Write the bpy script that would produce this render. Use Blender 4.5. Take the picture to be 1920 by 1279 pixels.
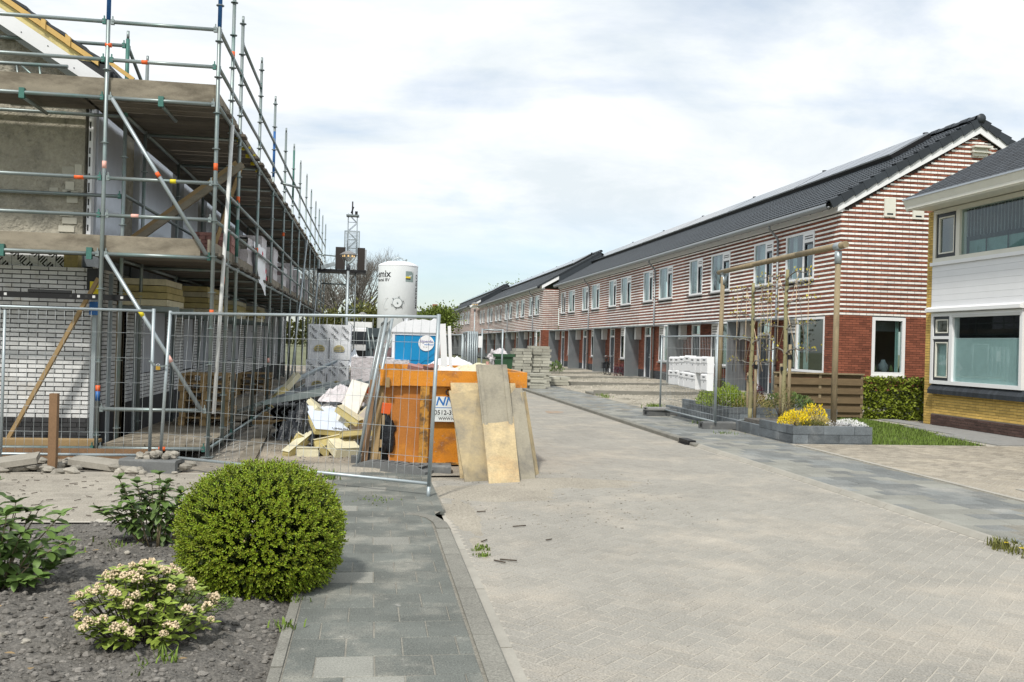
import bpy, math, random
import numpy as np
from mathutils import Vector, Matrix, Euler, noise

for o in list(bpy.data.objects):
    bpy.data.objects.remove(o)
SC = bpy.context.scene
COL = SC.collection
RND = random.Random(7)
R = math.radians

# ------------------------------------------------------------------ camera
cam_data = bpy.data.cameras.new('camera')
cam = bpy.data.objects.new('camera', cam_data)
COL.objects.link(cam)
cam_data.sensor_fit = 'HORIZONTAL'
cam_data.sensor_width = 36.0
cam_data.lens = 32.8125
cam_data.clip_start = 0.05
cam_data.clip_end = 5000
yaw, pitch, roll = math.atan(265 / 1750), math.atan(5.8 / 1750), 0.0277
fw = Vector((math.sin(yaw) * math.cos(pitch), math.cos(yaw) * math.cos(pitch), math.sin(pitch)))
r0 = Vector((math.cos(yaw), -math.sin(yaw), 0))
u0 = r0.cross(fw)
rx = r0 * math.cos(roll) + u0 * math.sin(roll)
ux = -r0 * math.sin(roll) + u0 * math.cos(roll)
cam.matrix_world = Matrix(((rx.x, ux.x, -fw.x, 0), (rx.y, ux.y, -fw.y, 0), (rx.z, ux.z, -fw.z, 1.7), (0, 0, 0, 1)))
SC.camera = cam

# ------------------------------------------------------------------ daylight
SUN_EL, SUN_AZ = 52.0, 207.0        # azimuth clockwise from +Y
world = bpy.data.worlds.new('World')
SC.world = world
world.use_nodes = True
wt = world.node_tree
wt.nodes.clear()
def wn(t, **k):
    n = wt.nodes.new(t)
    for a, b in k.items():
        setattr(n, a, b)
    return n
wout = wn('ShaderNodeOutputWorld')
wbg = wn('ShaderNodeBackground')
wbg.inputs['Strength'].default_value = 0.1
sky = wn('ShaderNodeTexSky', sky_type='NISHITA')
sky.sun_disc = False
sky.sun_elevation = R(SUN_EL)
sky.sun_rotation = R(SUN_AZ)
sky.air_density = 1.0
sky.dust_density = 1.0
tc = wn('ShaderNodeTexCoord')
sep = wn('ShaderNodeSeparateXYZ')
wt.links.new(tc.outputs['Generated'], sep.inputs[0])
addz = wn('ShaderNodeMath', operation='MAXIMUM')
wt.links.new(sep.outputs['Z'], addz.inputs[0]); addz.inputs[1].default_value = 0.0
addz2 = wn('ShaderNodeMath', operation='ADD')
wt.links.new(addz.outputs[0], addz2.inputs[0]); addz2.inputs[1].default_value = 0.24
comb = wn('ShaderNodeCombineXYZ')
for ax in ('X', 'Y'):
    dv = wn('ShaderNodeMath', operation='DIVIDE')
    wt.links.new(sep.outputs[ax], dv.inputs[0]); wt.links.new(addz2.outputs[0], dv.inputs[1])
    wt.links.new(dv.outputs[0], comb.inputs[ax])
cmap = wn('ShaderNodeMapping')
cmap.inputs['Location'].default_value = (0.9, 0.35, 0)
cmap.inputs['Rotation'].default_value = (0, 0, 0.5)
cmap.inputs['Scale'].default_value = (0.95, 1.25, 1)
wt.links.new(comb.outputs[0], cmap.inputs['Vector'])
n1 = wn('ShaderNodeTexNoise'); n1.inputs['Scale'].default_value = 0.9
n1.inputs['Detail'].default_value = 9; n1.inputs['Roughness'].default_value = 0.56; n1.inputs['Distortion'].default_value = 0.35
wt.links.new(cmap.outputs[0], n1.inputs['Vector'])
cr = wn('ShaderNodeValToRGB')
cr.color_ramp.elements[0].position = 0.33; cr.color_ramp.elements[0].color = (0.42, 0.42, 0.42, 1)
cr.color_ramp.elements[1].position = 0.48; cr.color_ramp.elements[1].color = (1, 1, 1, 1)
wt.links.new(n1.outputs['Fac'], cr.inputs[0])
# cloud brightness: white sheets with softer grey undersides
n2 = wn('ShaderNodeTexNoise'); n2.inputs['Scale'].default_value = 1.7
n2.inputs['Detail'].default_value = 7; n2.inputs['Roughness'].default_value = 0.6; n2.inputs['Distortion'].default_value = 0.5
wt.links.new(cmap.outputs[0], n2.inputs['Vector'])
cr2 = wn('ShaderNodeValToRGB')
cr2.color_ramp.elements[0].position = 0.34; cr2.color_ramp.elements[0].color = (6.2, 6.75, 7.1, 1)
cr2.color_ramp.elements[1].position = 0.60; cr2.color_ramp.elements[1].color = (8.0, 8.2, 8.35, 1)
wt.links.new(n2.outputs['Fac'], cr2.inputs[0])
tint = wn('ShaderNodeMix', data_type='RGBA', blend_type='MULTIPLY')
tint.inputs[0].default_value = 1.0
wt.links.new(sky.outputs[0], tint.inputs[6]); tint.inputs[7].default_value = (1.03, 1.09, 1.15, 1)
wmix = wn('ShaderNodeMix', data_type='RGBA')
elev = wn('ShaderNodeMapRange'); elev.interpolation_type = 'SMOOTHSTEP'
elev.inputs[1].default_value = 0.05; elev.inputs[2].default_value = 0.17; elev.inputs[3].default_value = 0.25; elev.inputs[4].default_value = 1.0
wt.links.new(sep.outputs['Z'], elev.inputs[0])
cfac = wn('ShaderNodeMath', operation='MULTIPLY')
wt.links.new(cr.outputs[0], cfac.inputs[0]); wt.links.new(elev.outputs[0], cfac.inputs[1])
wt.links.new(cfac.outputs[0], wmix.inputs[0])
wt.links.new(tint.outputs[2], wmix.inputs[6]); wt.links.new(cr2.outputs[0], wmix.inputs[7])
wt.links.new(wmix.outputs[2], wbg.inputs['Color'])
wt.links.new(wbg.outputs[0], wout.inputs[0])

sun_d = bpy.data.lights.new('sun', 'SUN')
sun_d.energy = 2.6
sun_d.angle = R(4)
sun_d.color = (1.0, 0.95, 0.87)
sun = bpy.data.objects.new('sun', sun_d)
COL.objects.link(sun)
sd = Vector((math.sin(R(SUN_AZ)) * math.cos(R(SUN_EL)), math.cos(R(SUN_AZ)) * math.cos(R(SUN_EL)), math.sin(R(SUN_EL))))
sun.rotation_euler = sd.to_track_quat('Z', 'Y').to_euler()

SC.view_settings.view_transform = 'Standard'
SC.view_settings.look = 'None'
SC.view_settings.exposure = 0.42
SC.view_settings.gamma = 1.0
SC.view_settings.use_curve_mapping = False
SC.render.engine = 'CYCLES'
SC.cycles.max_bounces = 6
SC.cycles.transparent_max_bounces = 12
SC.cycles.use_denoising = True

# ------------------------------------------------------------------ materials
MATS = {}
def M(name, col, rough=0.8, metal=0.0, var=0.12, vs=2.5, fine=0.08, fs=45.0, isl=0.0, objr=0.0,
      bump=0.0, bs=120.0, bd=0.004, stain=None, stain2=None, spec=0.4, stretch=None, emit=0.0, trans=0.0, hue=0.0):
    """Procedural surface: base colour with soft mottling, per-piece tone, stains and fine relief."""
    m = bpy.data.materials.new(name)
    m.use_nodes = True
    t = m.node_tree
    b = t.nodes['Principled BSDF']
    L = t.links.new
    def nd(ty, **k):
        n = t.nodes.new(ty)
        for a, v in k.items():
            setattr(n, a, v)
        return n
    geo = nd('ShaderNodeNewGeometry')
    vec = geo.outputs['Position']
    if stretch:
        mp = nd('ShaderNodeMapping'); mp.inputs['Scale'].default_value = stretch
        L(vec, mp.inputs['Vector']); vec = mp.outputs[0]
    def nz(scale, detail=4, rough_=0.6):
        n = nd('ShaderNodeTexNoise')
        n.inputs['Scale'].default_value = scale; n.inputs['Detail'].default_value = detail
        n.inputs['Roughness'].default_value = rough_
        L(vec, n.inputs['Vector'])
        return n.outputs['Fac']
    def ma(op, a, b_):
        n = nd('ShaderNodeMath', operation=op)
        for i, v in enumerate((a, b_)):
            if isinstance(v, (int, float)):
                n.inputs[i].default_value = v
            else:
                L(v, n.inputs[i])
        return n.outputs[0]
    val = 1.0
    def add(src, amt):
        nonlocal val
        s = ma('MULTIPLY', ma('SUBTRACT', src, 0.5), 2 * amt)
        val = ma('ADD', s, val)
    if var: add(nz(vs, 5), var * 1.6)
    if fine: add(nz(fs, 3, 0.7), fine * 1.6)
    if isl: add(geo.outputs['Random Per Island'], isl)
    if objr:
        oi = nd('ShaderNodeObjectInfo'); add(oi.outputs['Random'], objr)
    rgb = nd('ShaderNodeRGB'); rgb.outputs[0].default_value = (*col, 1)
    colr = rgb.outputs[0]
    def stn(colr, st):
        sc, scale, lo, hi, amt = st
        r_ = nd('ShaderNodeMapRange'); r_.inputs[1].default_value = lo; r_.inputs[2].default_value = hi
        r_.inputs[3].default_value = 0; r_.inputs[4].default_value = amt
        L(nz(scale, 7, 0.65), r_.inputs[0])
        mx = nd('ShaderNodeMix', data_type='RGBA')
        L(r_.outputs[0], mx.inputs[0]); L(colr, mx.inputs[6]); mx.inputs[7].default_value = (*sc, 1)
        return mx.outputs[2]
    if stain: colr = stn(colr, stain)
    if stain2: colr = stn(colr, stain2)
    if hue:
        hs = nd('ShaderNodeHueSaturation')
        src = geo.outputs['Random Per Island'] if isl else nz(vs * 1.7)
        L(ma('ADD', ma('MULTIPLY', ma('SUBTRACT', src, 0.5), hue), 0.5), hs.inputs['Hue'])
        L(colr, hs.inputs['Color']); colr = hs.outputs[0]
    if val != 1.0:
        sc_ = nd('ShaderNodeVectorMath', operation='SCALE')
        L(colr, sc_.inputs[0]); L(ma('MAXIMUM', val, 0.12), sc_.inputs['Scale'])
        colr = sc_.outputs[0]
    L(colr, b.inputs['Base Color'])
    b.inputs['Roughness'].default_value = rough
    b.inputs['Metallic'].default_value = metal
    b.inputs['Specular IOR Level'].default_value = spec
    if trans: b.inputs['Transmission Weight'].default_value = trans
    if emit:
        b.inputs['Emission Color'].default_value = (*col, 1); b.inputs['Emission Strength'].default_value = emit
    if bump:
        bp = nd('ShaderNodeBump'); bp.inputs['Strength'].default_value = bump; bp.inputs['Distance'].default_value = bd
        L(nz(bs, 4, 0.6), bp.inputs['Height']); L(bp.outputs[0], b.inputs['Normal'])
    MATS[name] = m
    return m

def glass_mat(name, tint, refl=0.12, rough=0.02):
    m = bpy.data.materials.new(name); m.use_nodes = True
    t = m.node_tree; t.nodes.clear(); L = t.links.new
    out = t.nodes.new('ShaderNodeOutputMaterial')
    tr = t.nodes.new('ShaderNodeBsdfTransparent'); tr.inputs[0].default_value = (*tint, 1)
    gl = t.nodes.new('ShaderNodeBsdfGlossy'); gl.inputs['Roughness'].default_value = rough
    gl.inputs[0].default_value = (0.9, 0.95, 0.97, 1)
    fr = t.nodes.new('ShaderNodeFresnel'); fr.inputs[0].default_value = 1.5
    ad = t.nodes.new('ShaderNodeMath'); ad.operation = 'ADD'; ad.use_clamp = True
    gm = t.nodes.new('ShaderNodeNewGeometry')
    iv = t.nodes.new('ShaderNodeMath'); iv.operation = 'SUBTRACT'; iv.inputs[0].default_value = 1.0; L(gm.outputs['Backfacing'], iv.inputs[1])
    L(fr.outputs[0], ad.inputs[0]); ad.inputs[1].default_value = refl
    mu = t.nodes.new('ShaderNodeMath'); mu.operation = 'MULTIPLY'; L(ad.outputs[0], mu.inputs[0]); L(iv.outputs[0], mu.inputs[1])
    mx = t.nodes.new('ShaderNodeMixShader')
    L(mu.outputs[0], mx.inputs[0]); L(tr.outputs[0], mx.inputs[1]); L(gl.outputs[0], mx.inputs[2])
    L(mx.outputs[0], out.inputs[0])
    MATS[name] = m
    return m

M('galv', (0.255, 0.295, 0.295), 0.42, 0.55, var=0.12, vs=8, fine=0.16, fs=90, objr=0.12, stain=((0.16, 0.27, 0.25), 2.2, 0.52, 0.66, 0.6))
M('galv_light', (0.37, 0.42, 0.44), 0.45, 0.5, var=0.1, vs=6, fine=0.12, fs=90, objr=0.06)
M('green_steel', (0.06, 0.17, 0.145), 0.5, 0.3, var=0.2, vs=8, fine=0.2)
M('blue_steel', (0.03, 0.13, 0.36), 0.5, 0.2, var=0.15, vs=9, fine=0.2)
M('tape_orange', (0.75, 0.13, 0.03), 0.6, var=0.15)
M('tape_yellow', (0.75, 0.62, 0.03), 0.6, var=0.1)
M('tape_pink', (0.75, 0.42, 0.36), 0.6, var=0.1)
M('wire', (0.40, 0.43, 0.44), 0.45, 0.4, var=0.05)
M('scaf_wood', (0.125, 0.11, 0.088), 0.9, var=0.25, vs=1.6, fine=0.22, fs=60, objr=0.25, bump=0.4, bs=60, stain=((0.05, 0.045, 0.038), 1.3, 0.5, 0.7, 0.6))
M('toe_wood', (0.25, 0.22, 0.17), 0.9, var=0.3, vs=2.2, fine=0.2, fs=60, objr=0.12, bump=0.4, stretch=(1, 1, 2.5), stain=((0.09, 0.075, 0.055), 1.8, 0.47, 0.66, 0.7))
M('pine', (0.31, 0.215, 0.105), 0.8, var=0.2, vs=4, fine=0.12, fs=50, objr=0.12)
M('pine_fresh', (0.62, 0.41, 0.14), 0.75, var=0.14, vs=4, fine=0.1, fs=50)
M('timber_brown', (0.20, 0.12, 0.065), 0.85, var=0.25, vs=4, fine=0.2, fs=50)
M('post_wood', (0.28, 0.225, 0.14), 0.85, var=0.25, vs=5, fine=0.2, fs=70, stretch=(3, 3, 0.6), stain=((0.13, 0.1, 0.07), 4, 0.5, 0.7, 0.6))
M('fence_wood', (0.16, 0.115, 0.065), 0.85, var=0.25, vs=5, fine=0.2, objr=0.2, stretch=(0.6, 2, 3))
M('white_brick', (0.60, 0.61, 0.61), 0.85, var=0.16, vs=3, fine=0.15, fs=60, isl=0.10, objr=0.16, bump=0.4, bs=90, stain=((0.42, 0.36, 0.25), 1.9, 0.58, 0.7, 0.5), stain2=((0.25, 0.26, 0.26), 9, 0.6, 0.74, 0.55))
M('plinth_brick', (0.035, 0.036, 0.038), 0.75, var=0.2, fine=0.2, isl=0.3, bump=0.3)
M('dark_mortar', (0.035, 0.036, 0.037), 0.9, var=0.2, fine=0.1)
M('red_brick', (0.215, 0.072, 0.042), 0.88, var=0.16, vs=1.2, fine=0.12, fs=40, isl=0.3, objr=0.3, bump=0.4, bs=70)
M('white_glaze', (0.84, 0.82, 0.78), 0.6, var=0.1, vs=1.0, fine=0.08, fs=40, isl=0.12, objr=0.12)
M('red_mortar', (0.05, 0.04, 0.036), 0.92, var=0.15, fine=0.1)
M('grey_brick', (0.045, 0.05, 0.058), 0.8, var=0.2, fine=0.15, isl=0.3, bump=0.3)
M('yellow_brick', (0.62, 0.42, 0.12), 0.88, var=0.14, vs=2, fine=0.12, fs=40, isl=0.16, objr=0.16, bump=0.4)
M('yellow_mortar', (0.30, 0.24, 0.14), 0.9, var=0.1)
M('brown_brick', (0.085, 0.05, 0.042), 0.85, var=0.2, fine=0.15, isl=0.25, objr=0.25, bump=0.4)
M('brown_mortar', (0.19, 0.165, 0.145), 0.9)
M('plaster', (0.37, 0.345, 0.28), 0.95, var=0.25, vs=1.6, fine=0.2, fs=16, bump=1.0, bs=7, bd=0.09, stain=((0.20, 0.19, 0.16), 2.4, 0.5, 0.62, 0.6), stain2=((0.14, 0.135, 0.12), 7, 0.6, 0.68, 0.5))
M('concrete', (0.25, 0.25, 0.245), 0.9, var=0.15, vs=3, fine=0.14, fs=60, bump=0.4, bs=80, objr=0.06)
M('concrete_dark', (0.135, 0.14, 0.14), 0.9, var=0.22, vs=4, fine=0.2, fs=60, bump=0.5, bs=70, objr=0.1, stain=((0.3, 0.28, 0.24), 4, 0.57, 0.72, 0.5))
M('planter_block', (0.135, 0.155, 0.17), 0.85, var=0.35, vs=3.5, fine=0.4, fs=60, objr=0.25, bump=0.3, stain=((0.3, 0.31, 0.31), 2.2, 0.52, 0.7, 0.5))
M('white_paint', (0.80, 0.81, 0.82), 0.45, var=0.04, fine=0.02)
M('white_grey', (0.62, 0.63, 0.62), 0.55, var=0.06, fine=0.03)
M('cream_paint', (0.70, 0.69, 0.61), 0.5, var=0.07, fine=0.03)
M('white_board', (0.74, 0.75, 0.77), 0.5, var=0.04, fine=0.02, objr=0.03)
M('anthracite', (0.03, 0.035, 0.042), 0.45, var=0.1, fine=0.05)
M('door_blue', (0.022, 0.030, 0.045), 0.4, var=0.08)
M('zinc', (0.27, 0.30, 0.32), 0.30, 0.6, var=0.2, vs=1.5, fine=0.06, stain=((0.36, 0.35, 0.36), 1.3, 0.5, 0.66, 0.5))
M('zinc_pipe', (0.27, 0.29, 0.305), 0.45, 0.5, var=0.1)
M('roof_tile', (0.030, 0.037, 0.045), 0.48, var=0.15, vs=2, fine=0.15, fs=60, isl=0.25, objr=0.25, bump=0.2)
M('slate', (0.026, 0.031, 0.038), 0.6, var=0.15, vs=2, fine=0.2, fs=60, isl=0.3, objr=0.3, bump=0.3)
M('solar', (0.012, 0.016, 0.026), 0.10, 0.0, var=0.1, fine=0.0, spec=0.9, objr=0.2)
M('alu', (0.5, 0.52, 0.54), 0.35, 0.9, var=0.05)
M('black_steel', (0.012, 0.012, 0.013), 0.5, 0.2, var=0.1)
M('black_plastic', (0.014, 0.015, 0.016), 0.5, var=0.15, fine=0.1)
M('curtain', (0.62, 0.66, 0.65), 0.9, var=0.1, vs=6)
M('teal_curtain', (0.28, 0.42, 0.40), 0.9, var=0.12, vs=6)
M('unlit_interior', (0.035, 0.036, 0.036), 0.9, var=0.2)  # near-black: the shade of unlit insides is put into the colour
M('foil', (0.66, 0.69, 0.76), 0.28, 0.25, var=0.10, vs=2.2, fine=0.03, bump=0.3, bs=5, bd=0.02)
M('insul_foil', (0.82, 0.84, 0.87), 0.45, 0.0, var=0.12, vs=4, fine=0.04, bump=0.5, bs=10, bd=0.03)
M('pir_yellow', (0.54, 0.46, 0.21), 0.85, var=0.18, vs=5, fine=0.15, objr=0.16, stain=((0.36, 0.31, 0.19), 6, 0.52, 0.68, 0.6))
M('pir_pale', (0.64, 0.60, 0.43), 0.85, var=0.15, vs=5, fine=0.12, objr=0.12, stain=((0.42, 0.38, 0.27), 6, 0.52, 0.68, 0.6))
M('membrane_grey', (0.135, 0.155, 0.175), 0.6, var=0.15, vs=3, fine=0.06, stain=((0.3, 0.34, 0.36), 5, 0.55, 0.7, 0.5))
M('wrap_plastic', (0.58, 0.55, 0.57), 0.32, var=0.16, vs=5, fine=0.08, bump=0.8, bs=9, bd=0.05)
M('wrapped_brick', (0.21, 0.135, 0.14), 0.5, var=0.25, vs=5, fine=0.2, fs=40, bump=0.4, bs=12, bd=0.02, stain=((0.42, 0.37, 0.40), 3, 0.5, 0.7, 0.6))
M('pink_brick', (0.33, 0.17, 0.15), 0.85, var=0.18, vs=4, fine=0.15, isl=0.2, bump=0.4)
M('skip_orange', (0.62, 0.235, 0.02), 0.5, var=0.22, vs=1.8, fine=0.2, fs=60, bump=0.4, bs=5, bd=0.03, stain=((0.23, 0.10, 0.05), 3.4, 0.52, 0.68, 0.7), stain2=((0.42, 0.38, 0.36), 18, 0.60, 0.70, 0.6))
M('skip_rust', (0.46, 0.175, 0.035), 0.7, var=0.22, vs=2.2, fine=0.15, fs=50, bump=0.2, bs=20, stain=((0.62, 0.25, 0.03), 1.7, 0.50, 0.62, 0.8), stain2=((0.42, 0.38, 0.36), 14, 0.62, 0.74, 0.6))
M('skip_worn', (0.50, 0.24, 0.04), 0.75, var=0.25, vs=8, fine=0.2, fs=40, stain=((0.10, 0.06, 0.03), 7, 0.46, 0.58, 0.9))
M('ply_pale', (0.46, 0.365, 0.21), 0.8, var=0.2, vs=2.2, fine=0.25, fs=40, stain=((0.20, 0.18, 0.14), 2.4, 0.48, 0.68, 0.7), stain2=((0.65, 0.36, 0.13), 1.3, 0.55, 0.75, 0.4))
M('ply_mid', (0.40, 0.32, 0.185), 0.85, var=0.18, vs=2.2, fine=0.12, fs=40, stain=((0.17, 0.16, 0.135), 1.7, 0.44, 0.66, 0.85))
M('ply_grey', (0.29, 0.265, 0.205), 0.85, var=0.22, vs=2.0, fine=0.16, fs=40, stain=((0.16, 0.15, 0.13), 3.0, 0.48, 0.66, 0.8))
M('loo_blue', (0.004, 0.235, 0.50), 0.35, var=0.06, fine=0.02)
M('loo_white', (0.78, 0.80, 0.83), 0.4, var=0.05)
M('silo_white', (0.62, 0.65, 0.66), 0.42, var=0.05, vs=0.8, fine=0.02, stain=((0.52, 0.54, 0.54), 1.1, 0.5, 0.7, 0.35))
M('ink', (0.02, 0.022, 0.025), 0.6, var=0.0, fine=0.0)
M('ink_blue', (0.03, 0.17, 0.48), 0.6, var=0.0, fine=0.0)
M('ink_violet', (0.10, 0.08, 0.30), 0.6, var=0.0, fine=0.0)
M('ink_red', (0.6, 0.05, 0.08), 0.6, var=0.0, fine=0.0)
M('logo_grey', (0.24, 0.31, 0.30), 0.6, var=0.0, fine=0.0)
M('logo_yellow', (0.80, 0.62, 0.04), 0.6, var=0.0, fine=0.0)
M('sign_white', (0.72, 0.76, 0.76), 0.5, var=0.04)
M('bin_green', (0.03, 0.085, 0.04), 0.5, var=0.1)
M('container_teal', (0.055, 0.075, 0.085), 0.55, var=0.1)
M('bark', (0.085, 0.068, 0.052), 0.9, var=0.2, fine=0.2, bump=0.5)
M('twig', (0.19, 0.175, 0.155), 0.9, var=0.2)
M('pale_bark', (0.27, 0.25, 0.135), 0.85, var=0.22, vs=9, fine=0.2, fs=60)
M('bamboo', (0.60, 0.47, 0.32), 0.8, var=0.15)
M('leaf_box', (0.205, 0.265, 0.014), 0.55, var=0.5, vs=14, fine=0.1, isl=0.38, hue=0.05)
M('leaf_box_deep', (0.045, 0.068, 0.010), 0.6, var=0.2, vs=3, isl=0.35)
M('leaf_hyd', (0.105, 0.175, 0.040), 0.5, var=0.2, vs=7, fine=0.1, objr=0.35)
M('leaf_skim', (0.235, 0.31, 0.055), 0.42, var=0.2, vs=8, fine=0.1, objr=0.32)
M('bloom_skim', (0.62, 0.50, 0.34), 0.8, var=0.25, vs=20, fine=0.2, fs=90, isl=0.3)
M('leaf_tree', (0.125, 0.17, 0.025), 0.6, var=0.25, vs=0.6, isl=0.35)
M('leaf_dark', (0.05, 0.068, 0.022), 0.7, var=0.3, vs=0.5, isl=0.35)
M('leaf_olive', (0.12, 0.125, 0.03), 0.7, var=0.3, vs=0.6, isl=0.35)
M('leaf_ivy', (0.16, 0.20, 0.022), 0.5, var=0.2, vs=3, isl=0.45, objr=0.4)
M('leaf_bright', (0.21, 0.29, 0.03), 0.6, var=0.2, vs=4, isl=0.35)
M('leaf_shrub', (0.12, 0.18, 0.05), 0.6, var=0.2, vs=4, isl=0.4)
M('leaf_yellow', (0.78, 0.60, 0.015), 0.6, var=0.15, vs=6, isl=0.2)
M('leaf_straw', (0.40, 0.33, 0.12), 0.8, var=0.2, vs=6, isl=0.3)
M('leaf_espalier', (0.42, 0.36, 0.05), 0.6, var=0.2, vs=6, isl=0.3)
M('leaf_purple', (0.10, 0.02, 0.035), 0.6, var=0.2, vs=6, isl=0.3)
M('petal_white', (0.85, 0.85, 0.85), 0.7, var=0.05, isl=0.08)
M('grass', (0.125, 0.19, 0.028), 0.8, var=0.3, vs=2, isl=0.35)
M('lawn_soil', (0.08, 0.10, 0.03), 0.95, var=0.3, vs=3)
M('soil', (0.135, 0.127, 0.114), 0.97, var=0.35, vs=6, fine=0.7, fs=55, bump=1.0, bs=35, bd=0.03, isl=0.2)
M('soil_lump', (0.165, 0.155, 0.140), 0.97, var=0.25, vs=6, fine=0.25, fs=70, isl=0.4)
M('sand', (0.325, 0.297, 0.245), 0.95, var=0.2, vs=1.3, fine=0.6, fs=60, bump=0.6, bs=30, bd=0.02, stain=((0.22, 0.2, 0.17), 1.4, 0.52, 0.7, 0.6))
M('yard', (0.36, 0.33, 0.27), 0.97, var=0.25, vs=0.9, fine=0.25, fs=25, bump=0.8, bs=16, bd=0.04, stain=((0.19, 0.18, 0.14), 0.7, 0.5, 0.62, 0.7))
M('yard_stone', (0.42, 0.39, 0.33), 0.95, var=0.1, isl=0.35)
M('site_dirt', (0.20, 0.185, 0.16), 0.97, var=0.25, vs=1.0, fine=0.2, fs=30, bump=0.7, bs=20, bd=0.03, stain=((0.36, 0.31, 0.24), 0.5, 0.46, 0.6, 0.8))
M('joint_sand', (0.40, 0.375, 0.325), 0.97, var=0.12, vs=1.5, fine=0.15, fs=80)
M('road_brick', (0.280, 0.267, 0.237), 0.93, var=0.14, vs=0.8, fine=0.6, fs=85, isl=0.055, objr=0.055, bump=0.5, bs=150, bd=0.002, stain=((0.42, 0.375, 0.31), 0.9, 0.48, 0.68, 0.6), stain2=((0.48, 0.45, 0.40), 38, 0.62, 0.72, 0.5))
M('drive_brick', (0.290, 0.260, 0.212), 0.93, var=0.2, vs=1.2, fine=0.6, fs=60, isl=0.18, bump=0.5, bs=140, bd=0.003, stain=((0.42, 0.37, 0.29), 1.0, 0.48, 0.68, 0.6))
M('strip_brick', (0.32, 0.295, 0.25), 0.95, var=0.2, vs=1.2, fine=0.6, fs=70, isl=0.10, stain=((0.25, 0.225, 0.19), 1.4, 0.5, 0.66, 0.5))
M('pave_tile', (0.128, 0.137, 0.125), 0.9, var=0.3, vs=2.2, fine=0.75, fs=110, objr=0.12, isl=0.08, bump=0.4, bs=200, bd=0.001, stain=((0.33, 0.315, 0.27), 2.0, 0.5, 0.70, 0.6), stain2=((0.45, 0.43, 0.40), 16, 0.64, 0.73, 0.5))
M('pave_pale', (0.235, 0.235, 0.21), 0.9, var=0.2, vs=2.2, fine=0.55, fs=110, objr=0.15, isl=0.10, bump=0.3, bs=200, bd=0.001)
M('pave_blue', (0.158, 0.168, 0.165), 0.9, var=0.28, vs=1.2, fine=0.6, fs=70, objr=0.2, isl=0.25, bump=0.3, bs=200, bd=0.001, stain=((0.36, 0.34, 0.3), 0.9, 0.48, 0.7, 0.5))
M('kerb', (0.205, 0.20, 0.175), 0.9, var=0.25, vs=2.5, fine=0.6, fs=100, objr=0.08, bump=0.3, bs=140, bd=0.002)
M('kerb_pale', (0.34, 0.325, 0.285), 0.92, var=0.2, vs=3, fine=0.15, fs=120, objr=0.08)
M('rubble', (0.30, 0.28, 0.24), 0.95, var=0.2, vs=6, fine=0.2, isl=0.25)
M('stone', (0.37, 0.365, 0.31), 0.9, var=0.2, vs=2, fine=0.15, fs=30, objr=0.25, isl=0.3, bump=0.4)
M('red_plastic', (0.6, 0.06, 0.03), 0.5)
M('brass', (0.6, 0.38, 0.08), 0.35, 0.8)
M('bag_black', (0.02, 0.023, 0.028), 0.3, var=0.3, vs=10, bump=0.8, bs=14, bd=0.04)
M('lamp_grey', (0.20, 0.20, 0.20), 0.5)
M('lamp_glow', (1.0, 0.66, 0.28), 0.5, emit=0.9, var=0)
M('roof_far', (0.05, 0.055, 0.065), 0.7)
M('far_brick', (0.30, 0.13, 0.07), 0.9)
M('earth', (0.14, 0.15, 0.08), 0.97, var=0.25, vs=0.05)
M('panel_grey', (0.40, 0.42, 0.45), 0.6, var=0.08, vs=2, fine=0.03)
M('rust_sand', (0.33, 0.22, 0.13), 0.95, var=0.2, vs=3, stain=((0.30, 0.275, 0.245), 2.5, 0.4, 0.6, 0.9))
M('blind_white', (0.72, 0.75, 0.77), 0.7)
M('dirty_foil', (0.66, 0.65, 0.60), 0.5, var=0.16, vs=5, fine=0.08, stain=((0.45, 0.42, 0.36), 4, 0.5, 0.7, 0.6))
M('print_foil', (0.60, 0.67, 0.80), 0.45, var=0.1, vs=4)
M('straw_dark', (0.20, 0.175, 0.075), 0.85, var=0.25, vs=6, isl=0.4)
M('joint_grey', (0.215, 0.205, 0.175), 0.97, var=0.3, vs=3, fine=0.5, fs=60)
M('screen_dark', (0.028, 0.022, 0.019), 0.6, var=0.15)
M('limestone', (0.46, 0.44, 0.37), 0.9, var=0.2, objr=0.15, bump=0.4)
M('frosted', (0.60, 0.70, 0.69), 0.7, var=0.12, vs=2.5, fine=0.03)
glass_mat('pane_glass', (0.72, 0.80, 0.80), 0.10)
glass_mat('pane_big', (0.80, 0.86, 0.86), 0.02)
glass_mat('lamp_glass', (0.9, 0.9, 0.88), 0.05, 0.2)
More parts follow.
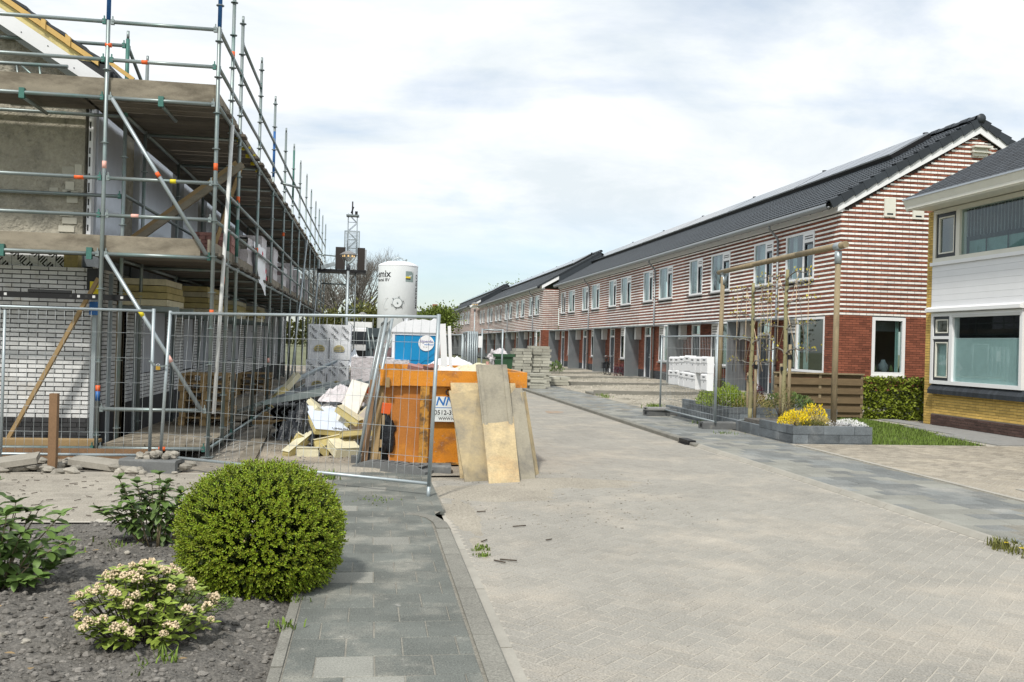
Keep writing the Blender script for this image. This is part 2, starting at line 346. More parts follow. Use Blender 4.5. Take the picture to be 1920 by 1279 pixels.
# ------------------------------------------------------------------ mesh helpers
class MB:
    """Collects shapes; build() makes one mesh."""
    def __init__(s):
        s.v, s.f, s.sm, s.mi = [], [], [], []
        s.cur = 0
    def raw(s, vs, fs, smooth=False):
        n = len(s.v)
        s.v.extend(vs)
        for f in fs:
            s.f.append(tuple(i + n for i in f)); s.sm.append(smooth); s.mi.append(s.cur)
        return s
    def box(s, x0, x1, y0, y1, z0, z1, skip=()):
        vs = [(x0, y0, z0), (x1, y0, z0), (x1, y1, z0), (x0, y1, z0), (x0, y0, z1), (x1, y0, z1), (x1, y1, z1), (x0, y1, z1)]
        fs = {'-z': (3, 2, 1, 0), '+z': (4, 5, 6, 7), '-y': (0, 1, 5, 4), '+x': (1, 2, 6, 5), '+y': (2, 3, 7, 6), '-x': (3, 0, 4, 7)}
        return s.raw(vs, [f for k, f in fs.items() if k not in skip])
    def rbox(s, c, size, rot):
        """box with centre c, full size, rotation (Euler or Matrix)"""
        m = rot.to_matrix() if isinstance(rot, Euler) else rot
        h = [a / 2 for a in size]
        c = Vector(c)
        vs = [tuple(c + m @ Vector((sx * h[0], sy * h[1], sz * h[2]))) for sz in (-1, 1) for sx, sy in ((-1, -1), (1, -1), (1, 1), (-1, 1))]
        return s.raw(vs, [(3, 2, 1, 0), (4, 5, 6, 7), (0, 1, 5, 4), (1, 2, 6, 5), (2, 3, 7, 6), (3, 0, 4, 7)])
    def beam(s, p, q, w, h, up=(0, 0, 1)):
        """rectangular bar from p to q, width w (sideways), height h (along up)"""
        p, q = Vector(p), Vector(q)
        d = (q - p).normalized(); u = Vector(up)
        sd_ = d.cross(u)
        if sd_.length < 1e-5: sd_ = d.cross(Vector((1, 0, 0)))
        sd_.normalize(); u = sd_.cross(d)
        vs = [tuple(e + sd_ * a * w / 2 + u * b * h / 2) for e in (p, q) for a, b in ((-1, -1), (1, -1), (1, 1), (-1, 1))]
        return s.raw(vs, [(3, 2, 1, 0), (4, 5, 6, 7), (0, 1, 5, 4), (1, 2, 6, 5), (2, 3, 7, 6), (3, 0, 4, 7)])
    def tube(s, p, q, r, n=8, r2=None, caps=True):
        p, q = Vector(p), Vector(q)
        r2 = r if r2 is None else r2
        d = (q - p)
        if d.length < 1e-6: return s
        d.normalize()
        a = d.cross(Vector((0, 0, 1)))
        if a.length < 1e-3: a = d.cross(Vector((1, 0, 0)))
        a.normalize(); b = d.cross(a)
        vs = []
        for e, rr in ((p, r), (q, r2)):
            for i in range(n):
                t = 2 * math.pi * i / n
                vs.append(tuple(e + (a * math.cos(t) + b * math.sin(t)) * rr))
        s.raw(vs, [(i, (i + 1) % n, n + (i + 1) % n, n + i) for i in range(n)], True)
        if caps:
            k = len(s.v) - 2 * n
            s.f.append(tuple(k + i for i in reversed(range(n)))); s.sm.append(False); s.mi.append(s.cur)
            s.f.append(tuple(k + n + i for i in range(n))); s.sm.append(False); s.mi.append(s.cur)
        return s
    def path(s, pts, r, n=6, r2=None):
        r2 = r if r2 is None else r2
        m = len(pts) - 1
        for i in range(m):
            s.tube(pts[i], pts[i + 1], r + (r2 - r) * i / m, n, r + (r2 - r) * (i + 1) / m, caps=(i == 0 or i == m - 1))
        return s
    def lathe(s, prof, c=(0, 0, 0), n=24, smooth=True, cap=True):
        """profile [(r, z)] turned about the vertical axis at c"""
        vs = [(c[0] + r * math.cos(2 * math.pi * i / n), c[1] + r * math.sin(2 * math.pi * i / n), c[2] + z) for r, z in prof for i in range(n)]
        fs = [(j * n + i, j * n + (i + 1) % n, (j + 1) * n + (i + 1) % n, (j + 1) * n + i) for j in range(len(prof) - 1) for i in range(n)]
        s.raw(vs, fs, smooth)
        return s
    def prism(s, poly, axis, a, b):
        """2D polygon extruded along an axis from a to b; poly in the two other axes (x: y,z  y: x,z  z: x,y)"""
        n = len(poly)
        def at(p, t):
            return (t, p[0], p[1]) if axis == 'x' else (p[0], t, p[1]) if axis == 'y' else (p[0], p[1], t)
        vs = [at(p, a) for p in poly] + [at(p, b) for p in poly]
        fs = [tuple(reversed(range(n))), tuple(range(n, 2 * n))] + [(i, (i + 1) % n, n + (i + 1) % n, n + i) for i in range(n)]
        return s.raw(vs, fs)
    def blob(s, c, rad, amp=0.25, seed=0, seg=8, ring=6, squash=(1, 1, 1), smooth=True):
        vs, fs = [], []
        for j in range(ring + 1):
            ph = math.pi * j / ring
            for i in range(seg):
                th = 2 * math.pi * i / seg
                d = Vector((math.sin(ph) * math.cos(th), math.sin(ph) * math.sin(th), math.cos(ph)))
                k = rad * (1 + amp * noise.noise(d * 1.6 + Vector((seed * 3.1, seed * 1.7, seed * 0.9))) + amp * 0.5 * noise.noise(d * 4 + Vector((seed, 0, 0))))
                vs.append((c[0] + d.x * k * squash[0], c[1] + d.y * k * squash[1], c[2] + d.z * k * squash[2]))
        for j in range(ring):
            for i in range(seg):
                a, b = j * seg + i, j * seg + (i + 1) % seg
                fs.append((a, a + seg, b + seg, b))
        return s.raw(vs, fs, smooth)
    def mesh(s, name):
        me = bpy.data.meshes.new(name)
        me.from_pydata(s.v, [], s.f)
        me.polygons.foreach_set('use_smooth', s.sm)
        if any(s.mi): me.polygons.foreach_set('material_index', s.mi)
        me.update()
        return me

def setmat(me, mat):
    for k in (mat if isinstance(mat, (list, tuple)) else [mat]):
        me.materials.append(MATS[k])
    return me

def tag(o, label=None, cat=None, group=None, kind=None):
    if label: o['label'] = label
    if cat: o['category'] = cat
    if group: o['group'] = group
    if kind: o['kind'] = kind
    return o

def link(name, me, parent=None, loc=(0, 0, 0), rot=None):
    o = bpy.data.objects.new(name, me)
    COL.objects.link(o)
    o.location = loc
    if rot is not None: o.rotation_euler = rot
    if parent is not None: o.parent = parent
    return o

def obj(name, mb, mat, parent=None, loc=None, rot=None, kind=None):
    """One mesh object. Shapes are given in world coordinates when the parent carries an origin (o['at'])."""
    me = setmat(mb.mesh(name), mat)
    if loc is None:
        loc = (0, 0, 0)
        if parent is not None and parent.get('wo'):
            w = parent
            loc = tuple(-c for c in ORIG[w.name])
    o = link(name, me, parent, loc, rot)
    if kind: o['kind'] = kind
    return o

ORIG = {}
def thing(name, label, cat, at=(0, 0, 0), group=None, rotz=0.0, world_parts=True):
    """Empty at the thing's base; with world_parts its part meshes are written in world coordinates."""
    o = bpy.data.objects.new(name, None)
    COL.objects.link(o)
    o.empty_display_size = 0.2
    o.location = at
    o.rotation_euler = (0, 0, rotz)
    tag(o, label, cat, group)
    if world_parts and not rotz:
        o['wo'] = 1; ORIG[o.name] = tuple(at)
    return o

def single(name, mb, mat, label, cat, group=None, kind=None, loc=(0, 0, 0)):
    o = obj(name, mb, mat, None, loc)
    return tag(o, label, cat, group, kind)

def sub(name, mb, mat, part_obj):
    """sub-part whose mesh is in the same coordinates as its part's mesh"""
    return obj(name, mb, mat, part_obj, (0, 0, 0))

def dup(root, loc, rotz=None, label=None, group=None):
    r = root.copy(); COL.objects.link(r); r.location = loc
    if rotz is not None: r.rotation_euler = (0, 0, rotz)
    if label: r['label'] = label
    if group: r['group'] = group
    for ch in list(root.children):
        c = ch.copy(); COL.objects.link(c); c.parent = r
        for g in ch.children:
            d = g.copy(); COL.objects.link(d); d.parent = c
    return r

TXT = {}
BOLD = 0.018
def text_obj(body, size, mat, name, parent, loc, rot, depth=0.002, align='CENTER', shear=0.0, xs=1.0):
    key = (body, size, mat, align, shear, xs)
    if key not in TXT:
        mb = text_mesh(body, size, align)
        mb.v = [((x + y * shear) * xs, y, z) for x, y, z in mb.v]
        TXT[key] = setmat(mb.mesh(name), mat)
    return link(name, TXT[key], parent, loc, rot)

def text_mesh(body, size, align='CENTER'):
    cu = bpy.data.curves.new('lettering', 'FONT'); cu.body = body; cu.size = size; cu.align_x = align; cu.align_y = 'CENTER'; cu.resolution_u = 3; cu.offset = size * BOLD
    o = bpy.data.objects.new('lettering', cu)
    COL.objects.link(o)
    bpy.context.view_layer.update()
    me = bpy.data.meshes.new_from_object(o)
    bpy.data.objects.remove(o)
    mb = MB(); mb.raw([tuple(v.co) for v in me.vertices], [tuple(p.vertices) for p in me.polygons])
    return mb

def bricks(u0, u1, z0, z1, L, H, j, holes=(), bond=0.5, seed=1, top=None, skip_course=None):
    """running bond: list of (ua, ub, za, zb, course) of brick faces, clipped by holes (ua, ub, za, zb); top(u)->z cuts a gable"""
    out = []
    rn = random.Random(seed)
    nc = int(round((z1 - z0) / H))
    for c in range(nc):
        za, zb = z0 + c * H, z0 + c * H + H - j
        off = (0 if c % 2 == 0 else bond * L) + rn.choice((0, 0, 0, 0.25)) * L * (0 if bond == 0.5 else 1)
        u = u0 - off
        while u < u1:
            a, b = max(u, u0), min(u + L - j, u1)
            u += L
            if b - a < 0.02: continue
            segs = [(a, b)]
            for ha, hb, hza, hzb in holes:
                if zb > hza + 0.01 and za < hzb - 0.01:
                    ns = []
                    for x, y in segs:
                        if y <= ha or x >= hb: ns.append((x, y)); continue
                        if x < ha - 0.02: ns.append((x, ha))
                        if y > hb + 0.02: ns.append((hb, y))
                    segs = ns
            for x, y in segs:
                if top is not None:
                    t = min(top(x), top(y))
                    if za > t - 0.02: continue
                    out.append((x, y, za, min(zb, t), c))
                else:
                    out.append((x, y, za, zb, c))
    return out

def face_bricks(mb, lst, plane, d0, d1, rn, jit=0.002):
    """boxes for bricks on a wall; plane 'x' = wall faces +-X (u is Y), 'y' = wall faces -Y (u is X); d0 back, d1 face"""
    for a, b, za, zb, c in lst:
        f = d1 + rn.uniform(-jit, jit)
        if plane == 'x': mb.box(min(d0, f), max(d0, f), a, b, za, zb, skip=('+x',) if f < d0 else ('-x',))
        else: mb.box(a, b, min(d0, f), max(d0, f), za, zb, skip=('+y',))
    return mb

def lerp(a, b, t): return a + (b - a) * t

def heightfield(name, x0, x1, y0, y1, nx, ny, fz, mat, inside=None):
    vs, fs = [], []
    for j in range(ny + 1):
        for i in range(nx + 1):
            x, y = lerp(x0, x1, i / nx), lerp(y0, y1, j / ny)
            vs.append((x, y, fz(x, y)))
    for j in range(ny):
        for i in range(nx):
            if inside:
                x, y = lerp(x0, x1, (i + .5) / nx), lerp(y0, y1, (j + .5) / ny)
                if not inside(x, y): continue
            a = j * (nx + 1) + i
            fs.append((a, a + 1, a + nx + 2, a + nx + 1))
    mb = MB(); mb.raw(vs, fs, True)
    return obj(name, mb, mat)

def nz(x, y, s, k=0.0):
    return noise.noise(Vector((x * s, y * s, k)))

def leaf_card(l, w, bend=0.25, fold=0.25):
    """one leaf along +Y, folded on its midrib and curling down: 8 quads"""
    vs, fs = [], []
    for k, (t, ww) in enumerate(((0, 0.12), (0.3, 0.85), (0.6, 1.0), (0.85, 0.62), (1.0, 0.06))):
        z = -bend * l * t * t
        vs += [(-w / 2 * ww, l * t, z + fold * w / 2 * ww), (0, l * t, z), (w / 2 * ww, l * t, z + fold * w / 2 * ww)]
    for k in range(4):
        a = k * 3
        fs += [(a, a + 1, a + 4, a + 3), (a + 1, a + 2, a + 5, a + 4)]
    return vs, fs

def scatter_leaves(mb, pts, size, aspect=0.5, rn=RND, up=0.3):
    """small leaf faces: pts = [(pos, outward dir)]"""
    for p, d in pts:
        d = Vector(d) + Vector((rn.uniform(-.6, .6), rn.uniform(-.6, .6), rn.uniform(-.3, .6) + up))
        d.normalize()
        s = d.cross(Vector((rn.uniform(-1, 1), rn.uniform(-1, 1), rn.uniform(-1, 1))))
        if s.length < 1e-3: continue
        s.normalize()
        l = size * rn.uniform(0.6, 1.3); w = l * aspect
        p = Vector(p); n = s.cross(d) * l * 0.12
        mid = p + d * l * 0.5
        mb.raw([tuple(p), tuple(mid + s * w / 2 + n), tuple(p + d * l), tuple(mid - s * w / 2 + n)], [(0, 1, 2, 3)])
    return mb
# ================================================================== GROUND
def sheet(name, poly, z, mat, kind='structure'):
    mb = MB(); mb.raw([(x, y, z) for x, y in poly], [tuple(range(len(poly)))])
    o = obj(name, mb, mat); o['kind'] = kind
    return o
sheet('ground', [(-2500, -400), (2500, -400), (2500, 4000), (-2500, 4000)], -0.12, 'earth')

# ---- road: herringbone pavers laid diagonally
road = sheet('road', [(0.74, -3), (5.68, -3), (5.68, 230), (0.74, 230)], -0.0022, 'joint_sand')
def herringbone(x0, x1, y0, y1, L, W, gap):
    out = []
    c45 = math.sqrt(0.5)
    rng = int((max(x1, y1) - min(x0, y0)) * 1.6 / W) + 20
    cx, cy = (x0 + x1) / 2, (y0 + y1) / 2
    # herringbone in (u,v) grid cells of W: brick pairs
    N = int(((x1 - x0) + (y1 - y0)) / 1.35 / W) + 6
    for i in range(-N, N):
        for j in range(-N, N):
            k = (i - j) % 4
            if k == 0: b = (i, j, 2, 1)
            elif k == 3: b = (i, j, 1, 2)
            else: continue
            u, v = (b[0] + b[2] / 2) * W, (b[1] + b[3] / 2) * W
            x, y = cx + (u - v) * c45, cy + (u + v) * c45
            if x0 < x < x1 and y0 < y < y1:
                out.append((x, y, math.pi / 4 if b[2] == 2 else 3 * math.pi / 4))
    return out
def paver_shape(mb, x, y, a, L, W, z, gap, rn, tilt=0.006, h=0.03):
    l, w = (L - gap) / 2, (W - gap) / 2
    ca, sa = math.cos(a), math.sin(a)
    tx, ty, dz = rn.uniform(-tilt, tilt), rn.uniform(-tilt, tilt), rn.uniform(-0.0009, 0.0009)
    top, bot = [], []
    for sx, sy in ((-1, -1), (1, -1), (1, 1), (-1, 1)):
        for lst, k, zz in ((top, 0.965 if l < 0.2 else 0.985, z), (bot, 1.0, z - 0.004)):
            px_, py_ = sx * l * k, sy * w * k
            lst.append((x + px_ * ca - py_ * sa, y + px_ * sa + py_ * ca, zz + dz + tx * px_ + ty * py_))
    dn = [(p[0], p[1], p[2] - h) for p in bot]
    mb.raw(top + bot + dn, [(0, 1, 2, 3)] + [(4 + i, 4 + (i + 1) % 4, (i + 1) % 4, i) for i in range(4)] + [(8 + i, 8 + (i + 1) % 4, 4 + (i + 1) % 4, 4 + i) for i in range(4)])
def lay(parent, name, items, L, W, z, gap, mat, n_single, key, rn, stuff_name, mats=None):
    """the n_single pieces that show largest become objects of their own, the rest one mesh"""
    items = sorted(items, key=key)
    proto = []
    for v in range(6):
        mb = MB(); paver_shape(mb, 0, 0, 0, L, W, 0, gap, rn)
        proto.append(mb.mesh(name))
    sets = {}
    for k, (x, y, a) in enumerate(items):
        mt = mat if not mats else rn.choice(mats)
        if k < n_single:
            pr = rn.randrange(6)
            if (pr, mt) not in sets:
                sets[(pr, mt)] = setmat(proto[pr].copy(), mt)
            o = link(name, sets[(pr, mt)], parent, (x, y, z + rn.uniform(-.001, .001)), (rn.uniform(-.004, .004), rn.uniform(-.004, .004), a))
    rest = {}
    for (x, y, a) in items[n_single:]:
        mt = mat if not mats else rn.choice(mats)
        mb = rest.setdefault(mt, MB())
        paver_shape(mb, x, y, a, L, W, z, gap, rn)
    for mt, mb in rest.items():
        o = obj(stuff_name, mb, mt, parent); o['kind'] = 'stuff'
def in_view(x, y):
    return y > 4.3 and (x / y) > -0.36 and (x / y) < 1.0
rn = random.Random(11)
hb = [p for p in herringbone(0.88, 5.63, 3.6, 40.0, 0.2, 0.1, 0.006) if in_view(p[0], p[1])]
lay(road, 'paver', hb, 0.2, 0.1, 0.0, 0.0065, 'road_brick', 300, lambda p: p[1] + 0.2 * abs(p[0] - 2.2), rn, 'pavers')
# far road surface, too far off to tell the bricks apart
sheet('road_far', [(0.93, 40), (5.58, 40), (5.58, 230), (0.93, 230)], -0.006, 'road_brick')

# gutter strip of pale concrete along the near kerb
gut = thing('gutter', None, None, (0, 0, 0)); gut['kind'] = 'structure'
for k in range(8):
    y0 = 3.3 + k * 0.62
    mb = MB(); mb.box(0.756, 0.838 - 0.003 * k, y0, y0 + 0.612, -0.03, 0.006 + rn.uniform(-.002, .002))
    obj('gutter_stone', mb, 'kerb_pale', gut)

# ---- near pavement, concrete tiles in running bond
pav = sheet('pavement', [(-0.40, 2.5), (0.62, 2.5), (0.62, 8.9), (0.78, 9.3), (0.74, 12.2), (-0.42, 12.2)], 0.0415, 'joint_grey')
rows = []
y = 3.15; k = 0
protos = {}
def tile_obj(parent, name, x0, x1, y0, y1, z, mat, g=0.006):
    mb = MB(); paver_shape(mb, 0, 0, 0, x1 - x0, y1 - y0, 0, g, rn, tilt=0.004)
    o = obj(name, mb, mat, parent, ((x0 + x1) / 2, (y0 + y1) / 2, z), (rn.uniform(-.005, .005), rn.uniform(-.005, .005), rn.uniform(-.006, .006)))
    return o
while y < 12.0:
    xr = 0.60 if y < 8.6 else min(0.76, 0.60 + (y - 8.6) * 0.3)
    off = 0.15 if k % 2 else 0.0
    x = -0.385 - off
    while x < xr - 0.03:
        a, b = max(x, -0.385), min(x + 0.3, xr)
        if b - a > 0.05:
            tile_obj(pav, 'paving_tile', a, b, y, y + 0.3, 0.045, 'pave_pale' if rn.random() < 0.09 else 'pave_tile')
        x += 0.3
    y += 0.3; k += 1
# edging between planting bed and pavement
edg = thing('pavement_edging', None, None, (0, 0, 0)); edg['kind'] = 'structure'
for k in range(10):
    y0 = 3.0 + k * 0.9
    mb = MB(); mb.box(-0.45, -0.392, y0, y0 + 0.89, -0.05, 0.052 + rn.uniform(-.004, .003))
    obj('edging_stone', mb, 'kerb', edg)
# kerb along the near pavement, dropping away and curving in at its far end
krb = thing('kerb', None, None, (0, 0, 0)); krb['kind'] = 'structure'
def kerb_piece(parent, pts, w, ztop, zbot, mat='kerb', ch=0.015):
    """short kerb stone along pts (polyline in x,y), w to the left of travel"""
    mb = MB()
    n = len(pts); ring = []
    for i, (x, y_) in enumerate(pts):
        a = Vector(pts[min(i + 1, n - 1)]) - Vector(pts[max(i - 1, 0)])
        a.normalize(); nrm = Vector((-a.y, a.x))
        zt = ztop[i] if isinstance(ztop, (list, tuple)) else ztop
        p, q = Vector((x, y_)), Vector((x, y_)) + nrm * w
        ring.append([(p.x, p.y, zbot), (p.x, p.y, zt - ch), (p.x + nrm.x * ch, p.y + nrm.y * ch, zt), (q.x, q.y, zt), (q.x, q.y, zbot)])
    vs = [v for r_ in ring for v in r_]
    fs = [(0, 1, 2, 3, 4), tuple(5 * (n - 1) + k_ for k_ in (4, 3, 2, 1, 0))]
    for i in range(n - 1):
        for k_ in range(5):
            fs.append((i * 5 + k_, (i + 1) * 5 + k_, (i + 1) * 5 + (k_ + 1) % 5, i * 5 + (k_ + 1) % 5))
    mb.raw(vs, fs)
    return obj('kerb_stone', mb, mat, parent)
for k in range(5):
    y0 = 3.25 + k * 1.0
    kerb_piece(krb, [(0.75, y0), (0.75, y0 + 0.992)], 0.135, 0.054, -0.05)
kerb_piece(krb, [(0.75, 8.25), (0.74, 8.55), (0.68, 8.83), (0.57, 9.0), (0.42, 9.08)], 0.13, [0.062, 0.058, 0.053, 0.05, 0.047], -0.05)

# ---- planting bed
def soil_z(x, y):
    e = min(1.0, max(0.0, (-0.46 - x) / 0.3)) * min(1.0, max(0, (8.75 - y) / 0.3))
    return 0.0 + e * (0.05 + 0.04 * nz(x, y, 1.3) + 0.035 * nz(x, y, 5.0, 2) + 0.028 * nz(x, y, 13.0, 5))
bed = heightfield('planting_bed', -5.2, -0.45, 3.2, 8.75, 190, 220, soil_z, 'soil'); bed['kind'] = 'structure'
mb = MB()
for k in range(8500):
    x, y = rn.uniform(-3.6, -0.47), 8.7 - 5.2 * rn.random() ** 0.75
    if x / y < -0.40: continue
    s = 0.006 + 0.020 * rn.random() ** 3.5
    mb.blob((x, y, soil_z(x, y) + s * 0.25), s, 0.5, k, 6, 4, (1, 1, 0.7), smooth=False)
o = single('soil_clods', mb, 'soil_lump', 'loose crumbly clods of grey earth in the planting bed', 'soil', kind='stuff')
mb = MB()
for k in range(34):
    x, y = rn.uniform(-2.6, -0.5), rn.uniform(4.2, 8.5)
    s = rn.uniform(0.015, 0.035)
    mb.blob((x, y, soil_z(x, y) + s * 0.2), s, 0.45, k + 900, 7, 5, (1, 1, 0.6), smooth=False)
single('bed_rubble', mb, 'rubble', 'scattered pale stones lying on the planting bed', 'stones', kind='stuff')
# dead leaves
mb = MB()
for k in range(26):
    x, y = rn.uniform(-2.4, -0.5), rn.uniform(4.4, 8)
    v, f = leaf_card(0.05, 0.03, 0.5, 0.6)
    a = rn.uniform(0, 6.3); z = soil_z(x, y) + 0.012
    mb.raw([(x + p[0] * math.cos(a) - p[1] * math.sin(a), y + p[0] * math.sin(a) + p[1] * math.cos(a), z + p[2] * 0.3 + 0.01) for p in v], f)
single('fallen_leaves', mb, 'pine', 'dry brown leaves lying on the planting bed', 'leaves', kind='stuff')

# ---- beige paved strip behind the bed
strip = sheet('driveway', [(-14, 8.76), (-0.46, 8.76), (-0.46, 11.9), (-14, 11.9)], 0.012, 'joint_sand')
its = []
yy = 8.82; k = 0
while yy < 11.8:
    xx = -6.0 + (0.1 if k % 2 else 0)
    while xx < -0.5:
        its.append((xx + 0.1, yy + 0.05, 0)); xx += 0.2
    yy += 0.1; k += 1
its = [p for p in its if p[0] / p[1] > -0.42]
lay(strip, 'paver', its, 0.2, 0.1, 0.014, 0.004, 'strip_brick', 120, lambda p: p[1] + 0.3 * abs(p[0] + 1.6), rn, 'pavers')
mb = MB()
for k in range(150):
    x, y = rn.uniform(-4.6, -0.6), rn.uniform(9, 11.8)
    a = rn.uniform(0, 6.3); l = rn.uniform(0.03, 0.09)
    mb.tube((x, y, 0.024), (x + l * math.cos(a), y + l * math.sin(a), 0.028), 0.004, 4)
single('twig_litter', mb, 'bark', 'dark twigs and straw scattered over the beige paving', 'litter', kind='stuff')

# ---- building-site ground: sand and dirt, drifting onto road and pavement near the skip
def site_z(x, y):
    b = 0.012 + 0.018 * nz(x, y, 0.8) + 0.012 * nz(x, y, 3.0, 1) + 0.006 * nz(x, y, 9.0, 2)
    edge = 1.0
    if y < 12.4: edge = max(0, (y - 11.75) / 0.65)
    if x < -2.0: b -= 0.10 * min(1, (-2.0 - x) / 0.5) * (1 if y > 13.1 else 0)
    return b * edge + (0.02 if y > 12 else 0.0)
site = heightfield('site_ground', -9, 0.80, 11.7, 62, 130, 300, site_z, 'site_dirt'); site['kind'] = 'structure'
def drift(name, cx, cy, rx_, ry_, h, seed, mat='sand', n=34, z0=0.0):
    """thin heap of blown sand with an irregular rim"""
    vs, fs = [], []
    rings = 8
    for j in range(rings + 1):
        t = j / rings
        for i in range(n):
            a = 2 * math.pi * i / n
            rr = 1 + 0.38 * noise.noise(Vector((math.cos(a) * 1.6, math.sin(a) * 1.6, seed))) + 0.2 * noise.noise(Vector((math.cos(a) * 5, math.sin(a) * 5, seed + 4)))
            x, y = cx + rx_ * rr * t * math.cos(a), cy + ry_ * rr * t * math.sin(a)
            vs.append((x, y, z0 - 0.005 + h * (1 - t * t) * (1 + 0.5 * nz(x, y, 4, seed)) + 0.004 * (1 - t)))
    for j in range(rings):
        for i in range(n):
            a, b = j * n + i, j * n + (i + 1) % n
            fs.append((a, a + n, b + n, b))
    mb_ = MB(); mb_.raw(vs, fs, True)
    return mb_
for k, (cx, cy, a, b, h, z0) in enumerate(((1.45, 10.55, 0.95, 0.75, 0.012, 0), (2.5, 11.3, 1.1, 0.55, 0.010, 0), (0.95, 9.2, 0.20, 1.1, 0.010, 0), (-0.2, 12.2, 1.6, 0.65, 0.03, 0.035), (0.95, 7.7, 0.10, 0.55, 0.008, 0), (1.2, 12.3, 1.3, 0.8, 0.02, 0))):
    single('sand_drift', drift('s', cx, cy, a, b, h, k + 1, 'sand', z0=z0), 'sand', ('pale sand blown over the road in front of the plywood boards', 'thin sand tongue on the road below the leaning boards', 'narrow line of sand lying in the gutter by the fence foot', 'sand covering the far end of the grey pavement', 'little sand heap in the gutter beside the pavement kerb', 'sand under the orange skip')[k], 'sand', kind='stuff')
mb = MB()
for k in range(260):
    x, y = rn.uniform(0.9, 3.6), rn.uniform(8.5, 12.2)
    s = rn.uniform(0.005, 0.014)
    mb.blob((x, y, 0.004), s, 0.4, k, 5, 3, (1, 1, .6), smooth=False)
for k in range(500):
    x, y = rn.uniform(-2, 0.7), rn.uniform(12.0, 15)
    s = rn.uniform(0.006, 0.025)
    mb.blob((x, y, site_z(x, y) + s * .2), s, 0.4, k, 5, 3, (1, 1, .6), smooth=False)
single('grit', mb, 'rubble', 'grit and mortar crumbs scattered around the skip', 'grit', kind='stuff')
mb = MB()
for (x, y, l, a) in ((1.35, 8.55, 0.13, 0.2), (1.05, 7.25, 0.14, -0.5), (1.0, 7.22, 0.12, -0.9), (1.55, 7.95, 0.06, 0.4), (1.1, 9.3, 0.09, 0.1), (0.98, 7.9, .08, .8)):
    mb.tube((x, y, 0.012), (x + l * math.cos(a), y + l * math.sin(a), 0.016), 0.006, 5)
single('twigs', mb, 'bark', 'few dark twigs lying on the road by the kerb', 'twigs', kind='stuff')

# ---- far pavement on the right with grey tiles, kerb and drain
pavr = sheet('pavement_right', [(5.75, 5), (7.52, 5), (7.52, 120), (5.75, 120)], 0.0415, 'joint_grey')
its = []
for r_ in range(0, 130):
    y0 = 6.6 + r_ * 0.3
    off = 0.15 if r_ % 2 else 0
    x = 5.757 + off - 0.3
    while x < 7.45:
        a, b = max(x, 5.757), min(x + 0.3, 7.46)
        if b - a > 0.1: its.append((a, b, y0))
        x += 0.3
its = [p for p in its if p[1] / p[2] < 0.8]
its.sort(key=lambda p: p[2])
near, rest = its[:300], its[300:]
for a, b, y0 in near:
    big = noise.noise(Vector((a * 1.1, y0 * 0.7, 3)))
    tile_obj(pavr, 'paving_tile', a, b, y0, y0 + 0.3, 0.045, 'pave_pale' if big + rn.uniform(-.35, .35) > 0.18 else 'pave_blue')
for mt in ('pave_pale', 'pave_blue'):
    mb = MB()
    for a, b, y0 in rest:
        if (rn.random() < 0.3) == (mt == 'pave_pale'):
            paver_shape(mb, (a + b) / 2, y0 + .15, 0, b - a, 0.3, 0.045, 0.006, rn)
    obj('paving_tiles', mb, mt, pavr)['kind'] = 'stuff'
krr = thing('kerb_right', None, None, (0, 0, 0)); krr['kind'] = 'structure'
for k in range(60):
    y0 = 15.6 + k
    zt = 0.10 if k > 0 else [0.10, 0.055]
    kerb_piece(krr, [(5.625, y0 + 0.992), (5.625, y0)], 0.125, [0.075, 0.075 if k else 0.045], -0.05)
for k in range(9):
    kerb_piece(krr, [(5.655, 6.6 + k + 0.992), (5.655, 6.6 + k)], 0.10, 0.046, -0.05, 'kerb_pale', .044)
kerb_piece(krr, [(5.64, 6.55), (5.64, 5.2)], 0.115, [0.05, 0.11], -0.05, 'kerb_pale')
mb = MB()
mb.box(5.56, 5.62, 15.9, 16.3, -0.02, 0.012); mb.box(5.60, 5.745, 15.85, 16.35, -0.02, 0.082)
for k in range(6): mb.box(5.565, 5.615, 15.93 + k * .06, 15.96 + k * .06, 0.012, 0.018)
single('storm_drain', mb, 'black_steel', 'black iron storm drain set in the kerb where it drops', 'drain')

# ---- paved drive in front of the yellow house
drv = sheet('driveway_right', [(7.46, 4), (20, 4), (20, 16.0), (7.46, 16.0)], 0.0315, 'joint_sand')
its = [(x, y, a) for x, y, a in herringbone(7.6, 14.5, 8.6, 15.95, 0.2, 0.1, 0.006) if x / y < 0.85]
lay(drv, 'paver', its, 0.2, 0.1, 0.034, 0.006, 'drive_brick', 150, lambda p: p[1], rn, 'pavers')
mb = MB()
for k in range(7): mb.box(7.50, 7.58, 8.6 + k * 1.0, 9.592 + k * 1.0, -0.02, 0.056)
mb.box(8.1, 13.4, 10.55, 10.70, 0.0, 0.05)
o = single('driveway_edging', mb, 'kerb_pale', None, None); o['kind'] = 'structure'

# ---- front gardens before the terrace: sandy, gravelly, unfinished
def yard_z(x, y):
    t = max(0, min(1, (x - 7.5) / 6.4))
    e = min(1, max(0, (x - 7.5) / 0.5))
    return 0.02 + 0.14 * t + e * (0.05 * nz(x, y, 0.45) + 0.05 * abs(nz(x, y, 1.3, 3)) + 0.018 * nz(x, y, 4.5, 4))
yard = heightfield('front_gardens', 7.46, 14.2, 22.6, 75, 70, 420, yard_z, 'yard'); yard['kind'] = 'structure'
mb = MB()
for k in range(4200):
    x, y = rn.uniform(7.7, 13.6), 23 + 32 * rn.random() ** 1.4
    s = rn.uniform(0.012, 0.035)
    mb.blob((x, y, yard_z(x, y) + s * .2), s, 0.4, k, 5, 3, (1, 1, .7), smooth=False)
single('garden_gravel', mb, 'yard_stone', 'pale gravel strewn over the bare front gardens of the terrace', 'gravel', kind='stuff')
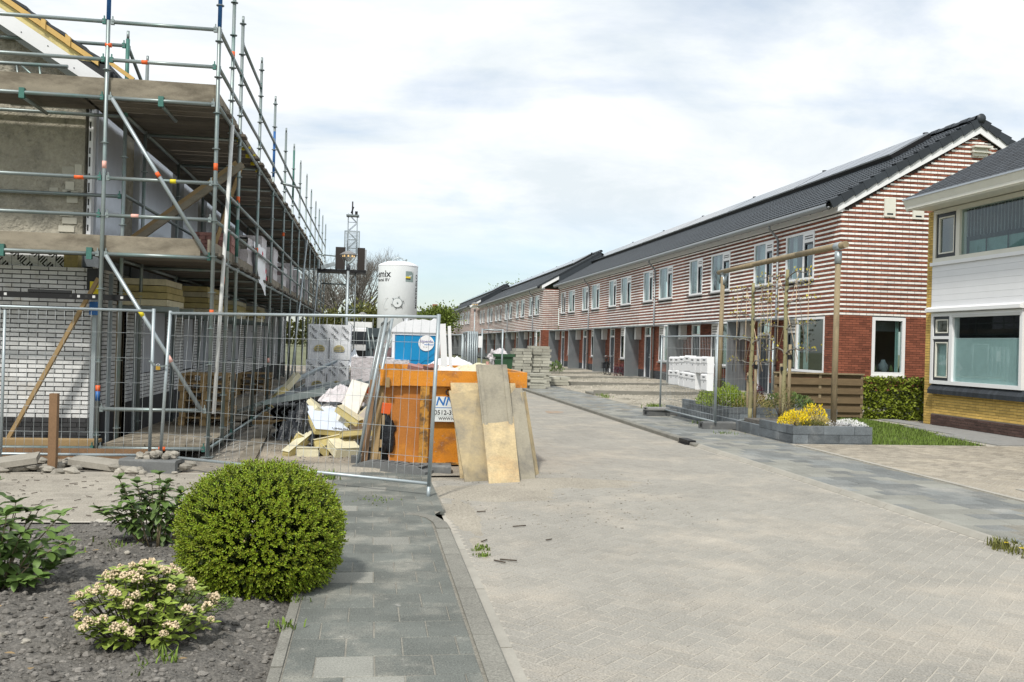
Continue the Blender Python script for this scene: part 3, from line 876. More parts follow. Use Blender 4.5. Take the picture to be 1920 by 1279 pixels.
for k in range(6):
    yc = 26.4 + 7.08 * k + 5.4
    slab = thing('garden_path', None, None, (0, 0, 0)); slab['kind'] = 'structure'
    for i in range(8):
        x0 = 7.6 + i * 0.79
        for j_ in range(2):
            mb = MB(); z = 0.085 + 0.017 * i
            mb.box(x0, x0 + 0.78, yc - 0.55 + j_ * 0.6, yc + 0.04 + j_ * 0.6, z - 0.09, z + rn.uniform(-.008, .008))
            obj('slab', mb, 'kerb', slab)
    mb = MB(); mb.box(7.6, 13.6, yc - 0.68, yc - 0.6, -0.1, 0.2); obj('edging', mb, 'kerb', slab)
# weeds on the verge
def tuft(mb, x, y, z, n, h, rn_, spread=0.06):
    for _ in range(n):
        a = rn_.uniform(0, 6.28); l = h * rn_.uniform(0.5, 1.2); w = 0.006 + 0.01 * h
        bx, by = x + rn_.gauss(0, spread), y + rn_.gauss(0, spread)
        dx, dy = math.cos(a) * l * 0.5, math.sin(a) * l * 0.5
        sx, sy = -math.sin(a) * w, math.cos(a) * w
        mb.raw([(bx - sx, by - sy, z), (bx + sx, by + sy, z), (bx + dx * .4 + sx * .7, by + dy * .4 + sy * .7, z + l * .65), (bx + dx * .4 - sx * .7, by + dy * .4 - sy * .7, z + l * .65), (bx + dx, by + dy, z + l * .9)], [(0, 1, 2, 3), (3, 2, 4)])
mb = MB()
for x, y, n, h in ((7.3, 19.9, 60, 0.10), (7.7, 24.6, 120, 0.16), (7.85, 25.0, 60, 0.12), (7.6, 29.5, 60, 0.12), (7.7, 30.5, 50, .1), (7.0, 17.6, 40, 0.06)):
    tuft(mb, x, y, 0.05, n, h, rn, 0.12)
single('verge_weeds', mb, 'grass', 'green weeds growing where pavement meets the bare gardens', 'weeds', kind='stuff')
mb = MB()
for x, y, n, h in ((5.66, 7.6, 160, 0.09), (5.68, 7.35, 90, 0.07), (5.62, 7.1, 60, 0.06)):
    tuft(mb, x, y, 0.0, n, h, rn, 0.07)
o = single('kerb_weed', mb, 'leaf_olive', 'clump of weeds with yellow dandelions against the dropped kerb', 'weed', kind='stuff')
mb = MB()
for x, y in ((5.62, 7.52), (5.60, 7.30), (5.66, 7.28)):
    for a in range(10):
        t = a * 0.628
        mb.raw([(x, y, 0.06), (x + 0.02 * math.cos(t - .2), y + .02 * math.sin(t - .2), 0.066), (x + .024 * math.cos(t), y + .024 * math.sin(t), .064), (x + 0.02 * math.cos(t + .2), y + .02 * math.sin(t + .2), 0.066)], [(0, 1, 2, 3)])
obj('dandelion_flowers', mb, 'leaf_yellow', o)
mb = MB()
for x, y in ((0.94, 7.6), (0.93, 7.4), (0.96, 7.7)): tuft(mb, x, y, 0.0, 40, 0.035, rn, 0.03)
tuft(mb, 0.1, 9.75, 0.045, 60, 0.02, rn, 0.12)
single('gutter_moss', mb, 'grass', 'small green moss tufts between kerb and road', 'moss', kind='stuff')
sheet('rust_stain', [(4.40, 22.9), (4.62, 22.8), (4.85, 23.1), (4.95, 23.5), (4.7, 23.8), (4.48, 23.6)], 0.003, 'rust_sand')
# ================================================================== TERRACE ON THE RIGHT
FX = 13.95            # facade plane of the near row
HL = 7.08             # one house along the street
GZ = 0.16             # ground at the fronts
CH = 0.0713           # brick course
EZ = 5.97             # underside of the fascia
RX, RZ = 4.45, 9.02   # ridge offset and height
ROOF0 = (-0.45, 6.20)
RS = (RZ - ROOF0[1]) / (RX - ROOF0[0])
rn = random.Random(21)
WA, WB = (1.68, 3.74, 4.06, 5.64), (4.76, 6.42, 4.06, 5.64)
WG = (0.86, 3.50, 1.06, 2.83)
DR = (4.86, 5.94, 0.22, 2.80)
HOLES = [WA, WB, WG, DR]

def wall_grid(mb, holes, u0, u1, z0, z1, put):
    us = [u for u in sorted({u0, u1, *[h[0] for h in holes], *[h[1] for h in holes]}) if u0 <= u <= u1]
    zs = [z for z in sorted({z0, z1, *[h[2] for h in holes], *[h[3] for h in holes]}) if z0 <= z <= z1]
    for a, b in zip(us, us[1:]):
        for c, d in zip(zs, zs[1:]):
            m = ((a + b) / 2, (c + d) / 2)
            if any(h[0] < m[0] < h[1] and h[2] < m[1] < h[3] for h in holes): continue
            put(mb, a, b, c, d)
    return mb

def window(t, name, w, x, split, vent_low, wide_first, curtain, depth=0.05, sill=True, fr=0.075, dark=True):
    """window in a wall facing -X; w = (ya, yb, za, zb); split = y of the mullion; narrow light has a vent box on top"""
    ya, yb, za, zb = w
    mb = MB()
    xo, xi = x - 0.012, x + 0.10
    mb.box(xo, xi, ya, yb, zb - fr, zb); mb.box(xo, xi, ya, yb, za, za + fr)
    mb.box(xo, xi, ya, ya + fr, za + fr, zb - fr); mb.box(xo, xi, yb - fr, yb, za + fr, zb - fr)
    mb.box(xo + .004, xi, split - 0.06, split + 0.06, za + fr, zb - fr)
    wn_ = obj(name, mb, 'white_paint', t)
    na, nb = (ya + fr, split - .06) if wide_first == 'high' else (split + .06, yb - fr)
    fa, fb = (split + .06, yb - fr) if wide_first == 'high' else (ya + fr, split - .06)
    hz = zb - fr
    if vent_low:
        mb = MB()
        h = 0.30 if name != 'ground_window' else 0.42
        mb.box(xo + .002, xi - .01, na, nb, hz - h, hz)
        sub('vent_box', mb, 'white_paint', wn_)
        mb = MB()
        for q in ((0.30, 0.55) if h < .35 else (0.25, 0.5, .75)):
            mb.box(xo - .004, xo + 0.002, na + .03, nb - .03, hz - h * q - 0.022, hz - h * q + 0.008)
        sub('vent_slit', mb, 'black_plastic', wn_)
        hz -= h
    # opening light
    mb = MB(); g = 0.055
    mb.box(xo + .012, xi - .02, na, nb, hz - g, hz); mb.box(xo + .012, xi - .02, na, nb, za + fr, za + fr + g)
    mb.box(xo + .012, xi - .02, na, na + g, za + fr + g, hz - g); mb.box(xo + .012, xi - .02, nb - g, nb, za + fr + g, hz - g)
    sub('casement', mb, 'anthracite' if dark else 'white_paint', wn_)
    mb = MB(); mb.box(x + .035, x + .043, na + g, nb - g, za + fr + g, hz - g)
    sub('pane', mb, 'pane_glass', wn_)
    mb = MB(); mb.box(x + .035, x + .043, fa, fb, za + fr, zb - fr)
    sub('pane', mb, 'pane_glass', wn_)
    mb = MB(); mb.box(x + .55, x + .57, ya - .2, yb + .2, za - .1, zb + .1)
    sub('room_backing', mb, 'unlit_interior', wn_)  # dark sheet behind the panes, painting the shade of an unlit room
    for a, b in curtain:
        mb = MB()
        n = max(2, int((b - a) / 0.07))
        vs = [(x + .2 + 0.02 * (i % 2), lerp(a, b, i / n), z) for z in (za + .05, zb - .05) for i in range(n + 1)]
        mb.raw(vs, [(i, i + 1, n + 2 + i, n + 1 + i) for i in range(n)], True)
        sub('curtain', mb, 'curtain', wn_)
    if sill:
        mb = MB(); mb.prism([(x - .07, za - .012), (x - .07, za - .06), (x + .08, za - .075), (x + .08, za)], 'y', 0, 1)
        mb = MB(); mb.beam((x - .02, ya - .04, za - .035), (x - .02, yb + .04, za - .035), 0.15, 0.045)
        sub('sill', mb, 'concrete', wn_)
    return wn_

def roof_pt(x, lift=0.0):
    n = math.hypot(1, RS)
    return (x - RS / n * lift, ROOF0[1] + RS * (x - ROOF0[0]) + lift / n)

def tile_mesh(mb, x, y, w=0.30, l=0.36, lift=0.03):
    """interlocking roof tile: a double wave across, thick lower edge; local frame placed on the roof slope at (x, y)"""
    xs = ((0.0, .012), (0.12, .03), (0.28, .034), (0.44, .01), (0.56, .008), (0.68, .03), (0.84, .034), (1.0, .012))
    c, s = 1 / math.hypot(1, RS), RS / math.hypot(1, RS)
    def P(u, v, h):          # u along y, v up slope
        return (x + v * c - h * s, y + u, ROOF0[1] + RS * (x - ROOF0[0]) + v * s + h * c)
    lo = [P(u * w, 0, h + lift) for u, h in xs]
    hi = [P(u * w, l, h) for u, h in xs]
    bt = [P(u * w, 0, h + lift - 0.025) for u, h in xs]
    n = len(xs)
    mb.raw(lo + hi + bt, [(i, i + 1, n + i + 1, n + i) for i in range(n - 1)] + [(2 * n + i, 2 * n + i + 1, i + 1, i) for i in range(n - 1)])

def make_house(first=False):
    t = thing('terrace_house', 'x', 'house', (0, 0, 0), 'striped brick terrace houses')
    # wall core with openings
    mb = MB()
    wall_grid(mb, HOLES, 0.016, HL, 0.0, EZ + .05, lambda m, a, b, c, d: m.box(0.012, 0.25, a, b, c, d))
    w_ = obj('facade', mb, 'red_mortar', t)
    lst = bricks(0, HL, GZ + 0.43, EZ, 0.222, CH, 0.012, [(h[0] - .004, h[1] + .004, h[2] - .07, h[3] + .004) for h in HOLES[:3]] + [(DR[0] - .004, DR[1] + .004, 0, DR[3])], seed=5)
    nb0 = round((2.86 - GZ - 0.43) / CH)
    red = [b for b in lst if not (b[4] >= nb0 and (b[4] - nb0) % 2 == 0)]
    wht = [b for b in lst if b[4] >= nb0 and (b[4] - nb0) % 2 == 0]
    o = sub('brickwork_red', face_bricks(MB(), red, 'x', 0.02, 0.0, rn), 'red_brick', w_); o['kind'] = 'stuff'
    o = sub('brickwork_white', face_bricks(MB(), [(a, b - .003, c + .001, d - .002, e) for a, b, c, d, e in wht], 'x', 0.02, -0.003, rn), 'white_glaze', w_); o['kind'] = 'stuff'
    lst = bricks(0, HL, -0.04, GZ + 0.43, 0.222, CH, 0.011, [(DR[0], DR[1], 0.1, 3)], seed=6)
    o = sub('plinth_bricks', face_bricks(MB(), lst, 'x', 0.02, 0.002, rn), 'grey_brick', w_); o['kind'] = 'stuff'
    window(t, 'window', WA, 0.0, 2.42, True, 'high', [(2.5, 2.75), (3.3, 3.65)])
    window(t, 'window', WB, 0.0, 5.36, True, 'high', [(5.5, 6.35)])
    window(t, 'ground_window', WG, 0.0, 2.78, True, 'low', [(0.95, 1.25), (2.3, 2.7), (2.9, 3.4)], dark=True)
    # door with fanlight
    ya, yb, za, zb = DR
    mb = MB(); f = 0.085
    for b in ((ya, ya + f, za, zb), (yb - f, yb, za, zb), (ya + f, yb - f, zb - f, zb), (ya + f, yb - f, 2.26, 2.36)):
        mb.box(0.0, 0.13, *b)
    fr_ = obj('door_frame', mb, 'white_paint', t)
    mb = MB(); mb.box(0.05, 0.06, ya + f, yb - f, 2.36, zb - f); sub('pane', mb, 'pane_glass', fr_)
    mb = MB(); mb.box(0.055, 0.10, ya + f, yb - f, za + .02, 2.26)
    d_ = obj('door', mb, 'door_blue', t)
    mb = MB(); mb.box(0.046, 0.054, ya + .2, ya + .48, 1.2, 1.26); sub('letter_slot', mb, 'alu', d_)
    mb = MB(); mb.box(0.02, 0.055, ya + .17, ya + .2, 1.28, 1.42); mb.tube((0.02, ya + .185, 1.36), (0.02, ya + .30, 1.36), .011, 6); sub('handle', mb, 'alu', d_)
    mb = MB(); mb.box(0.05, 0.054, ya + .62, ya + .78, 1.5, 2.1); sub('pane', mb, 'pane_glass', d_)
    mb = MB(); mb.box(-0.14, 0.12, ya - .1, yb + .1, GZ - .1, za); obj('doorstep', mb, 'concrete', t)
    # porch: steel roof slab and tall side screen
    mb = MB(); mb.box(-0.74, 0.0, 2.74, 7.06, 2.755, 2.815)
    obj('canopy', mb, 'zinc', t)
    mb = MB(); mb.box(-0.72, -0.012, 7.02, 7.06, GZ - .05, 2.753)
    obj('side_screen', mb, 'zinc', t)
    mb = MB(); mb.box(-0.738, -0.722, 7.005, 7.063, GZ - .05, 2.75); mb.box(-0.011, 0.0, 7.0, 7.06, GZ, 2.75)
    obj('screen_edge', mb, 'galv_light', t)
    mb = MB(); mb.box(-0.30, -0.004, 6.55, 6.86, 2.12, 2.75)
    lb = obj('porch_box', mb, 'white_grey', t)
    # fascia, gutter, roof
    mb = MB(); mb.box(-0.10, 0.10, 0, HL, EZ, 6.24); obj('fascia', mb, 'white_paint', t)
    mb = MB()
    prof = [(-0.50, 6.20), (-0.505, 6.12), (-0.47, 6.05), (-0.40, 6.025), (-0.34, 6.05), (-0.30, 6.09), (-0.30, 6.20), (-0.315, 6.20), (-0.315, 6.10), (-0.35, 6.065), (-0.40, 6.045), (-0.46, 6.07), (-0.485, 6.12), (-0.485, 6.20)]
    vs = [(p[0], y, p[1]) for y in (0, HL) for p in prof]
    n = len(prof)
    mb.raw(vs, [(i, (i + 1) % n, n + (i + 1) % n, n + i) for i in range(n)], True)
    g_ = obj('gutter', mb, 'zinc_pipe', t)
    mb = MB()
    mb.beam((-0.10, 0, 6.19), (-0.31, 0, 6.07), 0.012, 0.02); mb.beam((-0.31, 0, 6.07), (-0.42, 0, 6.02), 0.012, 0.015)
    bme = setmat(mb.mesh('bracket'), 'anthracite')
    for k in range(9): link('bracket', bme, g_, (0, 0.4 + k * 0.785, 0))
    mb = MB(); mb.box(-0.3, -0.10, 0, HL, 6.18, 6.20); obj('soffit', mb, 'white_grey', t)
    mb = MB()
    a, b = roof_pt(-0.45, -0.02), roof_pt(RX, -0.02)
    mb.raw([(a[0], 0, a[1]), (b[0], 0, b[1]), (b[0], HL, b[1]), (a[0], HL, a[1])], [(3, 2, 1, 0)])
    mb.raw([(RX, 0, RZ - .03), (RX * 2 + .45, 0, ROOF0[1]), (RX * 2 + .45, HL, ROOF0[1]), (RX, HL, RZ - .03)], [(3, 2, 1, 0)])
    rf = obj('roof', mb, 'roof_tile', t)
    c = 1 / math.hypot(1, RS)
    nr, ncol = 18, 23
    tw = HL / ncol
    cells = [(-0.46 + r_ * 0.31 * c, cc * tw, r_, cc) for r_ in range(nr) for cc in range(ncol)]
    if first:
        cells.sort(key=lambda p: (p[2] * 0.9 + p[3]))
        near, cells = cells[:290], cells[290:]
        tm = MB(); tile_mesh(tm, 0, 0, tw); me = None
        for x, y, r_, cc in near:
            if me is None: me = setmat(tm.mesh('roof_tile'), 'roof_tile')
            link('roof_tile', me, rf, (x, y, RS * x))
    mb = MB()
    for x, y, r_, cc in cells: tile_mesh(mb, x, y, tw)
    o = sub('roof_tiles', mb, 'roof_tile', rf); o['kind'] = 'stuff'
    # ridge caps
    cap = MB()
    n = 8
    vs = [(RX + 0.13 * math.cos(math.pi * i / n), yy, RZ + 0.035 + 0.13 * math.sin(math.pi * i / n)) for yy in (0, 0.41) for i in range(n + 1)]
    cap.raw(vs, [(i, n + 1 + i, n + 2 + i, i + 1) for i in range(n)], True)
    cme = setmat(cap.mesh('ridge_tile'), 'roof_tile')
    for k in range(18): link('ridge_tile', cme, rf, (0, k * HL / 18, 0.02 * (k % 2)))
    # vent pipes through the roof by the ridge
    for y in (2.6, ):
        mb = MB(); mb.lathe([(0.07, -0.2), (0.07, 0.1), (0.09, 0.1), (0.09, 0.18), (0.0, 0.2)], (RX - 0.12, y, RZ), 10)
        obj('roof_vent', mb, 'anthracite', t)
    return t

def solar_array(t, y0, n=7, w=0.985, lo=2.80, hi=4.18):
    me = None
    for k in range(n):
        a, b = roof_pt(lo, 0.22), roof_pt(hi, 0.22)
        if me is None:
            mb = MB()
            q = [roof_pt(lo, .19), roof_pt(hi, .19), roof_pt(hi, .23), roof_pt(lo, .23)]
            mb.prism(q, 'y', 0.0, w - .012)
            me = setmat(mb.mesh('solar_panel'), 'alu')
            mc = MB()
            q = [roof_pt(lo + .02, .231), roof_pt(hi - .02, .231), roof_pt(hi - .02, .235), roof_pt(lo + .02, .235)]
            mc.prism(q, 'y', 0.02, w - .032)
            mce = setmat(mc.mesh('cells'), 'solar')
        p = link('solar_panel', me, t, (0, y0 + k * w, 0))
        link('cells', mce, p)
    mb = MB()
    for x in (lo + .12, hi - .12):
        a = roof_pt(x, 0.09); mb.beam((a[0], y0, a[1]), (a[0], y0 + n * w, a[1]), 0.04, 0.06)
    mb.prism([roof_pt(lo - .0, .03), roof_pt(lo + .03, .03), roof_pt(lo + .03, .188), roof_pt(lo - .0, .188)], 'y', y0, y0 + n * w); mb.prism([roof_pt(lo, .03), roof_pt(hi, .03), roof_pt(hi, .188), roof_pt(lo, .188)], 'y', y0 - .02, y0)  # black skirt added: shade of the gap under the panels as dark colour
    obj('rail_and_gap_shade', mb, 'black_steel', t)

def downpipe(t, y):
    mb = MB()
    mb.path([(-0.40, y, 6.03), (-0.40, y, 5.93), (-0.10, y, 5.62), (-0.07, y, 5.5)], 0.042, 8)
    mb.tube((-0.07, y, 5.52), (-0.07, y, 0.1), 0.042, 8)
    d_ = obj('downpipe', mb, 'zinc_pipe', t)
    mb = MB()
    for z in (1.2, 2.7, 4.2): mb.lathe([(0.05, -.02), (0.05, .02)], (-0.07, y, z), 10)
    sub('pipe_clip', mb, 'anthracite', d_)

house0 = make_house(True)
house0.location = (FX, 26.4, 0)
# shared prototype for the remaining houses: same parts, roof tiles all in one mesh
house1 = make_house(False)
solar_array(house0, 2.0)
solar_array(house1, 2.0)
proto_children = list(house1.children)
ORD = ['end', 'second', 'third', 'fourth', 'fifth', 'sixth', 'seventh']
house1.location = (FX, 26.4 + HL, 0)
house1['label'] = 'second terrace house from the gable end, striped brick, behind the mailbox fence'
house0['label'] = 'end terrace house with big striped brick gable facing the street, solar panels on its roof'
downpipe(house0, 4.25)
pipe = [c for c in house0.children if c.name.startswith('downpipe')][0]
LB = {2: 'third terrace house from the striped gable, downpipe between its upper windows', 3: 'fourth terrace house from the striped gable, black bicycle parked at its porch',
      4: 'fifth terrace house from the striped gable, downpipe beside its porch', 5: 'sixth terrace house from the striped gable, last before the row steps forward'}
for k in range(2, 6):
    h = dup(house1, (FX, 26.4 + HL * k, 0), label=LB[k])
    if k % 2 == 0:
        p = pipe.copy(); COL.objects.link(p); p.parent = h
        for g in pipe.children:
            q = g.copy(); COL.objects.link(q); q.parent = p
# short infill up to the projecting second row
S2 = 26.4 + HL * 6
# ---- gable of the near row
gb = house0
GY = 26.4
ridge_x = FX + RX
def gable_top(x):          # brick top line below the barge
    return 6.02 + RS * (x - FX) if x < ridge_x else 6.02 + RS * (2 * ridge_x - FX - x)
mb = MB()
GW = (15.05, 16.14, 1.06, 2.83)
xr = 2 * ridge_x - FX
wall_grid(mb, [GW], FX + .002, xr, 0, 5.9, lambda m, a, b, c, d: m.box(a - FX, b - FX, 0.0 + .012, 0.25, c, d))
mb.prism([(0.002, 5.9), (xr - FX, 5.9), (xr - FX, 6.02), (RX, gable_top(ridge_x)), (0.002, 6.02)], 'y', 0.012, 0.25)
gw = obj('gable_wall', mb, 'red_mortar', house0, loc=(0, 0, 0))
holes = [(GW[0] - FX - .004, GW[1] - FX + .004, GW[2] - .09, GW[3] + .004)]
lst = bricks(0.024, xr - FX, GZ + 0.43, 8.62, 0.222, CH, 0.011, holes, seed=8, top=lambda u: gable_top(u + FX))
nb0 = round((2.86 - GZ - 0.43) / CH)
isw = lambda b: b[4] >= nb0 and (b[4] - nb0) % 2 == 0
vis = [b for b in lst if b[0] < 3.1]
near = sorted([b for b in vis if isw(b)], key=lambda b: (b[0] - 1.2) ** 2 + (b[2] - 4.2) ** 2)[:290]
ns = set(near)
mes = {}
for b in near:
    m_ = MB(); face_bricks(m_, [(0, b[1] - b[0] - .004, .001, b[3] - b[2] - .002, 0)], 'y', 0.02, -0.003, rn)
    key = (round(b[1] - b[0], 3), round(b[3] - b[2], 3))
    if key not in mes: mes[key] = setmat(m_.mesh('brick'), 'white_glaze')
    link('brick', mes[key], gw, (b[0], rn.uniform(-.0015, .0015), b[2]))
o = sub('brickwork_red', face_bricks(MB(), [b for b in lst if not isw(b)], 'y', 0.02, 0.0, rn), 'red_brick', gw); o['kind'] = 'stuff'
o = sub('brickwork_white', face_bricks(MB(), [(b[0], b[1] - .004, b[2] + .001, b[3] - .002, 0) for b in lst if isw(b) and b not in ns], 'y', 0.02, -0.003, rn), 'white_glaze', gw); o['kind'] = 'stuff'
o = sub('plinth_bricks', face_bricks(MB(), bricks(0.026, xr - FX, -0.04, GZ + .43, 0.222, CH, .011, seed=9), 'y', 0.02, 0.002, rn), 'grey_brick', gw); o['kind'] = 'stuff'
# barge boards, soffit and verge tiles
def barge(side):
    sg = 1 if side == 'l' else -1
    X = lambda x: x if side == 'l' else 2 * RX - x
    mb = MB()
    a0, b0 = -0.16, RX
    za = lambda x: ROOF0[1] + RS * (x - ROOF0[0])
    poly = [(X(a0), za(a0) - 0.40), (X(b0), za(b0) - 0.42), (X(b0), za(b0) - 0.055), (X(a0), za(a0) - 0.055)]
    mb.prism(poly, 'y', -0.10 if side == 'l' else -.103, -0.066)
    bb = obj('barge_board', mb, 'white_paint', house0, loc=(0, 0, 0))
    mb = MB(); mb.prism([(X(a0), za(a0) - .36), (X(b0), za(b0) - .38), (X(b0), za(b0) - .35), (X(a0), za(a0) - .33)], 'y', -0.064, 0.0)
    sub('soffit', mb, 'white_grey', bb)
    vt = MB()
    c = 1 / math.hypot(1, RS)
    l = 0.398
    P = lambda u, h: (X(u * c - h * RS * c), h * c + u * RS * c)
    q = [P(0, -0.19), P(l, -0.15), P(l, 0.04), P(0, 0.09)]
    vt.prism([(p[0], p[1]) for p in q], 'y', -0.15, -0.11); 
    q2 = [P(0, 0.055), P(l, 0.02), P(l, 0.042), P(0, 0.092)]
    vt.prism([(p[0], p[1]) for p in q2], 'y', -0.108, 0.08)
    me = setmat(vt.mesh('verge_tile'), 'roof_tile')
    for k in range(14):
        x = -0.42 + k * 0.405 * c
        if x > RX - .16: break
        link('verge_tile', me, house0, (sg * (x), 0, za(x)) if side == 'l' else (-x, 0, za(x)))
barge('l'); barge('r')
mb = MB(); mb.lathe([(0.0, 0), (0.145, 0.0), (0.145, 0.03), (0, .03)], (0, 0, 0), 16)
o = obj('ridge_end', mb, 'roof_tile', house0, loc=(RX, -0.16, RZ + 0.03)); o.rotation_euler = (R(-90), 0, 0)
mb = MB(); mb.prism([(-0.16, EZ), (0.02, EZ), (0.02, 6.3), (-0.16, 6.28)], 'y', -0.062, 0.0); obj('eave_box', mb, 'white_paint', house0, loc=(0, 0, 0))
mb = MB(); mb.lathe([(0.0, 0.0), (0.05, 0.0), (0.05, 0.05), (0.075, 0.055), (0.06, 0.09)], (-0.40, 0.03, 6.02), 10); obj('gutter_cap', mb, 'zinc_pipe', house0, loc=(0, 0, 0))
# gable window (fixed light)
ga, gb_, gz0, gz1 = GW
mb = MB(); f = 0.10
for b in ((ga, ga + f, gz0, gz1), (gb_ - f, gb_, gz0, gz1), (ga + f, gb_ - f, gz1 - f, gz1), (ga + f, gb_ - f, gz0, gz0 + f)):
    mb.box(b[0] - FX, b[1] - FX, -0.012, 0.1, b[2], b[3])
gwin = obj('gable_window', mb, 'white_paint', house0, loc=(0, 0, 0))
mb = MB(); mb.box(ga + f - FX, gb_ - f - FX, 0.04, 0.048, gz0 + f, gz1 - f); sub('pane', mb, 'pane_big', gwin)
mb = MB(); mb.box(ga - .3 - FX, gb_ + .3 - FX, 0.9, 0.92, gz0 - .2, gz1 + .2); mb.box(ga - .3 - FX, gb_ + .3 - FX, 0.26, 0.9, gz1 - .12, gz1 - .1); sub('room_backing', mb, 'unlit_interior', gwin)
mb = MB(); mb.box(ga - .3 - FX, gb_ + .3 - FX, 0.3, 0.32, gz1 - .42, gz1 - .1); sub('blind', mb, 'membrane_grey', gwin)
mb = MB(); 
for i in range(4): mb.box(gb_ - .24 + .03 * i - FX, gb_ - .215 + .03 * i - FX, 0.14 + .02 * (i % 2), 0.16 + .02 * (i % 2), gz0, gz1)
sub('curtain', mb, 'teal_curtain', gwin)
mb = MB(); mb.lathe([(0.0, 0), (.09, 0), (.15, .12), (.14, .24), (.07, .33), (.06, .4), (0, .4)], (ga + .5 - FX, 0.2, gz0 + .08), 14); sub('vase', mb, 'membrane_grey', gwin)
mb = MB()
for i in range(3): mb.lathe([(0.0, 0), (.05, 0), (.06, .1), (.03, .2), (0, .25)], (ga + .22 + i * .3 - FX + (.25 if i else 0), 0.2, gz0 + .08), 10)
sub('ornaments', mb, 'leaf_dark', gwin)
mb = MB()
for i in range(6): mb.box(ga - .02 + i * .19 - FX, ga + .155 + i * .19 - FX, -0.05, 0.02, gz0 - .075, gz0 - .003)
sub('sill', mb, 'white_glaze', gwin)
# bird boxes and bat box on the gable
def nest_box(x0, x1, z0, z1):
    mb = MB(); mb.box(x0 - FX, x1 - FX, -0.05, 0.0, z0, z1)
    b = obj('nest_box', mb, 'cream_paint', house0, loc=(0, 0, 0))
    mb = MB(); mb.box(x0 - FX + .08, x1 - FX - .08, -0.054, -0.048, z0 + .06, z0 + .11); sub('entrance_slot', mb, 'black_plastic', b)
nest_box(15.33, 15.69, 5.89, 6.47); nest_box(16.27, 16.63, 5.86, 6.44)
mb = MB()
mb.prism([(-0.20, 8.02), (0.0, 8.02), (0.0, 8.18), (-0.26, 8.10)], 'x', 18.05 - FX, 18.85 - FX) if False else None
for zz, dp in ((8.00, .16), (8.14, .24)):
    mb.box(18.15 - FX, 18.75 - FX, -dp, -.004, zz, zz + .06)
mb.box(18.2 - FX, 18.7 - FX, -0.08, -.004, 7.9, 8.2)
obj('bat_box', mb, 'cream_paint', house0, loc=(0, 0, 0))

# ---- second row, one metre nearer the street, and a third beyond
F2 = 13.0
LB2 = ['first house of the far terrace, its side wall standing proud of the near row', 'second house of the far terrace past the projecting corner', 'third house of the far terrace past the projecting corner',
       'fourth house of the far terrace past the projecting corner', 'fifth house of the far terrace past the projecting corner', 'sixth house of the far terrace, last before the farthest row']
Y2 = 70.4
def side_return(h):
    """strip of gable wall seen where a row steps forward"""
    mb = MB(); mb.box(0.012, 1.2, 0.012, 0.2, 0, 6.0)
    w_ = obj('side_wall', mb, 'red_mortar', h, loc=(0, 0, 0))
    lst = bricks(0.024, 1.2, GZ + .43, 6.0, .222, CH, .011, seed=3)
    o = sub('brickwork_red', face_bricks(MB(), [b for b in lst if not isw(b)], 'y', .02, 0, rn), 'red_brick', w_); o['kind'] = 'stuff'
    o = sub('brickwork_white', face_bricks(MB(), [b for b in lst if isw(b)], 'y', .02, -.003, rn), 'white_glaze', w_); o['kind'] = 'stuff'
    za = lambda x: ROOF0[1] + RS * (x - ROOF0[0])
    mb = MB(); mb.prism([(-0.16, za(-.16) - .35), (1.15, za(1.15) - .35), (1.15, za(1.15) - .03), (-.16, za(-.16) - .03)], 'y', -.12, -.08); obj('barge_board', mb, 'white_paint', h, loc=(0, 0, 0))
    mb = MB(); mb.prism([(1.152, za(1.152) - .55), (RX, za(RX) - .55), (RX, za(RX) - .03), (1.152, za(1.152) - .03)], 'y', -.12, -.08); obj('verge_flashing', mb, 'roof_tile', h, loc=(0, 0, 0))
    mb = MB(); mb.prism([(-0.45, za(-.45) - .08), (RX, za(RX) - .08), (RX, za(RX) + .06), (-.45, za(-.45) + .06)], 'y', -.15, .05); obj('verge', mb, 'roof_tile', h, loc=(0, 0, 0))
    mb = MB(); mb.prism([(1.2, 6.0), (RX, 8.5), (RX, 5), (1.2, 5)], 'y', .02, .1); obj('gable_infill', mb, 'red_mortar', h, loc=(0, 0, 0))
for k in range(6):
    h = dup(house1, (F2, Y2 + HL * k, 0), label=LB2[k])
    if k % 2 == 0:
        p = pipe.copy(); COL.objects.link(p); p.parent = h
    if k == 0: side_return(h)
LB3 = ['first house of the farthest terrace, partly behind the far street lamp', 'second house of the farthest terrace beyond the far street lamp', 'third house of the farthest terrace beyond the far street lamp',
       'fourth house of the farthest terrace beyond the far street lamp', 'fifth house of the farthest terrace beyond the far street lamp', 'last house visible at the far end of the farthest terrace']
F3, Y3 = 12.0, Y2 + HL * 6 + 0.4
for k in range(6):
    h = dup(house1, (F3, Y3 + HL * k, 0), label=LB3[k])
    if k == 0: side_return(h)
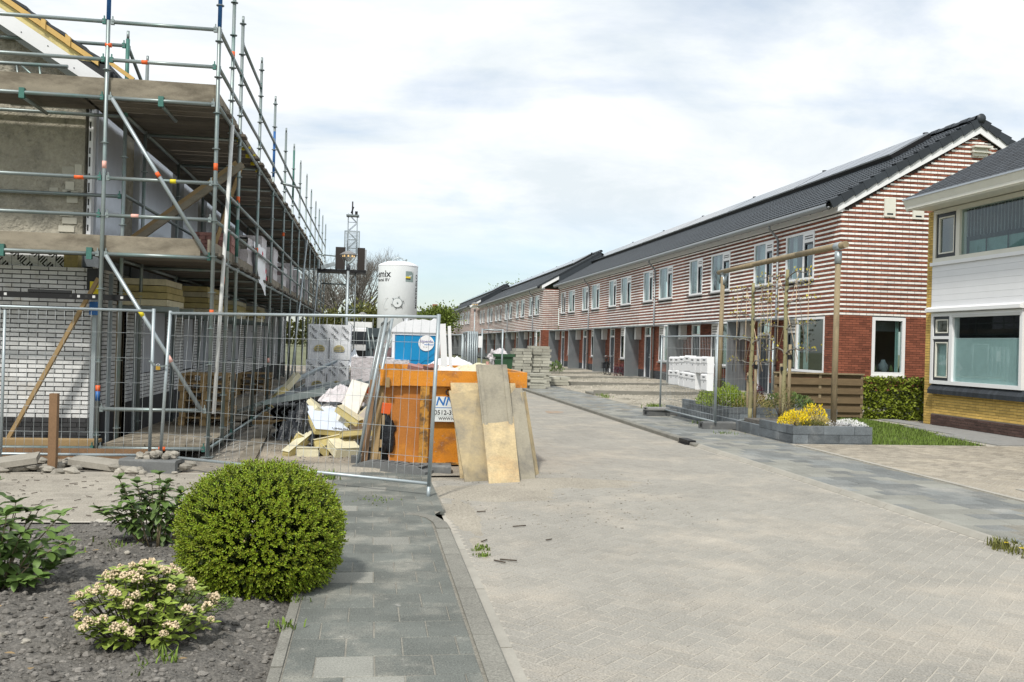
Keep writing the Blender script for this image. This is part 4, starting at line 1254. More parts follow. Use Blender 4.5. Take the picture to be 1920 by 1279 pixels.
# ================================================================== YELLOW HOUSE ON THE RIGHT
rn = random.Random(31)
YX = 13.40
yh = thing('yellow_house', 'yellow brick house with white cladding band and dark slate roof at the right edge', 'house', (YX, 17.0, 0))
Y0, Y1 = 12.5, 21.02
mb = MB(); wall_grid(mb, [(17.5, 20.66, 1.05, 2.72), (15.0, 20.66, 3.95, 5.16)], Y0, 20.70, -.1, 5.2, lambda m, a, b, c, d: m.box(YX + .012, YX + .3, a, b, c, d)); mb.box(YX + .05, YX + 6, Y1 - .25, Y1 - .012, -.1, 5.2)
core = obj('wall_core', mb, 'yellow_mortar', yh)
def brick_parts(parent, lst, plane, d0, d1, mat, nsingle, key, name='brick', stuff='brickwork', base=(0, 0, 0)):
    lst = sorted(lst, key=key)
    cache = {}
    for b in lst[:nsingle]:
        k = (round(b[1] - b[0], 3), round(b[3] - b[2], 3))
        if k not in cache:
            m_ = MB()
            if plane == 'x': face_bricks(m_, [(0, k[0], 0, k[1], 0)], 'x', d0 - d1, 0.0, rn, 0)
            else: face_bricks(m_, [(0, k[0], 0, k[1], 0)], 'y', d0 - d1, 0.0, rn, 0)
            cache[k] = setmat(m_.mesh(name), mat)
        j = rn.uniform(-.002, .002)
        loc = (d1 + j, b[0], b[2]) if plane == 'x' else (b[0], d1 + j, b[2])
        link(name, cache[k], parent, loc)
    if lst[nsingle:]:
        o = sub(stuff, face_bricks(MB(), lst[nsingle:], plane, d0, d1, rn), mat, parent); o['kind'] = 'stuff'
mb = MB(); mb.box(YX, YX + .011, Y0, 20.68, 0.31, 0.98); wl = obj('lower_wall', mb, 'yellow_mortar', yh)
brick_parts(wl, [(a, b, c, d, e) for a, b, c, d, e in bricks(15.0, 20.68, 0.325, 0.95, 0.225, 0.0625, 0.010, seed=2)], 'x', YX + .005, YX - .012, 'yellow_brick', 220, lambda b: -b[0])
mb = MB(); mb.box(YX - .03, YX + .011, Y0, 20.68, -.1, 0.318); pl = obj('plinth', mb, 'brown_mortar', yh)
brick_parts(pl, bricks(15.0, 20.68, -0.065, 0.318, 0.225, 0.0625, 0.011, seed=4), 'x', YX - .025, YX - .045, 'brown_brick', 120, lambda b: -b[0])
# corner pier
mb = MB(); mb.box(YX + .005, YX + .3, 20.70, Y1 - .005, -.1, 5.2); pr = obj('corner_pier', mb, 'yellow_mortar', yh)
brick_parts(pr, bricks(20.695, Y1, 0.0, 5.2, 0.225, 0.0625, 0.010, seed=3), 'x', YX + .01, YX - .012, 'yellow_brick', 60, lambda b: abs(b[2] - 2.5))
# dark sloped sill tiles
mb = MB(); mb.prism([(YX - .14, .80), (YX, .80), (YX, 1.03), (YX - .03, 1.03), (YX - .14, .90)], 'y', 0.0, 0.096)
me = setmat(mb.mesh('sill_tile'), 'slate')
for k in range(46): link('sill_tile', me, yh, (-YX, 20.70 - .1 * (k + 1) - 17.0, 0))
# lower window
def bar(mb, ya, yb, za, zb, x0=YX - .07, x1=YX + .1): mb.box(x0, x1, ya, yb, za, zb)
def frame(mb, ya, yb, za, zb, f, x0, x1):
    mb.box(x0, x1, ya, yb, zb - f, zb); mb.box(x0, x1, ya, yb, za, za + f); mb.box(x0, x1, ya, ya + f, za + f, zb - f); mb.box(x0, x1, yb - f, yb, za + f, zb - f)
mb = MB(); frame(mb, 17.50, 20.69, 1.035, 2.72, .085, YX - .09, YX + .08); bar(mb, 19.86, 19.98, 1.12, 2.635, YX - .088); bar(mb, 19.98, 20.605, 2.10, 2.17, YX - .086)
w1 = obj('lower_window', mb, 'white_paint', yh)
for za, zb in ((1.12, 2.10), (2.17, 2.635)):
    mb = MB(); frame(mb, 19.985, 20.60, za + .005, zb - .005, .07, YX - .062, YX - .01); sub('casement', mb, 'anthracite', w1)
    mb = MB(); frame(mb, 20.05, 20.535, za + .07, zb - .07, .028, YX - .07, YX - .03); sub('bead', mb, 'cream_paint', w1)
    mb = MB(); mb.box(YX - .03, YX - .022, 20.06, 20.52, za + .08, zb - .08); sub('pane', mb, 'pane_big', w1)
mb = MB(); mb.box(YX - .03, YX - .022, 17.58, 19.87, 1.11, 2.64); sub('pane', mb, 'pane_big', w1)
mb = MB(); mb.box(YX + .02, YX + .03, 17.56, 19.88, 1.1, 2.10); mb.box(YX + .02, YX + .03, 20.0, 20.6, 1.1, 2.0); sub('frosted_blind', mb, 'frosted', w1)
mb = MB(); mb.box(YX + .02, YX + .035, 17.56, 19.88, 2.10, 2.125); sub('blind_rail', mb, 'white_paint', w1)
mb = MB(); mb.box(YX + .60, YX + .62, 17.0, 20.7, .9, 2.9); sub('room_backing', mb, 'unlit_interior', w1)
mb = MB(); mb.box(YX - .10, YX + .02, 17.56, 19.88, 2.60, 2.66); sub('blind_box', mb, 'white_grey', w1)
# shutter box, cladding, sill, upper window
mb = MB(); mb.prism([(YX - .20, 2.745), (YX, 2.725), (YX, 2.86), (YX - .12, 2.86), (YX - .20, 2.82)], 'y', 17.45, 20.78); obj('shutter_box', mb, 'white_paint', yh)
for k in range(7):
    z = 2.86 + k * .1414
    mb = MB(); mb.prism([(YX - .085, z + .001), (YX, z + .001), (YX, z + .1414), (YX - .078, z + .1414), (YX - .085, z + .136)], 'y', Y0, 20.70)
    obj('cladding_board', mb, 'white_board', yh)
mb = MB(); mb.box(YX - .13, YX + .02, Y0, 20.74, 3.85, 3.93); obj('window_ledge', mb, 'white_paint', yh)
mb = MB(); frame(mb, 15.0, 20.69, 3.93, 5.18, .10, YX - .09, YX + .08); bar(mb, 19.68, 19.82, 4.03, 5.08, YX - .088)
w2 = obj('upper_window', mb, 'cream_paint', yh)
mb = MB(); frame(mb, 19.825, 20.585, 4.035, 5.075, .085, YX - .062, YX - .01); sub('casement', mb, 'anthracite', w2)
mb = MB(); frame(mb, 19.91, 20.50, 4.12, 4.99, .03, YX - .07, YX - .03); sub('bead', mb, 'cream_paint', w2)
mb = MB(); mb.box(YX - .03, YX - .022, 19.92, 20.49, 4.13, 4.98); sub('pane', mb, 'pane_glass', w2)
mb = MB(); mb.box(YX - .03, YX - .022, 15.1, 19.69, 4.03, 5.09); sub('pane', mb, 'pane_big', w2)
mb = MB(); mb.box(YX + .42, YX + .44, 14.8, 20.7, 3.9, 5.3); sub('room_backing', mb, 'membrane_grey', w2)
for k in range(30):
    y = 19.62 - k * .115
    mb = MB(); mb.rbox((YX + .08, y, 4.78), (.004, .085, .66), Euler((0, 0, -0.75))); sub('blind_slat', mb, 'blind_white', w2)
mb = MB(); mb.box(YX + .16, YX + .17, 15.1, 19.66, 4.05, 4.36); sub('window_screen', mb, 'teal_curtain', w2)
for k in range(5):
    y = 19.0 - k * .72
    mb = MB(); mb.box(YX + .118, YX + .128, y, y + .03, 4.04, 4.62); sub('screen_post', mb, 'anthracite', w2)
# eaves and slate roof
ZE, XE, SL = 5.42, 12.66, 0.535
mb = MB(); mb.prism([(XE + .02, 5.20), (YX + .1, 5.20), (YX + .1, 5.26), (XE + .02, 5.26)], 'y', Y0, 20.86); obj('soffit', mb, 'cream_paint', yh)
mb = MB(); mb.prism([(XE - .03, 5.42), (XE + .06, 5.17), (XE + .10, 5.17), (XE + .04, 5.42)], 'y', Y0, 20.90); obj('fascia', mb, 'cream_paint', yh)
mb = MB(); mb.prism([(XE - .05, 5.42), (XE + .06, 5.42), (XE + .06, 5.45), (XE - .05, 5.46)], 'y', Y0, 20.92); obj('eaves_trim', mb, 'alu', yh)
mb = MB(); mb.raw([(XE, Y0, ZE + .02), (XE, 20.92, ZE + .02), (XE + 6.5, 20.92, ZE + .02 + SL * 6.5), (XE + 6.5, Y0, ZE + .02 + SL * 6.5)], [(0, 3, 2, 1)])
mb.prism([(XE + .1, 5.25), (XE + 6.5, 5.25 + SL * 6.5 - .05), (XE + 6.5, ZE + SL * 6.5), (XE + .1, ZE + .04)], 'y', 20.86, 20.90)
rf = obj('roof', mb, 'slate', yh)
cc = 1 / math.hypot(1, SL)
sm = MB(); w_, l_ = .22, .30
pts = [(0, 0), (w_ * .3, -.06), (w_ * .7, -.06), (w_, 0), (w_, l_), (0, l_)]
top = [(v * cc, u, v * SL * cc + (.026 if v < .05 else .004)) for u, v in pts]; bot = [(p[0], p[1], p[2] - .02) for p in top]
sm.raw(top + bot, [tuple(reversed(range(6)))] + [(i, (i + 1) % 6, 6 + (i + 1) % 6, 6 + i) for i in range(6)])
sme = setmat(sm.mesh('slate'), 'slate')
cells = []
for r_ in range(33):
    for k in range(34):
        y = 20.90 - .225 * (k + 1) - (.1125 if r_ % 2 else 0)
        x = XE + .05 + r_ * .19 * cc
        if y > 14.5: cells.append((x, y, r_))
cells.sort(key=lambda p: (20.9 - p[1]) + 0.9 * (p[0] - XE))
for x, y, r_ in cells[:260]: link('slate', sme, rf, (x, y, ZE + .03 + SL * (x - XE)))
mb = MB()
for x, y, r_ in cells[260:]: mb.raw([(p[0] + x, p[1] + y, p[2] + ZE + .03 + SL * (x - XE)) for p in top], [tuple(reversed(range(6)))])
sub('slates', mb, 'slate', rf)['kind'] = 'stuff'

# ================================================================== FRONT GARDEN: planters, lawn, screen, hedge
lawn_poly = [(9.10, 16.02), (11.45, 16.05), (11.75, 17.2), (12.15, 18.8), (12.55, 20.4), (12.5, 22.35), (9.0, 22.35), (9.0, 18)]
gsoil = sheet('garden_soil', [(7.5, 16.0), (14.4, 16.0), (14.4, 23.4), (7.5, 23.4)], 0.006, 'site_dirt')
sheet('lawn', lawn_poly, 0.02, 'lawn_soil')
def inside(poly, x, y):
    c = False; j = len(poly) - 1
    for i in range(len(poly)):
        if (poly[i][1] > y) != (poly[j][1] > y) and x < (poly[j][0] - poly[i][0]) * (y - poly[i][1]) / (poly[j][1] - poly[i][1]) + poly[i][0]: c = not c
        j = i
    return c
mb = MB(); k = 0
while k < 15000:
    x, y = rn.uniform(9.0, 12.6), rn.uniform(15.95, 22.3)
    if not inside(lawn_poly, x + rn.gauss(0, .05), y + rn.gauss(0, .06)): continue
    k += 1
    a = rn.uniform(0, 6.28); l = rn.uniform(.03, .085) * (1.3 if y < 16.3 else 1); w = .007
    dx, dy = math.cos(a) * l * .5, math.sin(a) * l * .5
    sx, sy = -math.sin(a) * w, math.cos(a) * w
    mb.raw([(x - sx, y - sy, .015), (x + sx, y + sy, .015), (x + dx, y + dy, .015 + l)], [(0, 1, 2)])
single('lawn_grass', mb, 'grass', 'green lawn grass beside the grey planter', 'grass', kind='stuff')
# slab path between lawn and yellow house
pth = sheet('garden_path_right', [(11.5, 16.02), (13.36, 16.02), (13.36, 22.2), (12.6, 22.2), (12.55, 20.4), (12.15, 18.8), (11.75, 17.2)], 0.03, 'joint_sand')
for r_ in range(12):
    for c_ in range(4):
        x, y = 13.06 - c_ * .52, 16.3 + r_ * .5
        if not (inside(lawn_poly, x - .1, y) or x < 11.6):
            tile_obj(pth, 'slab', x - .26, x + .26, y - .25, y + .25, .055, 'concrete', .012)
# planter walls of grey blocks
def block_wall(name, label, pts, z0, courses, bl, bh, thick, mat, group=None, at=None):
    t = thing(name, label, 'planter', at or (pts[0][0], pts[0][1], z0), group)
    for (p, q) in zip(pts, pts[1:]):
        p, q = Vector((*p, 0)), Vector((*q, 0)); L_ = (q - p).length; d = (q - p) / L_
        nrm = Vector((-d.y, d.x, 0))
        for c in range(courses):
            s = -(bl / 2 if c % 2 else 0)
            while s < L_ - .01:
                a, b = max(0, s), min(L_, s + bl)
                s += bl
                if b - a < .03: continue
                mb = MB(); j = rn.uniform(-.004, .004)
                mid = p + d * ((a + b) / 2) + nrm * (thick / 2 + j)
                ang = math.atan2(d.y, d.x)
                mb.rbox((mid.x, mid.y, z0 + (c + .5) * bh), (b - a - .008, thick, bh - .007), Euler((0, 0, ang)))
                obj('block', mb, mat, t)
    return t
pf = block_wall('block_planter', 'grey concrete block planter full of yellow and white flowers beneath the wooden arbor post', [(7.61, 17.45), (7.62, 15.98), (9.17, 15.98), (9.17, 18.4)], -.11, 3, .60, .156, .12, 'planter_block')
mb = MB(); mb.box(7.7, 9.07, 16.08, 18.4, -.05, .31); obj('soil', mb, 'soil', pf)
block_wall('garden_wall', 'low grey block edging wall running from the planter behind the mailbox fence', [(7.60, 23.3), (7.61, 17.46)], -.03, 1, .6, .27, .12, 'planter_block')
pb = block_wall('block_planter', 'dark grey planter at the rear holding bright green and straw coloured shrubs', [(8.0, 23.2), (8.0, 20.0), (10.6, 20.0)], -.02, 3, .5, .145, .12, 'planter_block')
mb = MB(); mb.box(8.1, 10.6, 20.1, 23.2, -.05, .36); obj('soil', mb, 'soil', pb)
def mound(name, label, cx, cy, z, rx_, ry_, rz_, mat, n, leaf, cat='shrub', group=None, deep=None, aspect=.45, stem=True, seed=0):
    """bushy plant: leaf faces through the volume of an uneven dome over a few twigs"""
    r_ = random.Random(seed + 77)
    t = thing(name, label, cat, (cx, cy, z), group)
    pts, pts2 = [], []
    for k in range(n):
        th, u = r_.uniform(0, 6.283), r_.random()
        ph = math.acos(1 - u * 1.05) if u < .95 else 1.55
        d = Vector((math.sin(ph) * math.cos(th), math.sin(ph) * math.sin(th), abs(math.cos(ph))))
        lump = 1 + .22 * noise.noise(d * 2.6 + Vector((seed, seed * 2, 0)))
        k_ = lump * (1 - .5 * r_.random() ** 2)
        p = (cx + d.x * rx_ * k_, cy + d.y * ry_ * k_, z + d.z * rz_ * k_ + .02)
        (pts2 if (deep and k_ < .82) else pts).append((p, d))
    mb = MB(); scatter_leaves(mb, pts, leaf, aspect, r_); o = obj('foliage', mb, mat, t); o['kind'] = 'stuff'
    if deep and pts2:
        mb = MB(); scatter_leaves(mb, pts2, leaf, aspect, r_); o = obj('inner_foliage', mb, deep, t); o['kind'] = 'stuff'
    if stem:
        mb = MB()
        for k in range(7):
            a = r_.uniform(0, 6.28); mb.tube((cx + .03 * math.cos(a), cy + .03 * math.sin(a), z - .03), (cx + rx_ * .6 * math.cos(a), cy + ry_ * .6 * math.sin(a), z + rz_ * .6), .008, 5, .003)
        o = obj('twigs', mb, 'bark', t); o['kind'] = 'stuff'
    return t
G2 = 'shrubs in the block planters'
mound('yellow_bush', 'rounded yellow flowering bush at the left end of the grey planter', 7.90, 16.5, .31, .27, .32, .26, 'leaf_yellow', 620, .05, 'bush', G2, seed=1)
mound('yellow_bush', 'yellow flowering bush with upright tips against the arbor post', 8.62, 17.2, .31, .24, .30, .36, 'leaf_yellow', 520, .05, 'bush', G2, seed=2)
mound('yellow_bush', 'low yellow groundcover bush spilling over the planter front', 8.12, 16.22, .31, .30, .13, .09, 'leaf_olive', 420, .04, 'bush', G2, seed=3)
mound('straw_shrub', 'straw coloured low heath plant in the middle of the planter', 8.32, 16.45, .31, .28, .25, .16, 'leaf_straw', 520, .04, 'shrub', G2, seed=4)
mound('straw_shrub', 'thin greyish twiggy shrub standing taller behind the yellow bushes', 8.30, 17.9, .33, .34, .30, .62, 'straw_dark', 800, .035, 'shrub', G2, seed=5)
mound('white_flower_cushion', 'cushion of small white flowers at the planter front beside the post', 8.78, 16.25, .31, .44, .16, .13, 'petal_white', 900, .03, 'flowers', G2, stem=False, seed=6)
mound('bright_hedge_shrub', 'bright green feathery hedge shrub behind the mailbox fence', 8.35, 21.2, .36, .55, 1.0, .42, 'leaf_bright', 2200, .06, 'shrub', G2, seed=7)
mound('bright_hedge_shrub', 'yellow-green hedge shrub beside the far arbor post', 8.75, 22.5, .36, .5, .6, .48, 'leaf_bright', 1200, .06, 'shrub', G2, seed=8)
mound('straw_grass', 'dry straw coloured ornamental grass behind the slim espalier', 8.75, 20.5, .36, .42, .35, .30, 'leaf_straw', 700, .09, 'grass plant', G2, aspect=.15, seed=9)
mound('dark_shrub', 'dark green leafy shrub in the rear planter between the two espaliers', 9.75, 20.75, .36, .62, .45, .34, 'leaf_shrub', 1100, .07, 'shrub', G2, seed=10)
mound('purple_shrub', 'small purple-leaved shrub by the blue front door', 9.9, 23.0, .36, .22, .22, .5, 'leaf_purple', 350, .07, 'shrub', G2, seed=11)
for k, (x, y) in enumerate(((9.4, 51.5), (9.0, 50.2), (10.6, 52.8))):
    mound('young_bush', ('small yellow-green bush planted by the stone stacks', 'small bushy plant beside the stone stacks, nearest the road', 'dark small bush standing apart near the porches')[k], x, y, .1, .42, .42, .6, 'leaf_bright' if k != 2 else 'leaf_shrub', 260, .14, 'bush', 'young bushes in the front gardens', seed=20 + k)
mound('dark_shrub', 'dark reddish shrub beside the parked bicycle', 13.2, 48.2, .15, .4, .45, .65, 'leaf_purple', 350, .1, 'shrub', seed=25)
# small lantern by the fence
ln = thing('garden_lantern', 'small dark lantern box standing by the plank fence behind the post', 'lantern', (10.55, 21.9, 0))
mb = MB(); frame2 = [(10.42, 10.45), (10.65, 10.68)]
for a, b in frame2: mb.box(a, b, 21.88, 21.92, .0, .58)
mb.box(10.40, 10.70, 21.86, 21.94, .55, .60); mb.box(10.40, 10.70, 21.86, 21.94, 0, .05)
obj('frame', mb, 'anthracite', ln)
mb = MB(); mb.box(10.45, 10.65, 21.895, 21.905, .05, .55); obj('panel', mb, 'membrane_grey', ln)
# plank fence, boards hit and miss
pk = thing('plank_fence', 'brown horizontal plank fence standing before the striped gable', 'fence', (10.15, 22.4, 0))
for z0, z1, dy in ((.88, 1.05, 0), (.655, .785, 0), (.415, .55, 0), (.19, .335, 0), (1.06, 1.15, .05), (.77, .90, .05), (.54, .67, .05), (.32, .43, .05), (.06, .2, .05)):
    mb = MB(); mb.box(10.15, 12.55, 22.38 + dy, 22.40 + dy, z0, z1); obj('plank', mb, 'fence_wood', pk)
mb = MB(); mb.box(10.12, 12.58, 22.36, 22.48, 1.15, 1.185); obj('cap_board', mb, 'post_wood', pk)
for x in (10.15, 11.35, 12.50):
    mb = MB(); mb.box(x, x + .07, 22.402, 22.428, -.1, 1.148); obj('post', mb, 'post_wood', pk)
# ivy hedge
hg = thing('ivy_hedge', 'clipped ivy-covered screen between plank fence and yellow house', 'hedge', (13.5, 22.55, 0))
mb = MB()
for k in range(12): mb.tube((12.62 + k * .17, 22.56, -.05), (12.62 + k * .17, 22.56, 1.1), .008, 5)
for z in (.1, .6, 1.08): mb.tube((12.6, 22.56, z), (14.55, 22.56, z), .012, 6)
obj('screen_frame', mb, 'bark', hg)
pts = []
for k in range(3600):
    x, z = rn.uniform(12.58, 14.6), rn.uniform(.02, 1.12 + .03 * math.sin(k))
    y = 22.55 - .02 - .17 * (rn.random() ** .6) * (1 + .5 * noise.noise(Vector((x * 4, z * 4, 0))))
    pts.append(((x, y, z), (rn.uniform(-.4, .4), -1, -.3)))
mb = MB(); scatter_leaves(mb, pts, .085, .85, rn, up=-.1); obj('foliage', mb, 'leaf_ivy', hg)['kind'] = 'stuff'
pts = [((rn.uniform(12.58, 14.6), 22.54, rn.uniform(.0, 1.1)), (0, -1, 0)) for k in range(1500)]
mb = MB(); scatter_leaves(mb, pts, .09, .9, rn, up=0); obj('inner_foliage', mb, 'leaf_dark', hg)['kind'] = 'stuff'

# arbor of round poles
ar = thing('wooden_arbor', 'wooden arbor of two round posts and one long pole above the espaliers', 'arbor', (8.55, 19.0, 0))
mb = MB(); mb.tube((8.565, 16.3, .3), (8.575, 16.3, 3.56), .058, 14, .052); o = obj('post', mb, 'post_wood', ar)
mb = MB(); mb.tube((8.52, 22.0, .3), (8.55, 22.0, 3.50), .058, 14, .052); obj('post', mb, 'post_wood', ar)
mb = MB(); mb.path([(8.575, 16.02, 3.70), (8.57, 18, 3.685), (8.56, 20.1, 3.665), (8.555, 22.3, 3.63)], .062, 14, .056); obj('pole', mb, 'post_wood', ar)
for y, z in ((16.3, 3.55), (22.0, 3.49)):
    mb = MB(); mb.tube((8.575, y, z - .18), (8.575, y, z + .05), .066, 14); mb.tube((8.575, y - .1, z + .14), (8.575, y + .1, z + .14), .072, 14); obj('clamp', mb, 'galv_light', ar)

# espaliers
def espalier(label, x, y, z0, h, levels, seed):
    r_ = random.Random(seed)
    t = thing('espalier_tree', label, 'tree', (x, y, z0), 'espaliers under the arbor')
    mb = MB(); pts = [(x + r_.uniform(-.012, .012), y + r_.uniform(-.02, .02), z0 + h * i / 9) for i in range(10)]
    mb.path(pts, .050, 9, .034)
    for i in range(18):
        z = z0 + .5 + (h - .6) * i / 18; a = r_.uniform(0, 6.28)
        mb.tube((x + .035 * math.cos(a), y + .035 * math.sin(a), z), (x + .055 * math.cos(a), y + .055 * math.sin(a), z + .03), .014, 5, .008)
    obj('trunk', mb, 'pale_bark', t)
    lv = []
    for z in levels:
        for sg in (-1, 1):
            L_ = r_.uniform(.95, 1.25)
            pts = [(x, y, z - .12), (x + .01, y + sg * .12, z - .03)]
            for i in range(1, 7):
                pts.append((x + r_.uniform(-.03, .03), y + sg * (.12 + L_ * i / 6), z + r_.uniform(-.03, .04)))
            mb = MB(); mb.path(pts, .018, 6, .006)
            for i in range(8):
                b = pts[r_.randrange(3, 8)]; mb.tube(b, (b[0] + r_.uniform(-.05, .05), b[1] + r_.uniform(-.06, .06), b[2] + r_.uniform(.02, .09)), .005, 4, .003)
            obj('branch', mb, 'twig', t)
            for i in range(15):
                b = pts[min(7, 2 + int(6 * r_.random() ** .6))]
                lv.append(((b[0] + r_.uniform(-.07, .07), b[1] + r_.uniform(-.10, .10), b[2] + r_.uniform(-.01, .09)), (r_.uniform(-1, 1), r_.uniform(-1, 1), .6)))
    mb = MB(); scatter_leaves(mb, lv, .055, .6, r_); obj('foliage', mb, 'leaf_espalier', t)['kind'] = 'stuff'
    zt, zb = levels[-1], levels[0]
    for sg in (-1, 1):
        for o_ in (.42, .95):
            mb = MB(); mb.tube((x + .02, y + sg * o_, zb - .25), (x + .02, y + sg * o_, zt + .05), .006, 6); obj('cane', mb, 'bamboo', t)
        mb = MB(); mb.tube((x + .035, y + sg * .45, zt), (x + .035, y - sg * .52, zb - .2), .007, 6); obj('cane', mb, 'bamboo', t)
        mb = MB(); mb.tube((x - .03, y + sg * 1.05, zb - .25), (x - .03, y + sg * .5, zt), .006, 5); obj('cane', mb, 'twig', t)
    for k, (dx, dy, hh) in enumerate(((-.02, .11, 1.15), (.05, -.13, 1.55))):
        mb = MB(); mb.tube((x + dx, y + dy, z0 - .1), (x + dx, y + dy, z0 + hh), .036, 9, .032); obj('stake', mb, 'post_wood', t)
    mb = MB(); mb.lathe([(.062, 0), (.066, .02), (.066, .07), (.062, .09)], (x, y + .05, z0 + 1.0), 12); mb.lathe([(.045, 0), (.045, .09)], (x + .05, y - .13, z0 + 1.25), 10)
    obj('tie', mb, 'black_plastic', t)
espalier('espalier tree with trained bare branches, the one nearer the mailboxes', 8.5, 20.0, .05, 3.18, (1.45, 1.95, 2.5, 2.85, 3.1), 3)
espalier('espalier tree with trained bare branches, the one beside the near arbor post', 8.48, 18.25, .3, 3.1, (1.75, 2.25, 2.75, 3.05, 3.3), 4)

# ================================================================== MESH FENCES
def fence_panel(label, p0, p1, z0, z1, single_wires=False, sp=.105, hz=6, group='mesh site fence panels', lean=(0, 0), wr=.0022, foot=(0, 0), rr=.021):
    """steel-framed site fence panel: two posts, two rails, welded wires"""
    p0, p1 = Vector((*p0, 0)), Vector((*p1, 0)); d = (p1 - p0); L_ = d.length; d /= L_
    le = Vector((lean[0], lean[1], 0))
    P = lambda s, z: tuple(p0 + d * s + le * ((z - z0) / (z1 - z0)) + Vector((0, 0, z)))
    t = thing('site_fence_panel', label, 'fence', (p0.x, p0.y, z0), group)
    for k, s in enumerate((0, L_)):
        mb = MB(); mb.path([P(s, z0 - foot[k]), P(s, z0), P(s, z1)], rr, 10); obj('post', mb, 'galv_light', t)
    for z in (z0 + .03, z1 - .03):
        mb = MB(); mb.tube(P(0, z), P(L_, z), rr * .85, 10); obj('rail', mb, 'galv_light', t)
    n = max(2, int(L_ / sp))
    vw = [(P(L_ * i / n, z0 + .03), P(L_ * i / n, z1 - .01)) for i in range(1, n)]
    hw = [(P(0, lerp(z0, z1, j / hz)), P(L_, lerp(z0, z1, j / hz))) for j in range(1, hz)]
    if single_wires:
        r_ = random.Random(5)
        for a, b in vw:
            mb = MB(); q = [a] + [tuple(Vector(a).lerp(Vector(b), f) + Vector((r_.uniform(-.006, .006), r_.uniform(-.01, .01), 0))) for f in (.15, .35, .6, .8)] + [b]
            mb.path(q, wr, 4); obj('wire', mb, 'wire', t)
        for a, b in hw: mb = MB(); mb.tube(a, b, wr * 1.15, 4); obj('wire', mb, 'wire', t)
    else:
        mb = MB()
        for a, b in vw + hw: mb.tube(a, b, wr, 3, caps=False)
        obj('wire_mesh', mb, 'wire', t)['kind'] = 'stuff'
    return t
def fence_foot(label, cx, cy, z, ang, size=(.72, .24, .14), mat='concrete_dark', cat='fence foot'):
    t = thing('fence_foot', label, cat, (cx, cy, z), 'concrete fence feet', rotz=ang)
    l, w, h = size
    mb = MB(); c = .025
    mb.prism([(-w / 2, 0), (w / 2, 0), (w / 2, h - c), (w / 2 - c, h), (-w / 2 + c, h), (-w / 2, h - c)], 'x', -l / 2, l / 2)
    obj('block', mb, mat, t)
    mb = MB()
    mb.box(-l / 2 - .001, -l / 2 + .03, -w * .2, w * .2, h * .25, h * .75); mb.box(l / 2 - .03, l / 2 + .001, -w * .2, w * .2, h * .25, h * .75); obj('grip_slot', mb, 'black_plastic', t)
    for x in (-.12, .12): 
        mb = MB(); mb.lathe([(0, .001), (.025, .001), (.027, .0015)], (x, 0, h), 10); obj('socket', mb, 'black_plastic', t)
    return t
fr1 = fence_panel('wire mesh fence panel carrying the white mailboxes on the right pavement', (7.13, 18.55), (7.16, 22.4), .17, 2.02, sp=.10, wr=.0042)
fence_panel('second wire mesh panel set crosswise behind the espaliers', (7.18, 18.75), (9.5, 21.1), .12, 2.02, sp=.2, wr=.0025)
fence_foot('black fence foot standing under the near post of the mailbox fence', 7.27, 18.72, .045, 0.06, (.80, .26, .15))
fence_foot('grey fence foot under the far end of the mailbox fence, lower of two', 6.98, 22.1, .045, 0.25, (.62, .26, .14))
fence_foot('pale fence foot stacked on top at the far end of the mailbox fence', 6.96, 22.06, .186, 0.2, (.60, .25, .07), 'concrete')
fence_foot('dark fence foot lying beside the far end of the mailbox fence', 7.62, 22.5, .045, 0.15, (.66, .26, .14))
# mailboxes
def mailbox(label, x, y, z, h=.355, w=.335, d=.15, tilt=0.0):
    t = thing('mailbox', label, 'mailbox', (x, y, z), 'white mailboxes hung on the mesh fence', rotz=tilt)
    mb = MB(); mb.prism([(-d, 0.02), (-d + .015, 0), (0, 0), (0, h), (-d + .02, h), (-d - .012, h - .035), (-d - .012, h - .13), (-d, h - .135)], 'y', -w / 2, w / 2)
    obj('body', mb, 'white_paint', t)
    mb = MB(); mb.box(-d - .0145, -d - .0115, -w * .25, w * .15, h - .085, h - .06); obj('name_slot', mb, 'anthracite', t)
    mb = MB(); mb.box(-d - .004, -d + .002, -.012, .012, h - .19, h - .165); obj('lock', mb, 'anthracite', t)
    return t
places = [('upper', i, 18.72 + i * .36, 1.19 - (0.0 if i < 5 else .03)) for i in range(7)] + [('lower', i, 18.72 + i * .36 + (0 if i == 0 else .36), .835 + (.02 if i > 2 else 0)) for i in range(6)]
ordw = ['nearest', 'second', 'third', 'fourth', 'fifth', 'sixth', 'farthest']
for row, i, y, z in places:
    mailbox(f'white mailbox on the mesh fence, {ordw[i]} of the {row} row', 7.085, y + .05, z + rn.uniform(-.012, .012), tilt=rn.uniform(-.03, .05))
# ================================================================== HOUSE UNDER CONSTRUCTION ON THE LEFT
rn = random.Random(41)
BX, BY = -4.03, 14.30
bh = thing('unfinished_house', 'unfinished house row with white brick walls and bare roof timbers behind the scaffold', 'house', (-6, 20, 0))
